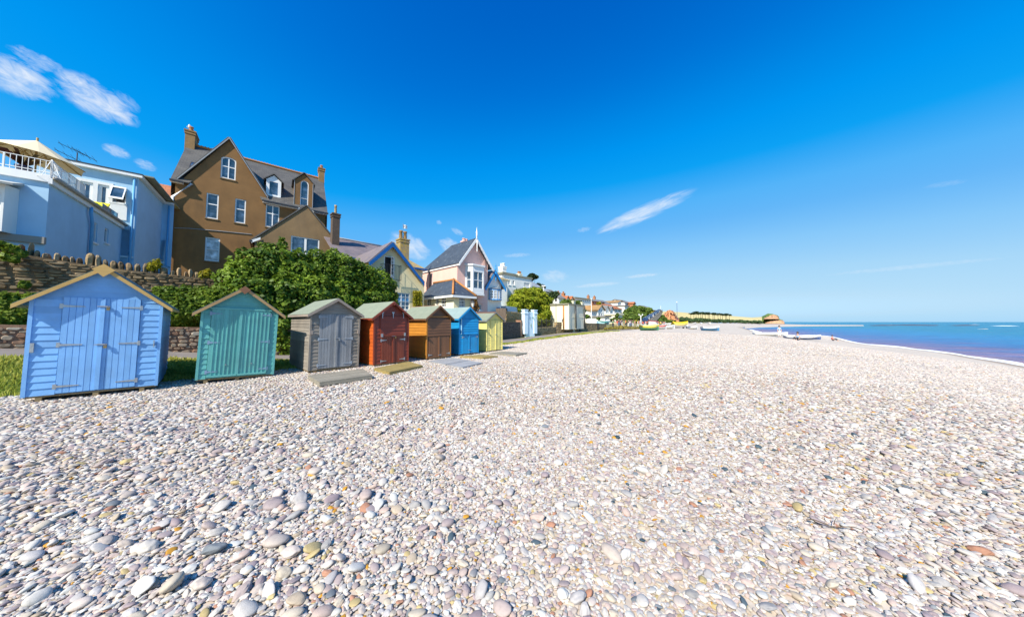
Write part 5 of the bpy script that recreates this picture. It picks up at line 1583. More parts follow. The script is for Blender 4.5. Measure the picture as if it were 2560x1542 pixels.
def cream_cottage():
    pl = Plane(977, 20.3, U_ANG)
    root = root_at(pl, 'cream_cottage', 'cream cottage gable with royal blue bargeboards and open french doors', 'house', z=1.5)
    X = pl.xz
    ap, el, er = X(977, 612), X(917, 664), X(1055, 712)
    xr = X(1060, 740)[0]; xl = el[0] + .12
    fd = pl.rect(960, 987, 640, 697); lw = pl.rect(993, 1024.5, 732, 775)
    er2 = (xr + .0, er[1] + .22)
    wallface(pl, root, [(xl, 1), (xr, 1), (xr, er2[1]), (ap[0], ap[1] - .06), (xl, el[1] + .1)], [rl(fd), rl(lw)], m_cream, rev=.14)
    mb = pl.mb(); mb.poly((xr, 0, 1), (xr, 5, 1), (xr, 5, er2[1]), (xr, 0, er2[1])); mb.build('side_wall', m_cream, root)
    # french doors: dark opening, one leaf ajar
    x0, x1, z0, z1 = fd; y = 0
    mb = pl.mb(); mb.box(x0, x0 + .07, .04, .12, z0, z1); mb.box(x1 - .07, x1, .04, .12, z0, z1); mb.box(x0 + .07, x1 - .07, .04, .12, z1 - .08, z1)
    fr = mb.build('door_frame', m_white, root)
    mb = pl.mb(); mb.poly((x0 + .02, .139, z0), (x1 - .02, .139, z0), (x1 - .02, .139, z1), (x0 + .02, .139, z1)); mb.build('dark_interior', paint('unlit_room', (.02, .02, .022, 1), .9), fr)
    hw = (x1 - x0) * .47; c, s_ = math.cos(R(38)), math.sin(R(38))
    T2 = lambda p: pl.T((x1 - .08 - p[0] * c, .03 - p[0] * s_ - p[1] * .0 + p[1], p[2]))
    mb = MB(T2); mb.box(0, hw, -.02, .02, z0 + .02, z0 + .3)
    for a in (0, hw - .06): mb.box(a, a + .06, -.02, .02, z0 + .3, z1 - .03)
    mb.box(hw / 2 - .015, hw / 2 + .015, -.012, .012, z0 + .3, z1 - .03)
    for k in range(1, 5): zz = z0 + .3 + (z1 - z0 - .33) * k / 5; mb.box(.06, hw - .06, -.011, .011, zz - .015, zz + .015)
    mb.box(0, hw, -.019, .019, z1 - .09, z1 - .031)
    dl = mb.build('door', m_white, root)
    mb = MB(T2); mb.poly((.05, 0, z0 + .3), (hw - .05, 0, z0 + .3), (hw - .05, 0, z1 - .09), (.05, 0, z1 - .09)); mb.build('pane', m_glass, dl)
    # iron balcony
    b0, b1, bz0, bz1 = pl.rect(950, 996, 664, 700)
    mb = pl.mb()
    for z in (bz0, bz1):
        mb.tube([(b0, 0, z), (b0, -.45, z), (b1, -.45, z), (b1, 0, z)], .018, 5)
    n_ = 12
    for k in range(n_ + 1): mb.tube([(b0 + (b1 - b0) * k / n_, -.45, bz0), (b0 + (b1 - b0) * k / n_, -.45, bz1)], .010, 4)
    for yy in (-.3, -.15):
        for xx in (b0, b1): mb.tube([(xx, yy, bz0), (xx, yy, bz1)], .010, 4)
    mb.build('iron_balcony', m_black, root)
    window(pl, root, lw, cols=3, rows=4, fw=.06, bar=.035, rec=.08, glass=glassmat('sky_lit_glass', (.03, .12, .22, 1)))
    # bargeboards and roof
    D = 6
    for e_, s_ in ((el, -1), (er, 1)):
        mb = pl.mb(); mb.prism([(e_[0], e_[1] - .12), (ap[0], ap[1] - .2), (ap[0], ap[1] + .12), (e_[0], e_[1] + .16)], -.38, -.33)
        mb.build('bargeboard', m_royal, root)
        P = [(e_[0], -.33, e_[1] + .14), (ap[0], -.33, ap[1] + .11), (ap[0], D, ap[1] + .11), (e_[0], D, e_[1] + .14)]
        mb = pl.mb(); mb.slab(P if s_ > 0 else P[::-1], .09); mb.build('roof', m_slate_purple if s_ < 0 else m_lichen, root)
    # higher rear roof with lichen and the stacked chimney
    D2 = 3.0
    r0, r1 = X(985, 640, D2), X(1062, 690, D2)
    q = [X(1004, 634, D2), X(1024, 634, D2 + 1.5), X(1061, 671, D2 - .2), X(1030, 668, D2 - .2)]
    zt = q[0][1]; ze = q[3][1]
    mb = pl.mb(); xa, xb = X(955, 640, D2)[0], q[1][0]
    xe = q[2][0]
    mb.slab([(xa, D2 - .3, ze), (xe + .1, D2 - .3, ze), (xb, D2 + 2.2, zt + .2), (xa, D2 + 2.2, zt + .2)], .1)
    mb.slab([(xe + .1, D2 - .3, ze), (xe + .1, D2 + 5, ze), (xb, D2 + 2.2, zt + .2)], .1)
    mb.build('rear_roof', m_lichen, root)
    mb = pl.mb(); mb.box(xa, xe - .05, D2, D2 + 4.5, 1.5, ze - .1); mb.build('rear_wall', m_cream, root)
    mb = pl.mb(); mb.box(X(1026, 668, D2)[0], xe + .12, D2 - .44, D2 - .31, ze - .14, ze - .01); mb.build('gutter', m_royal, root)
    c = pl.rect(997, 1019, 603, 634, D2 + 2)
    ch = chimney(pl, root, (c[0], c[1], c[2] - .6, c[3] + .15), D2 + 1.7, D2 + 2.5, m_lichen, 2, .16, .8, potmat=m_brick_chim)
    # flag on a thin staff
    fx, fz = X(1009, 567, D2 + 2)
    p = pl.T((fx, D2 + 2.1, fz))
    fl = empty('flag', p, (0, 0, U_ANG), 'small white flag with grey emblem flying above the cream cottage chimney', 'flag')
    mb = MB(lambda v: p + Vector(v)); zb = c[3] + .15 - fz; mb.tube([(0, 0, zb), (0, 0, .35)], .012, 5); mb.build('pole', m_lead, fl)
    mb = MB(lambda v: p + pl.ex * v[0] + pl.n * v[1] + Vector((0, 0, v[2])))
    for k in range(6):
        a0, a1 = k / 6 * .42, (k + 1) / 6 * .42; w0, w1 = .04 * math.sin(k * 1.4), .04 * math.sin((k + 1) * 1.4)
        mb.poly((a0, w0, -.1), (a1, w1, -.11), (a1, w1, .24), (a0, w0, .25))
    cl = mb.build('cloth', m_white, fl)
    mb = MB(lambda v: p + pl.ex * v[0] + pl.n * v[1] + Vector((0, 0, v[2])))
    for k in range(10):
        t0, t1 = k / 10 * 6.283, (k + 1) / 10 * 6.283
        f_ = lambda t, r_: (.2 + r_ * math.cos(t), -.05, .07 + r_ * math.sin(t)); mb.poly(f_(t0, .07), f_(t1, .07), f_(t1, .11), f_(t0, .11))
    mb.build('emblem', m_lead, cl)
    # yellow climber by the window
    lo = []
    for py in range(733, 768, 7):
        for px in (1035, 1042, 1049):
            if px == 1042 and 744 < py < 766 and False: continue
            xx, zz = X(px, py); q_ = pl.T((xx, -.12, zz)); lo.append((tuple(q_), (.14, .14, .2)))
    shrub('climbing_plant', 'yellow green climber trained on the cream cottage wall beside its blue paned window', 'climber', lo, 1600, .07, m_yellowvine, 2, base=1.6, seed=21)
cream_cottage()

def pink_house():
    pl = Plane(1142, 26.0, U_ANG)
    root = root_at(pl, 'pink_house', 'pink rendered house with white scalloped bargeboards and tall white bay window', 'house', z=1.2)
    X = pl.xz
    ap, el, er = X(1185.4, 598), X(1141.5, 659.5), X(1227, 675)
    xr = X(1219, 720)[0]
    gl = pl.rect(1191, 1204, 760, 775)
    wallface(pl, root, [(0, 1), (xr, 1), (xr, er[1] + .5), (ap[0], ap[1] - .12), (0, el[1] + .12)], [rl(gl)], m_pink)
    window(pl, root, gl, cols=2, fw=.06)
    D = pl.depth(1055, 0)
    mb = pl.mb(); ez = el[1] + .1
    mb.poly((0, 0, 1), (0, D, 1), (0, D, ez), (0, 0, ez)); mb.poly((xr, 0, 1), (xr, D, 1), (xr, D, ez), (xr, 0, ez)); mb.build('side_wall', m_pink, root)
    # roof with half hipped far end
    xm = ap[0]; oh = -.35
    DH = D * .62
    kL = (ap[1] - el[1]) / (xm - el[0])
    mb = pl.mb()
    mb.slab([(el[0], D + .3, el[1] + .06), (el[0], oh, el[1] + .06), (xm, oh, ap[1] + .06), (xm, DH, ap[1] + .06)], .09)
    mb.slab([(er[0], oh, er[1] + .06), (er[0], D + .3, er[1] + .06), (xm, DH, ap[1] + .06), (xm, oh, ap[1] + .06)], .09)
    mb.slab([(er[0], D + .3, er[1] + .06), (el[0], D + .3, el[1] + .06), (xm, DH, ap[1] + .06)], .09)
    mb.build('roof', m_slate_dark, root)
    mb = pl.mb(); mb.box(el[0] - .02, el[0] + .16, oh, D + .3, el[1] - .16, el[1] - .045); mb.build('eave_soffit', m_white, root)
    # bargeboards with scalloped lower edge
    for e_, s_ in ((el, -1), (er, 1)):
        n_ = 26; up, lo = [], []
        for k in range(n_ + 1):
            t = k / n_; x = e_[0] + (xm - e_[0]) * t; z = e_[1] + (ap[1] - e_[1]) * t
            up.append((x, z + .07)); lo.append((x, z - .22 - .07 * abs(math.sin(t * math.pi * 9))))
        mb = pl.mb()
        for k in range(n_): mb.prism([lo[k], lo[k + 1], up[k + 1], up[k]], oh - .06, oh - .01)
        mb.build('bargeboard', m_white, root)
    mb = pl.mb()
    mb.lathe([(.05, ap[1] - .05), (.06, ap[1] + .25), (.1, ap[1] + .3), (.045, ap[1] + .36), (.085, ap[1] + .6), (.04, ap[1] + .75), (.0, ap[1] + 1.15)], xm, oh - .03, 10)
    mb.lathe([(.0, ap[1] - 1.35), (.06, ap[1] - 1.15), (.035, ap[1] - 1.05), (.05, ap[1] - .2)], xm, oh - .09, 8)
    mb.build('finial', m_white, root, True)
    # bay window
    b0, b1 = X(1163, 700)[0], X(1208, 700)[0]
    zt, zb, zh = X(1186, 664)[1], X(1186, 735)[1], X(1186, 672)[1]
    yb = -.55; i0, i1 = b0 + .42, b1 - .38
    corners = [(b0, -.003), (i0, yb), (i1, yb), (b1, -.003)]
    z0w, z1w = zb + .45, zh - .35
    bay = None
    mb = pl.mb()
    for (xa, ya), (xb, yb_) in zip(corners, corners[1:]):
        L_ = math.hypot(xb - xa, yb_ - ya); q = Plane(0, 0, 0, o=pl.T((xa, ya, 0)))
        q.ex = (pl.T((xb, yb_, 0)) - pl.T((xa, ya, 0))).normalized(); q.n = Vector((-q.ex.y, q.ex.x, 0))
        m_ = .13
        mbb = q.mb(); mbb.tess([(0, zb), (L_, zb), (L_, zt), (0, zt)], [rl((m_, L_ - m_, z0w, z1w))], 0, .06)
        bp = mbb.build('bay_window', m_white, root)
        window(q, bp, (m_, L_ - m_, z0w, z1w), cols=2 if L_ > .7 else 1, rows=2, fw=.05, bar=.05, rec=.06, sill=False, name='sash')
    for z_, o_ in ((zt, .12), (zb - .02, .06)):
        P = [(b0 - o_, 0), (i0 - o_ * .4, yb - o_), (i1 + o_ * .4, yb - o_), (b1 + o_, 0)]
        mb.add([(x, y, z_ - .14) for x, y in P] + [(x, y, z_) for x, y in P], [[0, 1, 5, 4], [1, 2, 6, 5], [2, 3, 7, 6], [4, 5, 6, 7], [3, 2, 1, 0]])
    mb.build('bay_cornice', m_white, root)
    lb = pl.rect(1186, 1208, 748, 759); mb = pl.mb(); mb.box(lb[0], lb[1], -.12, -.003, lb[2], lb[3]); mb.build('hood_mould', m_pink, root)
    # ridge chimney pots, rainwater pipe
    c = pl.rect(1156, 1169, 599, 608, DH * .55); chimney(pl, root, (c[0], c[1], ap[1] - .3, ap[1] + .25), DH * .5, DH * .6, m_pink, 2, .16, .3, potmat=m_pink)
    yp = pl.depth(1074, -.05)
    pipe(pl, root, [(-.2, yp, el[1] - .1), (-.07, yp, el[1] - .5), (-.07, yp, 4.4)], .045, m_black)
    # garden room: hipped roof with orange ridge tiles, cream walls
    E_ = Plane(1134, 21.5, U_ANG)
    r2 = root_at(E_, 'garden_room', 'cream single storey garden room with hipped slate roof and orange hip tiles', 'extension', z=1.0)
    Y = E_.xz
    x1 = Y(1177, 755)[0]; ze = (Y(1134, 737)[1] + Y(1180, 741)[1]) / 2
    rw = E_.rect(1148, 1163.5, 743.5, 768)
    wallface(E_, r2, [(0, .8), (x1, .8), (x1, ze), (0, ze)], [rl(rw)], m_cream)
    window(E_, r2, rw, cols=4, rows=3, fw=.05, bar=.03)
    D2 = E_.depth(1059, 0)
    S = E_.side(0, 0)
    def sp(px, py): r = ray(px, py); t = (S.o - EYE).dot(E_.ex) / r.dot(E_.ex); p = EYE + r * t; return (p - S.o).dot(S.ex), p.z
    def sr(a, b_, c_, d): xm_, ym = (a + b_) / 2, (c_ + d) / 2; u0, u1 = sp(b_, ym)[0], sp(a, ym)[0]; return u0, u1, sp(xm_, d)[1], sp(xm_, c_)[1]
    ws = [sr(1103, 1114.5, 742, 768), sr(1089, 1096.5, 743, 765), sr(1067, 1077, 745, 764)]
    mb = S.mb(); mb.tess([(0, .8), (D2, .8), (D2, ze), (0, ze)], [rl(w) for w in ws], 0, .1); mb.build('side_wall', m_cream_pale, r2)
    for w in ws: window(S, r2, w, cols=2, rows=3, fw=.05, bar=.03)
    oh = .3; dr = 1.6
    zr = Y(1134, 699, dr)[1]
    xr_ = x1 * .42
    apx = Y(1134, 699, dr)[0]
    mb = E_.mb(); A = (apx, dr, zr); Bk = (apx, D2 + .3, zr - .05)
    mb.slab([(-oh, D2 + .3, ze), (-oh, -oh, ze), A, Bk], .08)
    mb.slab([(-oh, -oh, ze), (x1 + oh, -oh, ze), A], .08)
    mb.slab([(x1 + oh, -oh, ze), (x1 + oh, D2 + .3, ze), Bk, A], .08)
    mb.build('roof', m_slate_dark, r2)
    for P, Q in (((-oh, -oh, ze + .05), A), ((x1 + oh, -oh, ze + .05), A), (A, Bk)):
        mb = E_.mb(); mb.tube([P, (Q[0], Q[1], Q[2] + .05)], .09, 7); mb.build('hip_tiles', m_ridge, r2, True)
    mb = E_.mb(); mb.box(-oh - .06, -oh + .03, -oh, D2, ze - .2, ze - .04); mb.box(-oh - .06, x1 + oh, -oh - .06, -oh + .03, ze - .2, ze - .04); mb.build('gutter_board', m_white, r2)
    # copper climber with lantern at the corner
    lo = [(tuple(E_.T((*Y(px, py)[:1], -.15, Y(px, py)[1]))), (.22, .2, .3)) for px, py in ((1182, 748), (1184, 755), (1186, 762), (1181, 768), (1188, 770))]
    shrub('copper_climber', 'coppery climbing plant at the garden room corner', 'climber', lo, 900, .08, leafmat('copper_leaf', (.25, .11, .03, 1), (.40, .18, .05, 1), (.3, .22, .08, 1), .25), 1, base=1.2, seed=31)
    lx, lz = Y(1182, 760, -.5); p = E_.T((lx, -.5, lz))
    la = empty('wall_lantern', p, (0, 0, 0), 'black coach lantern hanging beside the copper climber', 'lantern')
    mb = MB(lambda v: p + Vector(v)); mb.lathe([(.02, .3), (.16, .12), (.17, .1), (.02, .28)], 0, 0, 6); mb.tube([(0, 0, .28), (0, .3, .42)], .012, 5); mb.build('cap', m_black, la)
    mb = MB(lambda v: p + Vector(v)); mb.lathe([(.07, -.22), (.13, .1)], 0, 0, 6); mb.build('glass', paint('frosted_lantern_glass', (.6, .6, .58, 1), .3), la)
pink_house()

def white_cottage():
    pl = Plane(1219, 29.0, U_ANG)
    root = root_at(pl, 'white_cottage', 'white cottage gable with azure bargeboards and blue framed bow window', 'house', z=1.2)
    X = pl.xz
    ap, er = X(1233.5, 679), X(1259.5, 725)
    el = (ap[0] - (er[0] - ap[0]) * .9, er[1] - .1)
    xr = X(1252.5, 760)[0]
    xl = el[0] + .3
    lw = pl.rect(1246, 1253, 768, 785); lw = (lw[0] - .3, xr - .15, lw[2], lw[3])
    wallface(pl, root, [(xl, 1), (xr, 1), (xr, er[1] + .75), (ap[0], ap[1] - .1), (xl, el[1] + .5)], [rl(lw)], m_offwhite)
    window(pl, root, lw, cols=2, fw=.08, mat=m_azure, sill=False)
    for e_, s_ in ((el, -1), (er, 1)):
        n_ = 14
        mb = pl.mb()
        for k in range(n_):
            t0, t1 = k / n_, (k + 1) / n_
            f = lambda t: (e_[0] + (ap[0] - e_[0]) * t, e_[1] + (ap[1] - e_[1]) * t)
            (xa, za), (xb, zb) = f(t0), f(t1); d0, d1 = .22 + .08 * abs(math.sin(t0 * 20)), .22 + .08 * abs(math.sin(t1 * 20))
            mb.prism([(xa, za - d0), (xb, zb - d1), (xb, zb + .1), (xa, za + .1)], -.36, -.31)
        mb.build('bargeboard', m_azure, root)
        P = [(e_[0], -.3, e_[1] + .09), (ap[0], -.3, ap[1] + .09), (ap[0], 7, ap[1] + .09), (e_[0], 7, e_[1] + .09)]
        mb = pl.mb(); mb.slab(P if s_ > 0 else P[::-1], .08); mb.build('roof', m_slate_purple, root)
    mb = pl.mb(); mb.lathe([(.05, ap[1] + .05), (.1, ap[1] + .3), (.05, ap[1] + .38), (.08, ap[1] + .55), (.0, ap[1] + .85)], ap[0], -.33, 8); mb.lathe([(.0, ap[1] - 1.1), (.07, ap[1] - .9), (.05, ap[1] - .1)], ap[0], -.38, 8)
    mb.build('finial', m_azure, root, True)
    b = pl.rect(1221, 1250.5, 727, 748)
    x0, x1, z0, z1 = b; nseg = 5
    pts = [(x0 + (x1 - x0) * k / nseg, -.18 - .42 * math.sin(math.pi * k / nseg)) for k in range(nseg + 1)]
    bw_ = None
    for k in range(nseg):
        (xa, ya), (xb, yb) = pts[k], pts[k + 1]; L_ = math.hypot(xb - xa, yb - ya)
        q = Plane(0, 0, 0, o=pl.T((xa, ya, 0))); q.ex = (pl.T((xb, yb, 0)) - pl.T((xa, ya, 0))).normalized(); q.n = Vector((-q.ex.y, q.ex.x, 0))
        window(q, root, (.02, L_ - .02, z0, z1), rec=.02, cols=2, rows=3, fw=.045, bar=.03, sill=False, name='bow_light')
        mb = q.mb(); mb.box(0, L_, -.04, .05, z0 - .12, z0 - .01); mb.box(0, L_, -.04, .05, z1 + .01, z1 + .14); mb.box(-.03, .03, -.03, .05, z0, z1); mb.build('bow_frame', m_azure, root)
    mb = pl.mb(); P = [(x0 - .1, 0)] + [(x, y - .12) for x, y in pts] + [(x1 + .1, 0)]
    mb.add([(x, y, z1 + .145) for x, y in P] + [((x0 + x1) / 2, 0, z1 + .4)], [[i, i + 1, len(P)] for i in range(len(P) - 1)]); mb.build('bow_roof', m_lead, root)
    mb = pl.mb(); mb.poly(*[(x, y, z0 - .121) for x, y in P]); mb.build('bow_underside', m_white, root)
white_cottage()

def block(pl, root, name, x0, x1, y0, y1, z0, z1, mat):
    mb = pl.mb(); mb.box(x0, x1, y0, y1, z0, z1); return mb.build(name, mat, root)
def white_villas():
    # tall white villa: hipped tower, projecting bay, stair block
    pl = Plane(1262, 36, U_ANG)
    root = root_at(pl, 'white_villa', 'tall white rendered villa of stepped flat roofed blocks behind the white cottage', 'house', z=2)
    X = pl.xz
    z0 = 1.5
    r = pl.rect(1250, 1268, 700, 790); zt = r[3]
    D = 7
    wallface(pl, root, [(r[0] - 1.5, z0), (r[1], z0), (r[1], zt), (r[0] - 1.5, zt)], [], m_offwhite)
    block(pl, root, 'tower', r[0] - 1.5, r[1], .01, D, z0, zt - .01, m_offwhite)
    mb = pl.mb(); xm = (r[0] - 1.5 + r[1]) / 2; za = X(1254, 688)[1] + .5
    c = [(r[0] - 1.8, -.3, zt), (r[1] + .3, -.3, zt), (r[1] + .3, D, zt), (r[0] - 1.8, D, zt)]
    mb.add(c + [(xm, D * .3, za), (xm, D * .7, za)], [[0, 1, 4], [1, 2, 5, 4], [2, 3, 5], [3, 0, 4, 5], [3, 2, 1, 0]]); mb.build('hipped_roof', m_lichen, root)
    mb = pl.mb(); mb.box(r[0] - 1.75, r[1] + .25, -.25, -.01, zt - .12, zt - .01); mb.build('eaves', m_cream_pale, root)
    c2 = pl.rect(1253, 1262, 667, 690, 3); chimney(pl, root, (c2[0], c2[1], zt, c2[3]), 2.7, 3.5, m_offwhite, 2, .2, .5, potmat=m_offwhite)
    # projecting block with two upper windows
    q = Plane(0, 0, 0, o=pl.T((r[1] + .05, .9, 0))); q.ang = U_ANG; q.ex, q.n = pl.ex.copy(), pl.n.copy()
    b = q.rect(1265, 1291, 689, 790); zb = q.xz(1285, 690)[1]
    w1, w2, w3 = q.rect(1271, 1276, 700, 712), q.rect(1281.5, 1286.5, 701, 713), q.rect(1271, 1276, 738, 752)
    wallface(q, root, [(0, z0), (b[1], z0), (b[1], zb), (0, zb)], [rl(w) for w in (w1, w2, w3)], m_offwhite)
    for w in (w1, w2, w3): window(q, root, w, cols=1, fw=.09, rows=2)
    block(q, root, 'wing', .002, b[1] - .002, .12, 6, z0, zb - .005, m_offwhite)
    block(q, root, 'parapet', -.15, b[1] + .15, -.15, 6, zb, zb + .28, m_flat_olive)
    # stair block with wide glazing
    s_ = Plane(0, 0, 0, o=q.T((b[1] + .05, 1.6, 0))); s_.ang = U_ANG; s_.ex, s_.n = pl.ex.copy(), pl.n.copy()
    e = s_.rect(1292, 1329, 697, 790); ze = s_.xz(1318, 697)[1]; w4 = s_.rect(1310, 1324.5, 707, 718)
    wallface(s_, root, [(0, z0), (e[1], z0), (e[1], ze), (0, ze)], [rl(w4)], m_offwhite)
    window(s_, root, w4, cols=5, fw=.1, bar=.1)
    block(s_, root, 'stair_block', .002, e[1] - .002, .12, 6, z0, ze - .005, m_offwhite)
    block(s_, root, 'parapet', -.12, e[1] + .12, -.12, 6, ze, ze + .25, m_flat_olive)
    c3 = s_.rect(1296, 1303, 688, 697, 2); chimney(s_, root, (c3[0], c3[1], ze, c3[3] + .2), 1.8, 2.4, m_cream_pale, 2, .2, .4)
    # grey roofed neighbour
    g = Plane(1331, 44, U_ANG)
    r2 = root_at(g, 'grey_roofed_house', 'cream house with long grey roof running down behind the green tamarisk', 'house', z=2)
    a = g.rect(1356, 1369, 729, 760); zE = g.xz(1362, 729)[1]; x1 = a[1]
    block(g, r2, 'wall', -2, x1, 0, 5, 1.5, zE, m_cream_pale)
    mb = g.mb(); zR = g.xz(1335, 718, 3)[1] + 1
    mb.slab([(-3, -.4, zE), (x1 + .4, -.4, zE), (x1 - .6, 3, zR), (-3, 3, zR)], .1); mb.slab([(x1 + .4, 6, zE), (-3, 6, zE), (-3, 3, zR), (x1 - .6, 3, zR)], .1); mb.slab([(x1 + .4, -.4, zE), (x1 + .4, 6, zE), (x1 - .6, 3, zR)], .1)
    mb.build('roof', slate('pale_grey_slate', (.30, .32, .34, 1), (.22, .24, .26, 1)), r2)
    mb = g.mb(); mb.box(x1 + .01, x1 + .1, -.03, .3, 1.5, zE); mb.build('corner_board', m_brick_chim, r2)
    pole = g.xz(1359, 716, -1)
    p = g.T((pole[0], -1, 0)); zb = gz(p.x, p.y)
    po = empty('street_lamp', (p.x, p.y, zb), (0, 0, 0), 'slim pale lamp post with small square head before the grey roofed house', 'lamp post')
    mb = MB(); mb.tube([(p.x, p.y, zb), (p.x, p.y, pole[1])], [.09, .05], 6); mb.build('pole', m_offwhite, po)
    mb = MB(); mb.box(p.x - .3, p.x + .25, p.y - .12, p.y + .12, pole[1], pole[1] + .15); mb.build('lamp_head', m_offwhite, po)
white_villas()

def seaward_pieces():
    """walls, gate piece and flat roofed hall between the huts and the town"""
    u0 = 13.8
    flint = islandmat('flint_stone', [(.05, .045, .04, 1), (.11, .09, .07, 1), (.16, .12, .09, 1), (.08, .07, .065, 1), (.22, .18, .13, 1)], nscale=14, nmul=.5)
    fm = paint('flint_mortar', (.13, .10, .08, 1), .95, .3, 6, 40, .6)
    gold = islandmat('golden_stone', [(.46, .28, .10, 1), (.60, .41, .18, 1), (.52, .32, .12, 1), (.68, .52, .28, 1)], nscale=14, nmul=.5)
    gm = paint('golden_mortar', (.50, .36, .18, 1), .95, .2, 6, 40, .5)
    tanst = islandmat('tan_stone', [(.17, .12, .07, 1), (.27, .19, .10, 1), (.22, .15, .08, 1), (.36, .27, .16, 1), (.12, .09, .06, 1)], nscale=14, nmul=.5)
    def gp(px, py, z=None): p = on_ground(px, py); return Vector((p.x, p.y, 0))
    A, B = gp(1236, 853), gp(1301, 843.5)
    pl = Plane(0, 0, 0, o=A); pl.ex = (B - A).normalized(); pl.n = Vector((-pl.ex.y, pl.ex.x, 0)); pl.ang = math.atan2(pl.ex.y, pl.ex.x)
    zt = pl.xz(1280, 807)[1]
    za = lambda x: gz(*(A + pl.ex * x).xy)
    stone_wall('flint_wall', 'dark flint garden wall just beyond the yellow hut', A, B, za, lambda x: zt, .35, flint, fm, .20, .13, 11, .03, flat_coping(fm))
    # golden wall standing behind and above it
    d = 1.4
    x0, x1 = pl.xz(1265, 800, d)[0], pl.xz(1305, 800, d)[0]; zg = pl.xz(1285, 779.5, d)[1]
    P0, P1 = pl.T((x0, d, 0)), pl.T((x1, d, 0))
    stone_wall('golden_stone_wall', 'golden brown stone wall rising behind the flint wall', P0, P1, lambda x: 1.0, lambda x: zg, .4, gold, gm, .22, .14, 12, .03)
    S = pl.side(x0, d)
    mb = S.mb(); mb.box(0, 1.1, -.02, .4, .8, pl.xz(1254, 769, d)[1]);
    rt_ = root_at(pl, 'dark_side_wall', 'dark brown wall end beside the golden stone wall', 'wall', x=x0); mb.build('wall_core', fm, rt_)
    mb = pl.mb(); q = pl.rect(1265, 1300, 767, 779, d + 1.2); mb.box(q[0], q[1], d + 1.2, d + 3, q[2] - 1, q[3]); ob = mb.build('rendered_parapet', paint('pale_blue_limewash', (.52, .66, .74, 1), .8, .1), None); tag(ob, 'pale blue rendered parapet above the golden stone wall', 'wall')
    # brick pier and blue post
    x0, x1 = pl.xz(1300, 840)[0], pl.xz(1306.5, 840)[0]; z1 = pl.xz(1303, 803)[1]
    mb = pl.mb(); mb.box(x0, x1, -.06, .38, -.3, z1); mb.box(x0 - .04, x1 + .04, -.1, .42, z1, z1 + .1)
    tag(mb.build('brick_pier', slate('pink_brick', (.46, .24, .14, 1), (.38, .18, .11, 1), (.6, .45, .3, 1), .22, .075, .4)), 'pinkish brick gate pier at the end of the flint wall', 'pier')
    x0, x1 = pl.xz(1307.3, 840)[0], pl.xz(1312, 840)[0]; z1 = pl.xz(1310, 806)[1]
    mb = pl.mb(); mb.box(x0, x1, -.02, .12, -.2, z1); mb.prism([(x0, z1), (x1, z1), ((x0 + x1) / 2, z1 + .08)], -.02, .12)
    tag(mb.build('gate_post', m_royal), 'royal blue timber gate post beside the brick pier', 'post')
    x0, x1 = pl.xz(1312.5, 840)[0], pl.xz(1316, 840)[0]
    mb = pl.mb(); mb.box(x0, x1, .1, .35, -.2, z1 + .05); mb.box(x0 - .03, x1 + .03, .07, .38, z1 + .05, z1 + .12)
    tag(mb.build('rendered_pier', m_cream_pale), 'narrow cream rendered pier between blue post and low railed wall', 'pier')
    # low railed wall
    C, D_ = gp(1312, 842), gp(1391, 833)
    p2 = Plane(0, 0, 0, o=C); p2.ex = (D_ - C).normalized(); p2.n = Vector((-p2.ex.y, p2.ex.x, 0)); p2.ang = math.atan2(p2.ex.y, p2.ex.x)
    zt2 = (p2.xz(1330, 821)[1] + p2.xz(1380, 819)[1]) / 2
    stone_wall('railed_stone_wall', 'low tan stone wall carrying dark iron railings under the tamarisk', C, D_, lambda x: gz(*(C + p2.ex * x).xy), lambda x: zt2, .35, tanst, gm, .26, .17, 13, .03, flat_coping(gm))
    L_ = (D_ - C).length
    rr_ = root_at(p2, 'iron_railings', 'dark iron railings on the low tan wall under the tamarisk', 'railings', z=zt2)
    zr = zt2 + .07
    mb = p2.mb()
    for z in (zr + .1, zr + .75): mb.box(.3, L_ - .1, .16, .2, z, z + .04)
    mb.build('rails', m_black, rr_)
    k = 0
    x = .35
    while x < L_ - .1:
        mb = p2.mb(); w_ = .045 if k % 5 == 0 else .02; mb.box(x - w_, x + w_, .18 - w_, .18 + w_, zr - .05, zr + (1.05 if k % 5 == 0 else .9)); mb.build('baluster', m_black, rr_); x += .3; k += 1
    # continuing wall with a cream pilaster
    E1, F1_ = gp(1392.5, 833), gp(1516, 823.5)
    p3 = Plane(0, 0, 0, o=E1); p3.ex = (F1_ - E1).normalized(); p3.n = Vector((-p3.ex.y, p3.ex.x, 0)); p3.ang = math.atan2(p3.ex.y, p3.ex.x)
    L3 = (F1_ - E1).length
    h0, h1 = p3.xz(1395, 806.5)[1], p3.xz(1512, 810)[1]
    stone_wall('seafront_wall', 'long tan stone seafront wall running on toward the town', E1, F1_, lambda x: gz(*(E1 + p3.ex * x).xy), lambda x: h0 + (h1 - h0) * x / L3, .4, tanst, gm, .34, .2, 14, .04, flat_coping(fm))
    for a, b_, mt, lb in ((1430.5, 1435.5, m_cream_pale, 'cream rendered pilaster on the long seafront wall'), (1448, 1449.5, m_black, 'dark post set against the seafront wall beside the cream pilaster'), (1492.5, 1495, m_black, 'dark post near the far end of the seafront wall')):
        xa, xb = p3.xz(a, 825)[0], p3.xz(b_, 825)[0]; zz = h0 + (h1 - h0) * xa / L3
        c = p3.T(((xa + xb) / 2, 0, 0)); zg_ = gz(c.x, c.y)
        mb = p3.mb(); mb.box(xa, xb, -.14, -.045, zg_ - .1, zz + .02); mb.box(xa - .04, xb + .04, -.17, -.044, zz + .02, zz + .1); tag(mb.build('pilaster' if mt is m_cream_pale else 'post', mt), lb, 'pilaster' if mt is m_cream_pale else 'post')
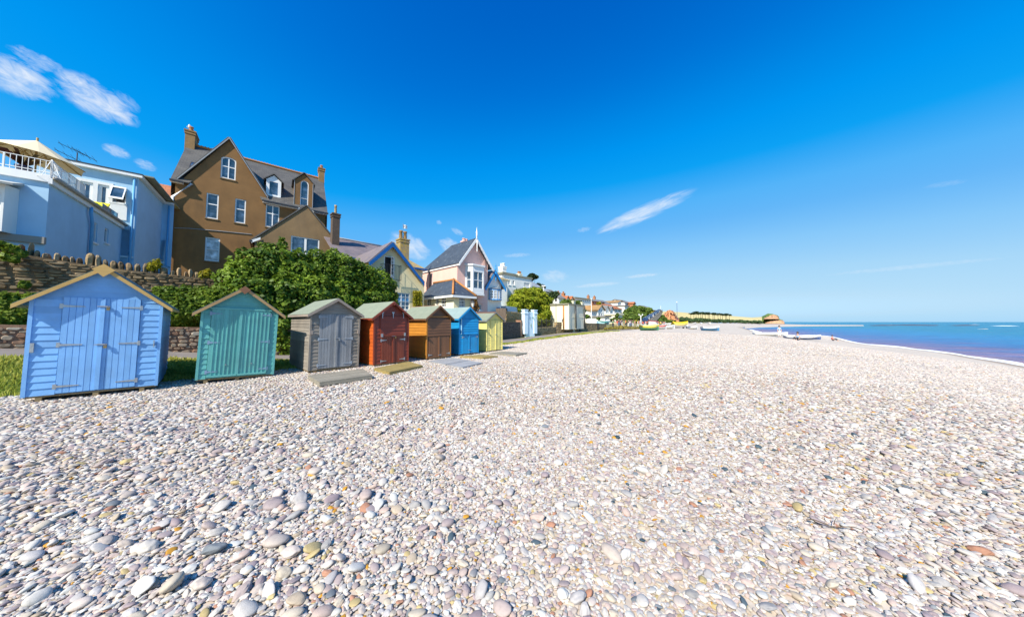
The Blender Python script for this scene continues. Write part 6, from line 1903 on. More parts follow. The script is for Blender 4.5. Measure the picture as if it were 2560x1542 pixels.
    # pale blue square gate piece
    m_pb = paint('ice_blue_render', (.62, .78, .88, 1), .8, .06)
    w_ = Plane(1312, 28.5, U_ANG)
    rt_ = root_at(w_, 'garden_screen', 'ice blue rendered garden screen with two corner piers behind the railings', 'screen')
    a = w_.rect(1313, 1343, 777, 821); x1 = a[1]; z1 = w_.xz(1325, 777)[1]
    mb = w_.mb(); mb.box(.3, x1 - .3, .1, .34, -.2, z1 - .1); mb.build('walls', m_pb, rt_)
    for xa in (0, x1 - .5):
        mb = w_.mb(); mb.box(xa, xa + .5, 0, .4, .3, z1 + .05); mb.box(xa - .05, xa + .55, -.05, .45, z1 - .3, z1 - .18); mb.box(xa - .04, xa + .54, -.04, .44, z1 + .05, z1 + .14); mb.build('corner_pier', m_pb, rt_)
    # young palm standing in front of it
    px_, pz = w_.xz(1326, 780, .62); p = w_.T((px_, .62, 0)); zb = gz(p.x, p.y)
    pr = empty('young_palm', (p.x, p.y, zb), (0, 0, 0), 'young palm with blue green fronds drooping over the ice blue garden screen', 'palm')
    mb = MB(); mb.tube([(p.x, p.y, zb), (p.x, p.y, pz)], [.07, .05], 6); mb.build('trunk', m_trunk, pr)
    g = random.Random(5); mb = MB()
    for k in range(46):
        t = g.random() * 6.283; l = g.uniform(.5, .95); c, s_ = math.cos(t), math.sin(t); up = g.uniform(-.1, .5)
        q = [(r_ * l, up * l * 1.2 * r_ * 2 - 1.5 * l * r_ * r_) for r_ in (0, .35, .7, 1)]
        for (ra, za_), (rb, zb_) in zip(q, q[1:]):
            wd = .03; mb.add([(p.x + c * ra - s_ * wd, p.y + s_ * ra + c * wd, pz + za_), (p.x + c * ra + s_ * wd, p.y + s_ * ra - c * wd, pz + za_), (p.x + c * rb + s_ * wd, p.y + s_ * rb - c * wd, pz + zb_), (p.x + c * rb - s_ * wd, p.y + s_ * rb + c * wd, pz + zb_)], [[0, 1, 2, 3]])
    mb.build('fronds', leafmat('palm_frond', (.08, .16, .10, 1), (.16, .26, .14, 1), (.28, .36, .22, 1), .25), pr)
    # flat roofed cream hall
    h = Plane(1421, 38, math.atan2(p3.ex.y, p3.ex.x))
    rt_ = root_at(h, 'flat_roofed_hall', 'blank cream flat roofed hall with dark downpipes behind the seafront wall', 'hall')
    a = h.rect(1421, 1459, 764, 806); x1 = h.xz(1459.5, 790)[0]; z1 = h.xz(1440, 764)[1]
    D3 = h.depth(1376, 0)
    mb = h.mb(); mb.box(0, x1, 0, D3, .5, z1); mb.build('walls', m_cream_pale, rt_)
    mb = h.mb(); mb.box(-.15, x1 + .15, -.15, D3, z1 + .002, z1 + .2); mb.build('roof_edge', m_flat_olive, rt_)
    zc = h.xz(1440, 794)[1]
    mb = h.mb(); mb.box(-.03, x1 + .03, -.03, -.002, zc, zc + .1); mb.box(-.12, .35, -.12, -.031, .5, z1); xm = h.xz(1438, 790)[0]; mb.box(xm, xm + .5, -.12, -.031, .5, z1); mb.build('mouldings', paint('ivory_paint', (.82, .76, .55, 1), .7, .05), rt_)
    for px in (1409, ): yy = h.depth(px, -.1); pipe(h, rt_, [(-.1, yy, .6), (-.1, yy, z1 - .1)], .09, m_ridge)
    for px in (1436.5, 1458.7): xx = h.xz(px, 790)[0]; pipe(h, rt_, [(xx, -.2, .6), (xx, -.2, z1 - .05)], .10, m_gutter)
    # roof terrace pots over the hall
    for px, py, lb in ((1430, 757, 'square cream planter on the hall roof next to the wide shrub'), (1452, 760, 'square cream planter at the far corner of the hall roof')):
        xx, zz = h.xz(px, py, 2.5); mb = h.mb(); mb.box(xx - .4, xx + .4, 2.1, 2.9, z1 + .2, zz + .2); mb.box(xx - .46, xx + .46, 2.04, 2.96, zz + .2, zz + .3); tag(mb.build('planter', m_cream_pale), lb, 'planter')
    for i, (pa, pb_, py) in enumerate(((1412, 1428, 757), (1434, 1448, 759))):
        lo = []
        for px in np.linspace(pa, pb_, 4): xx, zz = h.xz(px, py, 3); lo.append((tuple(h.T((xx, 3, zz))), (.75, .6, .5)))
        shrub('roof_shrub', ('wide' if i == 0 else 'smaller') + ' clipped green shrub growing on the hall roof', 'shrub', lo, 1500, .16, m_bushgreen, 0, base=z1 + .2, seed=50 + i)
    # lamp posts
    p = gp(1390.5, 834.5); zb = gz(p.x, p.y); ztop = EYE.z + (HOR - 753) / FPX * p.y
    po = empty('street_lamp', (p.x, p.y, zb), (0, 0, 0), 'tall thin dark lamp post on the path by the railed wall end', 'lamp post')
    mb = MB(); mb.tube([(p.x, p.y, zb), (p.x, p.y, zb + 1.1)], .06, 8); mb.tube([(p.x, p.y, zb + 1.1), (p.x, p.y, ztop)], .032, 8); mb.build('pole', m_black, po, True)
    mb = MB(); mb.lathe([(.03, ztop - .05), (.11, ztop), (.15, ztop + .22), (.05, ztop + .34), (.0, ztop + .42)], p.x, p.y, 8); mb.build('lamp_head', m_gutter, po)
seaward_pieces()

# ------------------------------------------------------------------ hedges, shrubs and the tamarisk
def vlobe(px, py, v, rpx, rz=1.0, ry=None):
    """a lobe on the sight line of a pixel, at the inland distance v"""
    d = ray(px, py); dv = -UY * d.x + UX * d.y
    t = v / dv; p = EYE + d * t; r = rpx * (t * d.y) / FPX * 1.0
    k = 1 / math.sqrt(1 + ((px - CX) / FPX) ** 2)
    return (tuple(p), (r * (.35 + .65 * k), ry or r * (.35 + .65 * k), r * rz))
big = [vlobe(*a) for a in ((600, 705, 18.0, 52), (640, 672, 18.2, 52), (690, 668, 18.2, 56), (745, 690, 18.2, 58), (800, 682, 18.4, 52), (850, 690, 18.4, 56), (900, 705, 18.5, 48), (945, 722, 18.6, 44), (580, 745, 17.4, 40),
       (640, 745, 17.0, 58), (715, 745, 17.0, 62), (790, 750, 17.0, 58), (860, 755, 17.3, 52), (925, 765, 17.6, 44), (965, 748, 18.4, 30), (690, 815, 16.6, 48), (725, 860, 16.4, 36), (660, 790, 16.6, 36), (770, 820, 16.6, 46), (705, 612, 18.4, 11, 1.6), (668, 628, 18.4, 22), (835, 640, 18.6, 18))]
shrub('ivy_thicket', 'large dense dark green shrub thicket spilling over the wall before the brown annexe', 'shrub', big, 52000, .105, m_leaf, 7, seed=41, shell=(.70, 1.05), ragged=.13)
hedge = [vlobe(px, 772, 17.0, 46, 1.0) for px in (418, 450, 485, 520, 555)] + [vlobe(px, 738, 17.2, 26, .9) for px in (425, 465, 505, 545)] + [vlobe(px, 728, 17.8, 12, 1) for px in (395, 415)]
shrub('clipped_hedge', 'clipped green hedge standing on the low reddish wall between the blue and sea green huts', 'hedge', hedge, 17000, .075, m_leaf_dk, 0, seed=42, ragged=.07, base=1.2)
ivy = [vlobe(px, py, 17.2, 34, .9) for px, py in ((-30, 770), (15, 760), (50, 775), (75, 768), (0, 795), (40, 795))] + [vlobe(px, py, 18.35, 11, .8) for px, py in ((4, 612), (20, 618), (36, 624), (52, 634), (14, 640), (34, 648), (62, 712))]
shrub('wall_ivy', 'bright green ivy growing below the tall stone wall beyond the cornflower hut', 'ivy', ivy, 9000, .08, m_leaf_dk, 0, seed=43, base=1.2)
weeds = [vlobe(px, py, 18.7, 9, 1.4) for px, py in ((378, 668), (392, 660), (505, 690), (518, 686))]
shrub('wall_weeds', 'tall pale weeds sprouting from the wall top below the pale blue house', 'weeds', weeds, 500, .05, m_yellowvine, 0, seed=44, base=3.4, elong=4)
tam = [vlobe(*a) for a in ((1300, 745, 24.5, 20), (1318, 737, 24.8, 17), (1335, 735, 25, 17), (1345, 745, 24.6, 22), (1320, 752, 24, 24), (1290, 760, 24.2, 18), (1362, 760, 24.4, 20), (1372, 780, 24.3, 20), (1355, 785, 23.6, 20), (1345, 800, 23.4, 14), (1385, 797, 24, 14), (1400, 803, 24, 9), (1365, 802, 23.3, 12), (1280, 765, 24.4, 12))]
shrub('tamarisk_tree', 'feathery bright yellow green tamarisk leaning over the railed wall', 'tree', tam, 17000, .16, m_tamarisk, 6, seed=45, elong=3.2, ragged=.2)

# ------------------------------------------------------------------ the town on the slope
m_bluewin = glassmat('far_blue_window', (.02, .05, .18, 1), .1)
m_thatch = paint('brown_tile_roof', (.33, .20, .085, 1), .9, .25, .6, 8, .4, dirt=(.45, .22, .05, 1), dirt_amt=.6)
m_orange_brick = paint('orange_brick', (.44, .19, .085, 1), .9, .15, 1, 8, .3)
m_greyroof = paint('mid_grey_roof', (.19, .18, .175, 1), .8, .2, 1)
m_redroof = paint('red_tile_roof', (.42, .14, .05, 1), .85, .25, 1, 8, .3)
def town_house(label, px0, px1, ye, yr, Y, wall, roof, kind='ridge', wins=(), depth=7, ang=U_ANG, chim=(), yb=None, cat='house', name='town_house', winmat=None, trim=None):
    pl = Plane(px0, Y, ang)
    x1 = pl.xz(px1, HOR - 5)[0]
    xm_ = (px0 + px1) / 2
    ze = pl.xz(xm_, ye)[1]
    c = pl.T((x1 / 2, depth / 2, 0)); zg = min(gz(*pl.T((0, 0, 0)).xy), gz(*pl.T((x1, 0, 0)).xy)) - .3
    if yb is not None: zg = pl.xz(xm_, yb)[1]
    root = empty(name, pl.T((0, 0, zg)), (0, 0, ang), label, cat)
    rects = [pl.rect(*w) for w in wins]
    rects = [(max(a, .1), min(b_, x1 - .1), max(c_, zg + .1), d) for a, b_, c_, d in rects]
    if kind == 'gable':
        xp = x1 / 2; zr = pl.xz(xm_, yr)[1]
        outl = [(0, zg), (x1, zg), (x1, ze), (xp, zr), (0, ze)]
    else: outl = [(0, zg), (x1, zg), (x1, ze), (0, ze)]
    wallface(pl, root, outl, [rl(r) for r in rects], wall, rev=.12)
    for r in rects: window(pl, root, r, fw=min(.09, (r[1] - r[0]) * .14), cols=2 if r[1] - r[0] > 1 else 1, rows=1, sill=False, rec=.08, glass=winmat, mat=trim)
    mb = pl.mb()
    if kind == 'gable':
        mb.poly((0, 0, zg), (0, depth, zg), (0, depth, ze), (0, 0, ze)); mb.poly((x1, 0, zg), (x1, depth, zg), (x1, depth, ze), (x1, 0, ze)); mb.poly((0, depth, zg), (x1, depth, zg), (x1, depth, ze), (xp, depth, zr), (0, depth, ze))
    else:
        zr = pl.xz(xm_, yr, depth / 2)[1] if kind == 'ridge' else ze
        for x in (0, x1): mb.poly((x, 0, zg), (x, depth, zg), (x, depth, ze), (x, depth / 2, max(zr - .05, ze)), (x, 0, ze))
        mb.poly((0, depth, zg), (x1, depth, zg), (x1, depth, ze), (0, depth, ze))
    mb.build('side_wall', wall, root)
    mb = pl.mb(); o = .35
    if kind == 'gable':
        k = (zr - ze) / xp
        mb.slab([(-o, depth + o, ze - o * k + .1), (-o, -o, ze - o * k + .1), (xp, -o, zr + .1), (xp, depth + o, zr + .1)], .12); mb.slab([(x1 + o, -o, ze - o * k + .1), (x1 + o, depth + o, ze - o * k + .1), (xp, depth + o, zr + .1), (xp, -o, zr + .1)], .12)
    elif kind == 'ridge':
        k = (zr - ze) / (depth / 2)
        mb.slab([(-o, -o, ze - o * k + .1), (x1 + o, -o, ze - o * k + .1), (x1 + o, depth / 2, zr + .1), (-o, depth / 2, zr + .1)], .12); mb.slab([(x1 + o, depth + o, ze - o * k + .1), (-o, depth + o, ze - o * k + .1), (-o, depth / 2, zr + .1), (x1 + o, depth / 2, zr + .1)], .12)
    else: mb.box(-o, x1 + o, -o, depth + o, ze + .003, ze + .35)
    mb.build('roof', roof, root)
    for cx in chim:
        xx = pl.xz(cx, ye)[0]; zt = (zr if kind != 'flat' else ze) + 1.1
        chimney(pl, root, (xx - .4, xx + .4, ze - .2, zt), depth / 2 - .4, depth / 2 + .4, m_orange_brick, 2, .16, .5)
    return root
ow = m_offwhite
town_house('white house with big grey roof just behind the flat roofed hall', 1397, 1413, 745, 729, 72, ow, m_greyroof, 'ridge', [(1408, 1411, 747, 753)], 9, chim=())
town_house('narrow white gabled cottage with orange chimney beside the big grey roof', 1414.5, 1423, 748, 740, 74, ow, m_redroof, 'gable', [(1417, 1420, 748, 754)], 6, chim=(1420,))
town_house('narrow white gabled cottage with orange chimney next to the long flat roofed terrace', 1426, 1434, 749, 741, 77, ow, m_redroof, 'gable', [(1428, 1431, 750, 755)], 6, chim=(1432,))
town_house('long low white building with row of windows and olive flat roof', 1437, 1478, 748, 746, 80, ow, m_flat_olive, 'flat', [(1443 + 5 * k, 1446 + 5 * k, 750, 754) for k in range(7)], 8)
town_house('orange brick house with dark roof and yellow gorse before it', 1481, 1512, 754, 750, 104, m_orange_brick, m_greyroof, 'ridge', [(1486, 1489, 756, 759), (1503, 1506, 756, 759)], 8, chim=(1495, 1510))
town_house('white house under a broad brown tiled roof', 1458, 1506, 776, 757, 84, ow, m_thatch, 'ridge', [(1463, 1467, 781, 788), (1472, 1476, 780, 787)], 12)
town_house('white house with two rows of deep blue windows', 1478, 1492, 778, 774, 74, ow, m_thatch, 'ridge', [(1481, 1483.5, 780, 787), (1486, 1488.5, 780, 787), (1481, 1483.5, 791, 798), (1486, 1488.5, 791, 798)], 8, winmat=m_bluewin)
town_house('tall white gable with deep blue windows and pale blue edge', 1494.5, 1511, 774, 763, 76, ow, m_thatch, 'gable', [(1498, 1501, 770, 778), (1503.5, 1506.5, 773, 780), (1498, 1501, 783, 790), (1503.5, 1506.5, 783, 790), (1508, 1510, 790, 797)], 8, winmat=m_bluewin)
town_house('red walled house with grey brown roof above the white gables', 1514, 1530, 761, 753, 118, m_orange_brick, m_greyroof, 'ridge', [(1518, 1521, 762, 764)], 8)
town_house('slim white gabled villa between the blue edged gable and the red roofs', 1513.5, 1523, 774, 764, 88, ow, m_greyroof, 'gable', [(1516, 1518, 776, 781), (1519, 1521, 784, 789)], 7)
town_house('white gabled villa standing before the broad red roof', 1525, 1534, 775, 766, 90, ow, m_greyroof, 'gable', [(1527.5, 1529.5, 777, 782), (1529, 1532, 786, 791)], 7)
town_house('white house with broad red tiled roof', 1535.5, 1555, 772, 764, 98, ow, m_redroof, 'ridge', [(1539, 1542, 775, 780), (1547, 1550, 775, 780)], 9)
town_house('small cream house at the foot of the green slope', 1546, 1556, 787, 783, 84, m_cream_pale, m_cream_pale, 'flat', [(1549, 1551, 790, 794)], 6)
town_house('white seafront cafe with pale blue awning', 1512, 1524, 793, 790, 70, ow, m_greyroof, 'flat', [(1515, 1517, 796, 801), (1519, 1521, 796, 801)], 5)
town_house('large white gabled house on the hill brow', 1545, 1562, 757, 751, 128, ow, m_thatch, 'gable', [(1551, 1555, 758, 762)], 9)
town_house('white wing of the large hill brow house with grey roof and brick end', 1563, 1583, 757.5, 753, 130, ow, m_greyroof, 'ridge', [(1566, 1569, 759, 763), (1572, 1575, 759, 763)], 9, chim=())
town_house('orange brick house end beside the white hill brow wing', 1583.5, 1589, 759, 755, 131, m_orange_brick, m_redroof, 'gable', [], 7)
town_house('little house with dark roof at the top of the green slope', 1617, 1627, 769, 766, 150, m_cream, m_greyroof, 'ridge', [(1621, 1623, 770, 772)], 7)
town_house('low brown brick building at the top of the ramp road', 1631, 1642, 776.5, 774, 172, m_orange_brick, m_thatch, 'flat', [], 8)
town_house('pale wall fronted shed below the brown tiled roof', 1562, 1573, 765.5, 763, 118, ow, m_greyroof, 'flat', [], 5)

# trees and scrub of the slope
def far_tree(label, px, py, rpx, Y, n, mat, size, rz=1.0, seed=0, name='tree', trunk=True, base_py=None, lobes=5, group=None):
    g = random.Random(seed); lo = []
    for k in range(lobes):
        a = g.uniform(-.62, .62); b_ = g.uniform(-.45, .45)
        lo.append(lobe(px + a * rpx, py + b_ * rpx * rz, Y * (1 + g.uniform(-.01, .01)), rpx * g.uniform(.42, .66), rz=rz))
    c = np.mean([l[0] for l in lo], axis=0)
    zb = gz(c[0], c[1])
    root = empty(name, (c[0], c[1], zb), (0, 0, 0), label, 'tree', group)
    V, F = leaf_cloud(lo, n, size, seed=seed, ragged=.22)
    npmesh('crown', V - np.array([c[0], c[1], zb]), F, mat, root)
    if trunk:
        mb = MB(); r = rpx * Y / FPX
        mb.tube([(c[0], c[1], zb - .2), (c[0] + r * .08, c[1], (zb + c[2]) / 2), tuple(c)], [r * .10, r * .07, r * .03], 6)
        for l in lo[:4]: mb.tube([(c[0] + r * .05, c[1], (zb + c[2]) / 2 + .2 * r), l[0]], [r * .05, r * .015], 5)
        mb.build('trunk', m_trunk, root, True)
    return root
far_tree('tall dark umbrella shaped pine with bare stem behind the white villa', 1331, 691, 15, 58, 1500, m_pine, .30, .55, 61, 'pine_tree', lobes=7)
far_tree('squat dark pine below the umbrella shaped pine', 1340, 716, 12, 60, 1400, m_pine, .30, .8, 62, 'pine_tree')
far_tree('broad dark pine to the seaward of the squat pine', 1358, 719, 11, 61, 1400, m_pine, .30, .8, 63, 'pine_tree')
far_tree('spreading dark cypress before the big grey roof', 1384, 738, 13, 60, 1600, m_pine, .30, .9, 64, 'pine_tree', lobes=7)
far_tree('small round shrubby tree beside the seafront white house', 1459, 778, 6, 62, 500, m_bushgreen, .3, 1, 65)
far_tree('yellow gorse bush in front of the orange brick house', 1497, 758, 5, 99, 400, m_yellowvine, .4, .7, 66, trunk=False)
far_tree('pale small palm like tree by the blue windowed houses', 1467, 791, 5, 60, 300, m_bushgreen, .3, 1, 67)
far_tree('small palm like tree beside the seafront cafe', 1496, 796, 4.5, 62, 300, m_bushgreen, .25, .8, 68)
far_tree('round green bush by the small cream house', 1543, 788, 5, 80, 500, m_bushgreen, .35, 1, 69)
def scrub(name, pts, n, size, mat, seed, kind='stuff'):
    lo = [lobe(px, py, Y, r, rz=rz) for px, py, Y, r, rz in pts]
    V, F = leaf_cloud(lo, n, size, seed=seed, ragged=.2)
    return tag(npmesh(name, V, F, mat), kind=kind)
scrub('hillside_scrub', [(1560, 790, 92, 9, .7), (1570, 782, 96, 10, .7), (1580, 775, 104, 10, .7), (1590, 783, 104, 11, .7), (1575, 795, 92, 10, .6), (1595, 793, 98, 10, .7), (1600, 772, 120, 10, .6), (1612, 779, 122, 10, .7), (1606, 788, 112, 9, .7), (1621, 775, 140, 8, .7), (1588, 768, 120, 7, .5), (1555, 800, 84, 7, .6), (1540, 799, 80, 7, .6), (1565, 803, 84, 8, .5), (1530, 800, 78, 5, .6)], 15000, .55, m_bushgreen, 71)
scrub('hillside_grass', [(1618, 789, 125, 8, .7), (1626, 781, 140, 7, .7), (1604, 799, 100, 7, .6), (1584, 803, 92, 7, .5)], 3000, .5, m_yellowvine, 72)
scrub('dry_scrub', [(1516, 822, 52, 5, .5), (1528, 821, 54, 6, .6), (1540, 820, 56, 6, .7), (1552, 820, 57, 7, .7), (1564, 821, 58, 7, .6), (1576, 821, 58, 6, .6), (1588, 821, 58, 5, .5), (1597, 821, 58, 5, .7)], 3200, .22, m_drygrass, 73)

# ramp road climbing the cliff, with its cars
def rp(px, py, Y): return at_depth(px, py, Y)
ra = [rp(1596, 804, 92), rp(1612, 795, 112), rp(1627, 786, 138), rp(1641, 778.5, 170)]
rb = [rp(1622, 806, 92), rp(1634, 796, 112), rp(1646, 786, 138), rp(1654, 778, 170)]
m_road = paint('grey_asphalt', (.11, .115, .13, 1), .9, .15, .5, 20, .3)
mb = MB()
for i in range(3): mb.add([tuple(ra[i]), tuple(rb[i]), tuple(rb[i + 1]), tuple(ra[i + 1])], [[0, 1, 2, 3]])
tag(mb.build('ramp_road', m_road), kind='structure')
mb = MB()
rf = [rp(1632, 809, 91), rp(1643, 800, 111), rp(1652, 790, 137), rp(1657, 781, 169)]
for a, b_, fa, fb_ in zip(rb, rb[1:], rf, rf[1:]):
    mb.add([tuple(a + Vector((.15, 0, .9))), tuple(b_ + Vector((.15, 0, .9))), tuple(b_ + Vector((.5, 0, .9))), tuple(a + Vector((.5, 0, .9))), tuple(a + Vector((.15, 0, -.2))), tuple(b_ + Vector((.15, 0, -.2))), tuple(fb_), tuple(fa)],
           [[0, 1, 2, 3], [4, 5, 1, 0], [3, 2, 6, 7]])
rw_ = mb.build('retaining_wall', rubble('retaining_stone', [(.20, .17, .12, 1), (.30, .25, .18, 1), (.38, .32, .22, 1)], 1.6)); tag(rw_, 'sloping stone retaining wall along the seaward edge of the ramp road', 'wall')
mb = MB()
for a, b_ in zip(ra, ra[1:]): mb.add([tuple(a), tuple(b_), (b_.x - 4, b_.y, b_.z - .5), (a.x - 4, a.y, a.z - .5), (b_.x - 5, b_.y, -1), (a.x - 5, a.y, -1)], [[0, 1, 2, 3], [3, 2, 4, 5]])
tag(mb.build('grass_bank', m_turf), kind='structure')

def make_car(col, label, group='cars parked along the ramp road'):
    root = empty('parked_car', (0, 0, 0), (0, 0, 0), label, 'car', group)
    L_, W_, = 4.2, 1.72
    prof = [(-2.1, .35), (2.1, .35), (2.12, .7), (1.95, .86), (1.1, .95), (.45, 1.42), (-1.1, 1.46), (-1.85, .98), (-2.1, .9)]
    mb = LMB(); n = len(prof)
    def wid(z): return W_ / 2 * (1 if z < .96 else .80)
    vs = [(x, -wid(z), z) for x, z in prof] + [(x, wid(z), z) for x, z in prof]
    mb.add(vs, [list(range(n)), list(range(2 * n - 1, n - 1, -1))] + [[i, n + i, n + (i + 1) % n, (i + 1) % n] for i in range(n)])
    o = mb.build('body', m_car, root); o.color = col + (1,)
    mb = LMB()
    for s_ in (-1, 1):
        y0, y1 = s_ * (wid(.9) + .004), s_ * (wid(1.4) + .006)
        mb.add([(1.0, y0 * .995, .98), (-1.6, y0 * .995, 1.0), (-1.05, y1, 1.38), (.42, y1, 1.36)], [[0, 1, 2, 3]])
    mb.add([(1.06, -.66, 1.0), (1.06, .66, 1.0), (.5, .62, 1.4), (.5, -.62, 1.4)], [[0, 1, 2, 3]])
    mb.add([(-1.84, -.66, 1.02), (-1.84, .66, 1.02), (-1.16, .62, 1.45), (-1.16, -.62, 1.45)], [[0, 1, 2, 3]])
    mb.build('windows', m_glass, root)
    for x in (-1.3, 1.3):
        for s_ in (-1, 1):
            mb = LMB(); mb.tube([(x, s_ * .66, .32), (x, s_ * .88, .32)], .32, 12); w_ = mb.build('wheel', m_tyre, root)
            mb = LMB(); mb.tube([(x, s_ * .881, .32), (x, s_ * .895, .32)], .19, 10); mb.build('rim', m_galv, w_)
    for s_ in (-1, 1):
        mb = LMB(); mb.box(2.06, 2.13, s_ * .6 - .17, s_ * .6 + .17, .66, .78); mb.build('headlight', m_white, root)
    return root
cols = [((.02, .05, .16), 'dark blue'), ((.55, .57, .6), 'silver'), ((.015, .02, .05), 'black'), ((.03, .10, .32), 'mid blue'), ((.7, .7, .7), 'white'), ((.02, .04, .11), 'navy'), ((.25, .32, .42), 'steel blue'), ((.02, .03, .08), 'very dark'), ((.05, .12, .28), 'bright blue'), ((.3, .32, .34), 'grey'), ((.015, .02, .04), 'inky')]
proto = None
words_ = ['lowest', 'second', 'third', 'fourth', 'fifth', 'sixth', 'seventh', 'eighth', 'ninth', 'tenth', 'topmost']
for i in range(11):
    t = i / 10 * 2.75 + .08; k = min(int(t), 2); f = t - k
    a = ra[k].lerp(ra[k + 1], f); b_ = rb[k].lerp(rb[k + 1], f); d = (rb[k + 1] - rb[k])
    p = a.lerp(b_, .66)
    col, cw = cols[i]
    lab = f'{cw} car parked on the ramp road, {words_[i]} counting up the slope'
    if proto is None: c = proto = make_car(col, lab)
    else:
        c = copy_tree(proto); c['label'] = lab
        for ch in c.children:
            if ch.name.startswith('body'): ch.color = col + (1,)
    c.location = p; c.rotation_euler = (0, -math.atan2(d.z, d.xy.length), math.atan2(d.y, d.x))

# ------------------------------------------------------------------ far coast
def ridge_mesh(name, crest, foot, Yc, Yf, mat, rough=.0, seed=0, sub=6):
    """a hill: its crest line and its foot line, each given as photo points at their own distance, joined by a bulging slope"""
    g = np.random.default_rng(seed)
    xs = np.linspace(crest[0][0], crest[-1][0], 70)
    cy = np.interp(xs, [p[0] for p in crest], [p[1] for p in crest]); fy = np.interp(xs, [p[0] for p in foot], [p[1] for p in foot])
    P, F = [], []
    for i, x in enumerate(xs):
        a, b_ = at_depth(x, cy[i], Yc), at_depth(x, fy[i], Yf)
        b_.z = min(b_.z, a.z - .5)
        for j in range(sub + 1):
            t = j / sub; q = b_.lerp(a, t); q.z = b_.z + (a.z - b_.z) * math.sin(t * math.pi / 2) ** .9
            if rough and 0 < j < sub: q += Vector(g.normal(0, rough, 3))
            P.append(tuple(q))
        P.append((a.x + (a.x / a.y) * 60, a.y + 60, a.z - 12))
    w = sub + 2
    for i in range(len(xs) - 1):
        for j in range(w - 1):
            q = i * w + j; F.append((q, q + w, q + w + 1, q + 1))
    return npmesh(name, P, F, mat, smooth=not rough)
m_gold = paint('ripe_field', (.53, .44, .20, 1), .95, .15, .012, 2, .1, dirt=(.33, .33, .09, 1), dirt_amt=.35)
m_redrock = paint('red_sandstone', (.50, .23, .11, 1), .95, .3, .08, .5, .8, dirt=(.3, .2, .08, 1), dirt_amt=.5)
m_sandstone = paint('pale_sandstone', (.50, .29, .17, 1), .95, .25, .06, .4, .5, dirt=(.42, .22, .11, 1), dirt_amt=.5)
m_greenhill = paint('green_hillside', (.12, .19, .035, 1), .95, .35, .05, .6, .6)
tag(ridge_mesh('golden_hill', [(1600, 781), (1640, 780.5), (1662, 778), (1700, 780), (1740, 783.5), (1790, 786.5), (1830, 789.5), (1850, 791.5), (1880, 793.5), (1905, 792)], [(1600, 806), (1905, 806)], 520, 430, m_gold, seed=1), kind='structure')
tag(ridge_mesh('headland', [(1870, 801), (1888, 796), (1896, 793.5), (1904, 791.5), (1913, 787), (1920, 783.5), (1930, 784.5), (1944, 788), (1947, 792), (1948, 797), (1956, 800), (1960, 803), (1961, 808)], [(1870, 808), (1961, 809)], 560, 500, m_greenhill, rough=.5, seed=2), kind='structure')
tag(ridge_mesh('red_cliff_face', [(1909, 796.2), (1918, 792), (1927, 787.5), (1934, 786.3), (1943, 789), (1946, 791.5), (1947, 796)], [(1909, 797.2), (1947, 797.4)], 498, 494, m_sandstone, rough=.35, seed=3), kind='structure')
tag(ridge_mesh('red_cliff_foot', [(1914, 806.5), (1926, 803), (1940, 801.5), (1952, 800), (1958, 801), (1960.5, 804), (1961.5, 808)], [(1914, 808.5), (1961.5, 809.5)], 494, 490, m_sandstone, rough=.3, seed=4), kind='structure')
tag(ridge_mesh('red_cliff', [(1656, 790), (1661, 784), (1668, 778), (1676, 775.5), (1682, 777), (1687, 784), (1692, 793), (1697, 800)], [(1656, 803), (1697, 806)], 215, 205, m_redrock, rough=.5, seed=5), kind='structure')
scrub('cliff_scrub', [(1648, 798, 130, 5, .8), (1655, 793, 150, 6, .9), (1660, 797, 160, 6, .8), (1650, 803, 120, 6, .7), (1661, 803, 160, 6, .6), (1672, 802, 180, 5, .6), (1684, 803, 180, 5, .6)], 3000, .5, m_bushgreen, 75)
g = random.Random(17)
wood_pts = []
for k in range(70):
    x = 1694 + 212 * (k + g.random()) / 70; t = (x - 1694) / 212
    wood_pts.append((x, 798 + 7 * t ** .7 + g.uniform(-1.2, 1.2), 330 + g.uniform(-6, 6), (5.2 - 2.6 * t) * g.uniform(.6, 1.15), .8))
scrub('woodland', wood_pts, 14000, 1.3, leafmat('woodland_leaf', (.03, .065, .03, 1), (.055, .11, .045, 1), (.10, .16, .06, 1), .15, .8), 76)
def make_pine(seed):
    g = random.Random(seed)
    root = empty('coast_pine', (0, 0, 0), (0, 0, 0), 'slender dark pine in the row of flat topped pines on the far golden hill', 'tree', 'row of pines on the far golden hill')
    mb = LMB(); lean = g.uniform(-.6, .6)
    mb.tube([(0, 0, -1), (lean * .4, 0, 6), (lean, 0, 12.5)], [.42, .32, .15], 6)
    lo = []
    for k in range(7):
        t = g.random() * 6.28; r = g.uniform(.6, 3.0); z = g.uniform(10.2, 13.6)
        c = (lean + r * math.cos(t), r * math.sin(t), z); lo.append((c, (g.uniform(1.6, 2.6), g.uniform(1.6, 2.6), g.uniform(.7, 1.2))))
        mb.tube([(lean * .8, 0, z - 2.5), c], [.12, .05], 5)
    mb.build('trunk', m_trunk, root, True)
    V, F = leaf_cloud(lo, 420, .8, seed=seed)
    npmesh('crown', V, F, m_pine, root)
    return root
protos = [make_pine(k) for k in range(4)]
g = random.Random(9)
for i in range(17):
    px = 1727 + i * 6.1 + g.uniform(-2, 2); base = 797 + i * .22
    top = [782, 780.5, 779, 781, 779.5, 779, 780.5, 780, 781.5, 781, 782, 782.5, 783, 783, 784, 783.5, 785][i]
    p = at_depth(px, base, 415 + g.uniform(-8, 8))
    o = protos[i] if i < 4 else copy_tree(protos[i % 4])
    sc = (base - top) / FPX * 415 / 14.2
    o.location = p; o.rotation_euler = (0, 0, g.uniform(0, 6)); o.scale = (sc * 1.15, sc * 1.15, sc)

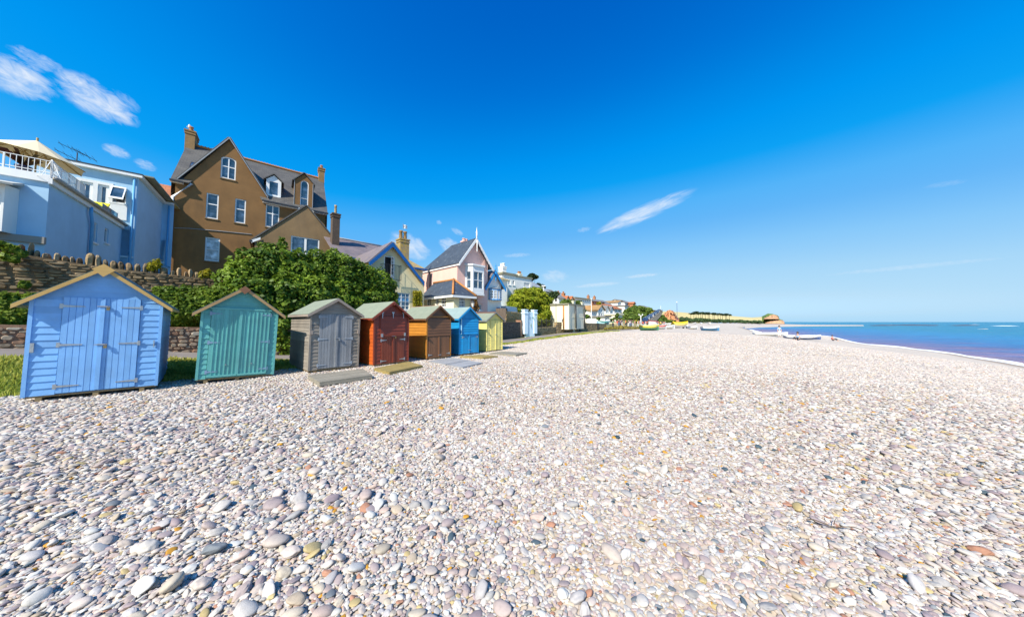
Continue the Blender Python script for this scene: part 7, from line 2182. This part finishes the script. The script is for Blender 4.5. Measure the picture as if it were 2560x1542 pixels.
# ------------------------------------------------------------------ boats
def make_boat(label, L_, hull, stripe, inside=(.75, .75, .72), W_=1.5, H_=.62, cover=None, keel=None, name='rowing_boat', group=None, cat='boat'):
    root = empty(name, (0, 0, 0), (0, 0, 0), label, cat, group)
    n = 13
    def sect(t):
        x = (t - .5) * L_
        w = W_ / 2 * (1 - abs(2 * t - .85) ** 3 * .95) if t > .425 else W_ / 2 * (.82 + .18 * (t / .425))
        w = max(w, .02); sh = .22 * (2 * t - .8) ** 2 * H_ * 1.2
        return x, w, sh
    def ring(t, f0, f1, off=0):
        x, w, sh = sect(t)
        return x, w, sh
    def shell(lo, hi, push):
        V, F = [], []
        for i in range(n):
            x, w, sh = sect(i / (n - 1))
            for s_ in (-1, 1):
                for f in (lo, (lo + hi) / 2, hi):
                    V.append((x, s_ * (w * (math.sin(f * math.pi / 2) ** .6 if f > 0 else 0) + push), f * (H_ + sh) + .02 + .1 * max(0, i / (n - 1) - .8)))
        for i in range(n - 1):
            for s_ in range(2):
                for j in range(2):
                    a = i * 6 + s_ * 3 + j; F.append([a, a + 1, a + 7, a + 6])
        return V, F
    mb = LMB(); V, F = shell(0.0, .66, 0); mb.add(V, F + [[0, 1, 2, 5, 4, 3]]); o = mb.build('hull', m_hull, root, True); o.color = tuple(keel or hull) + (1,)
    mb = LMB(); V, F = shell(.66, 1.0, .004); mb.add(V, F + [[0, 1, 2, 5, 4, 3]]); o = mb.build('strake', m_hull, root, True); o.color = tuple(stripe) + (1,)
    mb = LMB()
    V = []
    for i in range(n):
        x, w, sh = sect(i / (n - 1)); z = (H_ + sh) * (.99 if cover else .55)
        V += [(x, -w * .96, z), (x, 0, z + (.28 * W_ if cover else -.08)), (x, w * .96, z)]
    mb.add(V, [[i * 3 + j, i * 3 + j + 1, i * 3 + j + 4, i * 3 + j + 3] for i in range(n - 1) for j in range(2)])
    o = mb.build('cover' if cover else 'inner_deck', m_hull, root); o.color = tuple(cover or inside) + (1,)
    if not cover:
        for t in (.25, .5, .72):
            x, w, sh = sect(t); mb = LMB(); mb.box(x - .12, x + .12, -w * .95, w * .95, (H_ + sh) * .78, (H_ + sh) * .78 + .04); mb.build('thwart', m_timber, root)
    mb = LMB()
    for s_ in (-1, 1):
        mb.tube([(sect(i / (n - 1))[0], s_ * sect(i / (n - 1))[1], H_ + sect(i / (n - 1))[2] + .03 + .1 * max(0, i / (n - 1) - .8)) for i in range(n)], .03, 5)
    o = mb.build('gunwale', m_hull, root, True); o.color = (.8, .8, .78, 1)
    return root
def place(o, px, py, heading, tilt=0.0, lift=0.0, z=None):
    p = on_ground(px, py)
    o.location = (p.x, p.y, gz(p.x, p.y) + lift); o.rotation_euler = (tilt, 0, R(heading)); return p
WHT = (.8, .8, .78)
place(make_boat('beached rowing boat with yellow side and green keel, nearest to the scrub', 3.3, (.05, .26, .13), (.75, .62, .05), W_=1.5, H_=.8, keel=(.05, .26, .13)), 1624, 826, 4, .12)
place(make_boat('white open dinghy with red band beside the green keeled boat', 2.6, WHT, (.62, .06, .03), W_=1.3, H_=.7), 1652, 823, 12)
place(make_boat('white rowing boat lying between the red banded dinghy and the yellow covered boat', 3.0, WHT, (.75, .78, .8), W_=1.3), 1671, 822, 8)
b1 = make_boat('boat under a bright yellow cover on a launching trolley', 3.8, WHT, (.82, .6, .01), cover=(.85, .62, .01), W_=1.6, H_=.75)
pb = place(b1, 1701, 821, 4, 0, .28)
mb = LMB(); 
for s_ in (-.7, .7):
    for x in (1.2,): mb.tube([(x, s_ - .08, .0), (x, s_ + .08, .0)], .26, 12)
mb.build('trolley_wheel', m_tyre, b1)
place(make_boat('small white tender with dark outboard just past the yellow covered boat', 2.2, WHT, WHT, W_=1.2, H_=.5), 1733, 823, 10)
b2 = make_boat('white and blue rowing boat with yellow stern sitting alone on the shingle', 3.0, (.04, .16, .36), WHT, W_=1.3, H_=.66, keel=(.05, .22, .42)); place(b2, 1776, 827, -8)
for k, (px, py, c) in enumerate(((1668, 813, 'pale grey'), (1716, 808, 'cream'), (1737, 808, 'off white'), (1753, 808, 'bluish'), (1772, 807.5, 'pearl'))):
    place(make_boat(f'{c} hulled boat laid up at the back of the beach toward the pines', 4.2, WHT, [(.6, .62, .64), (.78, .72, .58), (.8, .8, .76), (.45, .58, .72), (.76, .76, .78)][k], W_=1.7, H_=.9, group='boats laid up at the back of the beach'), px, py + 2, 20 * k)
# sailing dinghy with its mast
dg = make_boat('white sailing catamaran hull with tall dark blue mast among the laid up boats', 4.0, WHT, WHT, W_=1.6, H_=.5, name='sailing_dinghy', cat='dinghy')
pd = place(dg, 1692, 819, 30)
hm = (819 - 754) / FPX * pd.y
mb = LMB(); mb.tube([(.3, 0, .3), (.1, -.1, hm * .3)], [.05, .045], 6); ms = mb.build('mast_foot', m_timber, dg)
mb = LMB(); mb.tube([(.1, -.1, hm * .3), (-.1, -.25, hm * .96)], [.05, .04], 6); mb.build('mast', paint('navy_mast', (.03, .06, .22, 1), .4), dg)
mb = LMB(); mb.box(-.35, .15, -.29, -.21, hm * .96, hm); mb.build('masthead_float', m_white, dg)
pk = on_ground(1680, 818); mb = MB(lambda q: Vector(q) + Vector((pk.x, pk.y, gz(pk.x, pk.y))))
mb.tube([(0, 0, 0), (.75, .2, 2.4)], .035, 6); tag(mb.build('leaning_pole', paint('orange_pole_paint', (.65, .25, .08, 1), .5)), 'orange pole leaning among the boats beside the blue mast', 'pole')
# boats at the water's edge
place(make_boat('slender white gig drawn up at the water, farther along than the blue bottomed one', 4.4, WHT, WHT, W_=1.2, H_=.42), 1926, 839.5, -20, .1)
place(make_boat('long white gig with dark blue bottom drawn up at the water', 4.3, (.03, .08, .25), WHT, W_=1.2, H_=.48, keel=(.03, .08, .25)), 2006, 848.5, -16, .15)
place(make_boat('olive green canoe at the water behind the blue bottomed gig', 3.2, (.20, .25, .10), (.22, .28, .10), W_=.8, H_=.3), 2022, 845.5, -14, .1)

# ------------------------------------------------------------------ street furniture and stalls of the far promenade
def post(name, label, cat, px, py0, py1, Y, r, mat, head=None):
    p = at_depth(px, py1, Y); zt = at_depth(px, py0, Y).z; zb = min(gz(p.x, p.y), p.z)
    root = empty(name, (p.x, p.y, zb), (0, 0, 0), label, cat)
    mb = MB(); mb.tube([(p.x, p.y, zb), (p.x, p.y, zt)], [r, r * .7], 7); mb.build('pole', mat, root)
    if head: head(root, p, zt)
    return root
def ball(root, p, zt):
    mb = MB(); mb.lathe([(.02, zt), (.12, zt + .06), (.12, zt + .16), (.0, zt + .25)], p.x, p.y, 8); mb.build('finial', m_white, root)
def twin(root, p, zt):
    for s_ in (-1, 1):
        mb = MB(); mb.tube([(p.x, p.y, zt - .3), (p.x + s_ * .45, p.y, zt)], .05, 5); mb.lathe([(.06, zt - .02), (.17, zt + .06), (.15, zt + .24), (.03, zt + .32)], p.x + s_ * .45, p.y, 8); mb.build('lamp_head', m_white, root)
post('flagpole', 'tall white flagpole behind the seafront wall', 'flagpole', 1479, 749, 812, 52, .07, m_white, ball)
post('street_lamp', 'white twin headed lamp post at the bottom of the ramp road', 'lamp post', 1602.5, 788, 815, 76, .14, m_white, twin)
post('telegraph_pole', 'thin pale pole on the skyline at the top of the ramp road', 'pole', 1652, 764, 780, 175, .12, m_offwhite)
def parasol(label, px, py, Y, wpx, col):
    p = at_depth(px, py, Y); r = wpx / 2 * Y / FPX; zb = gz(p.x, p.y)
    root = empty('cafe_parasol', (p.x, p.y, zb), (0, 0, 0), label, 'parasol')
    mb = MB(); mb.lathe([(r, p.z - r * .3), (r * .55, p.z - r * .02), (.04, p.z + r * .22)], p.x, p.y, 8); o = mb.build('canopy', m_cloth, root); o.color = col + (1,)
    mb = MB(); mb.tube([(p.x, p.y, zb), (p.x, p.y, p.z)], .05, 6); mb.build('pole', m_white, root)
parasol('dark blue cafe parasol nearest the seafront cafe', 1531, 803.5, 64, 9, (.01, .05, .22))
parasol('mid blue cafe parasol by the end of the seafront wall', 1493, 804, 60, 7, (.05, .2, .5))
parasol('pale cafe parasol with a white canopy among the crowd', 1520, 799.5, 64, 14, (.8, .8, .76))
def kiosk(label, px0, px1, py0, py1, Y, col, roofc):
    pl = Plane(px0, Y, U_ANG); x1 = pl.xz(px1, HOR)[0]; z1 = pl.xz((px0 + px1) / 2, py0)[1]; zb = gz(*pl.T((0, 0, 0)).xy)
    root = root_at(pl, 'beach_kiosk', label, 'kiosk', z=zb)
    op = (x1 * .15, x1 * .85, zb + (z1 - zb) * .45, z1 - .2)
    o = wallface(pl, root, [(0, zb - .2), (x1, zb - .2), (x1, z1), (0, z1)], [rl(op)], m_hull); o.color = col + (1,)
    mb = pl.mb(); mb.box(0, x1, .12, 2, zb - .2, z1 - .01); o = mb.build('body', m_hull, root); o.color = col + (1,)
    mb = pl.mb(); mb.slab([(-.15, -.5, z1 - .1), (x1 + .15, -.5, z1 - .1), (x1 + .15, 2.1, z1 + .25), (-.15, 2.1, z1 + .25)], .07); o = mb.build('roof', m_hull, root); o.color = roofc + (1,)
    mb = pl.mb(); mb.box(op[0] - .05, op[1] + .05, -.25, -.003, op[2] - .06, op[2]); mb.build('counter', m_white, root)
kiosk('pale teal kiosk at the near end of the crowd', 1513, 1522, 804, 815, 60, (.35, .6, .68), (.06, .3, .25))
kiosk('small white kiosk with red roof near the laid up boats', 1641, 1645, 803, 814, 78, WHT, (.6, .05, .05))

# ------------------------------------------------------------------ people
def skin_mesh(name, joints, edges, mat, root):
    me = bpy.data.meshes.new(name); me.from_pydata([j[0] for j in joints], edges, [])
    o = bpy.data.objects.new(name, me); COL.objects.link(o)
    sk = o.modifiers.new('skin', 'SKIN'); sk.use_smooth_shade = True
    sv = me.skin_vertices[0].data
    for i, j in enumerate(joints): sv[i].radius = (j[1], j[1] * (j[2] if len(j) > 2 else 1)); sv[i].use_root = (i == 0)
    o.modifiers.new('sub', 'SUBSURF').levels = 1
    bpy.context.view_layer.update()
    ev = o.evaluated_get(bpy.context.evaluated_depsgraph_get())
    nm = bpy.data.meshes.new_from_object(ev)
    o.modifiers.clear(); o.data = nm; nm.materials.clear(); nm.materials.append(mat)
    o.parent = root
    return o
def make_person(pose, label):
    root = empty('person', (0, 0, 0), (0, 0, 0), label, 'person')
    st = {'stand': 0, 'walk': .22, 'sit': 0}[pose]
    h = .93 if pose != 'sit' else .16
    def leg(s_, k):
        if pose == 'sit': return [((.08, s_ * .1, h), .085), ((.42, s_ * .14, .42), .062), ((.62, s_ * .13, .06), .042), ((.76, s_ * .13, .04), .035)]
        return [((.0, s_ * .09, h - .06), .085), ((k * .5 + .02, s_ * .1, .49), .06), ((k - .02, s_ * .1, .08), .04), ((k + .12, s_ * .11, .04), .034)]
    J = [((0, 0, h), .125, .8), ((0, 0, h + .22), .12, .75), ((0, 0, h + .42), .135, .75), ((0, 0, h + .52), .06), ((.01, 0, h + .58), .052), ((.02, 0, h + .66), .085), ((.02, 0, h + .77), .082)]
    E_ = [(0, 1), (1, 2), (2, 3), (3, 4), (4, 5), (5, 6)]
    for s_, k in ((-1, st), (1, -st)):
        b = len(J); L_ = leg(s_, k); J += L_; E_ += [(0, b), (b, b + 1), (b + 1, b + 2), (b + 2, b + 3)]
    for s_, k in ((-1, -st), (1, st)):
        b = len(J); f = .25 if pose == 'sit' else .0
        J += [((0, s_ * .17, h + .44), .055), ((k * .4 + f * .5, s_ * .23, h + .18), .042), ((k * .9 + .06 + f, s_ * .22, h - .04 + f * .5), .032), ((k + .09 + f, s_ * .22, h - .12 + f * .5), .03)]
        E_ += [(2, b), (b, b + 1), (b + 1, b + 2), (b + 2, b + 3)]
    body = skin_mesh('body', J, E_, m_skin, root)
    T = [((0, 0, h - .03), .145, .85), ((0, 0, h + .22), .14, .8), ((0, 0, h + .43), .15, .8)]
    TE = [(0, 1), (1, 2)]
    for s_, k in ((-1, -st), (1, st)):
        b = len(T); T += [((0, s_ * .18, h + .44), .068), ((k * .3, s_ * .225, h + .24), .056)]; TE += [(2, b), (b, b + 1)]
    sh = skin_mesh('shirt', T, TE, m_cloth, root)
    Q = [((0, 0, h - .02), .14, .85)]; QE = []
    for s_, k in ((-1, st), (1, -st)):
        b = len(Q); L_ = leg(s_, k); Q += [(L_[0][0], .1), (L_[1][0], .075), (tuple(Vector(L_[1][0]).lerp(Vector(L_[2][0]), .8)), .055)]; QE += [(0, b), (b, b + 1), (b + 1, b + 2)]
    tr = skin_mesh('trousers', Q, QE, m_cloth, root)
    mb = LMB(); mb.lathe([(.098, h + .68), (.104, h + .76), (.085, h + .84), (.03, h + .875), (.0, h + .878)], .005, 0, 10); mb.build('hair', m_hair, root, True)
    mb = LMB(); mb.tube([(.10, 0, h + .705), (.128, 0, h + .69)], [.012, .016], 6); mb.build('nose', m_skin, root)
    return root
PP = {k: make_person(k, '') for k in ('stand', 'walk', 'sit')}
used = set()
SHIRT = {'white': (.8, .8, .78), 'red': (.6, .04, .03), 'blue': (.04, .12, .45), 'navy': (.02, .03, .1), 'orange': (.75, .22, .03), 'pale blue': (.35, .5, .7), 'pink': (.7, .3, .32), 'black': (.02, .02, .02), 'green': (.06, .25, .1), 'yellow': (.75, .6, .06)}
TROU = {'dark': (.03, .035, .06), 'blue': (.06, .12, .3), 'beige': (.5, .4, .26), 'white': (.75, .75, .72)}
def person(pose, px, py, heading, shirt, trou, label, group=None):
    if pose not in used: o = PP[pose]; used.add(pose)
    else: o = copy_tree(PP[pose])
    o['label'] = label
    if group: o['group'] = group
    p = on_ground(px, py); o.location = (p.x, p.y, gz(p.x, p.y)); o.rotation_euler = (0, 0, R(heading))
    for ch in o.children:
        if ch.name.startswith('shirt'): ch.color = SHIRT[shirt] + (1,)
        if ch.name.startswith('trousers'): ch.color = TROU[trou] + (1,)
    return o
g = random.Random(12)
combos = [(a, b_) for a in SHIRT for b_ in TROU]; g.shuffle(combos)
for i in range(30):
    px = 1534 + i * 4.5 + g.uniform(-2, 2); py = g.uniform(816.5, 820.5) - (2.5 if px > 1610 else 0)
    sh, tr_ = combos[i]; po = g.choice(['stand', 'walk', 'walk', 'stand'])
    person(po, px, py, g.uniform(0, 360), sh, tr_, f"person in {sh} top and {tr_} trousers {'walking' if po == 'walk' else 'standing'} in the promenade crowd", 'people on the far promenade')
person('stand', 1949, 843, 250, 'pale blue', 'white', 'person in pale blue top standing at the white gigs by the water')
person('sit', 1995, 851.5, 200, 'pale blue', 'dark', 'person in pale blue top sitting on the shingle before the blue bottomed gig')
person('sit', 2081, 852.5, 300, 'red', 'dark', 'person in red top sitting alone at the water edge past the gigs')
# driftwood on the shingle
def twig(px, py, L_, ang, label, seed):
    g = random.Random(seed); p = on_ground(px, py)
    root = empty('driftwood_twig', (p.x, p.y, p.z + .035), (0, 0, R(ang)), label, 'twig')
    mb = LMB(); n = 7
    mb.tube([(-L_ / 2 + L_ * k / n, g.uniform(-.008, .008), .012 * math.sin(k * 1.3)) for k in range(n + 1)], [.004 * (1 - .5 * abs(k / n - .4)) for k in range(n + 1)], 6)
    mb.build('stem', m_trunk, root)
    mb = LMB(); mb.tube([(0, 0, .005), (L_ * .12, .05, .02), (L_ * .2, .07, .015)], [.003, .002, .001], 5); mb.build('side_shoot', m_trunk, root)
twig(450, 1290, .22, 55, 'thin brown twig lying on the coarse pebbles before the cornflower hut', 1)
twig(2085, 1325, .30, -20, 'thin pale twig lying on the pebbles toward the sea', 2)
p = on_ground(978, 981)
V, F = [], []
mb = MB(lambda q: Vector((p.x, p.y, gz(p.x, p.y) + .03)) + Vector(q))
mb.lathe([(.0, -.03), (.07, -.02), (.10, .01), (.085, .045), (.04, .065), (.0, .068)], 0, 0, 14)
st = mb.build('large_stone', paint('white_quartz', (.72, .71, .68, 1), .7, .12, 9), None, True)
st.scale = (1, 1, 1); tag(st, 'large rounded white stone lying alone before the dark red hut', 'stone')
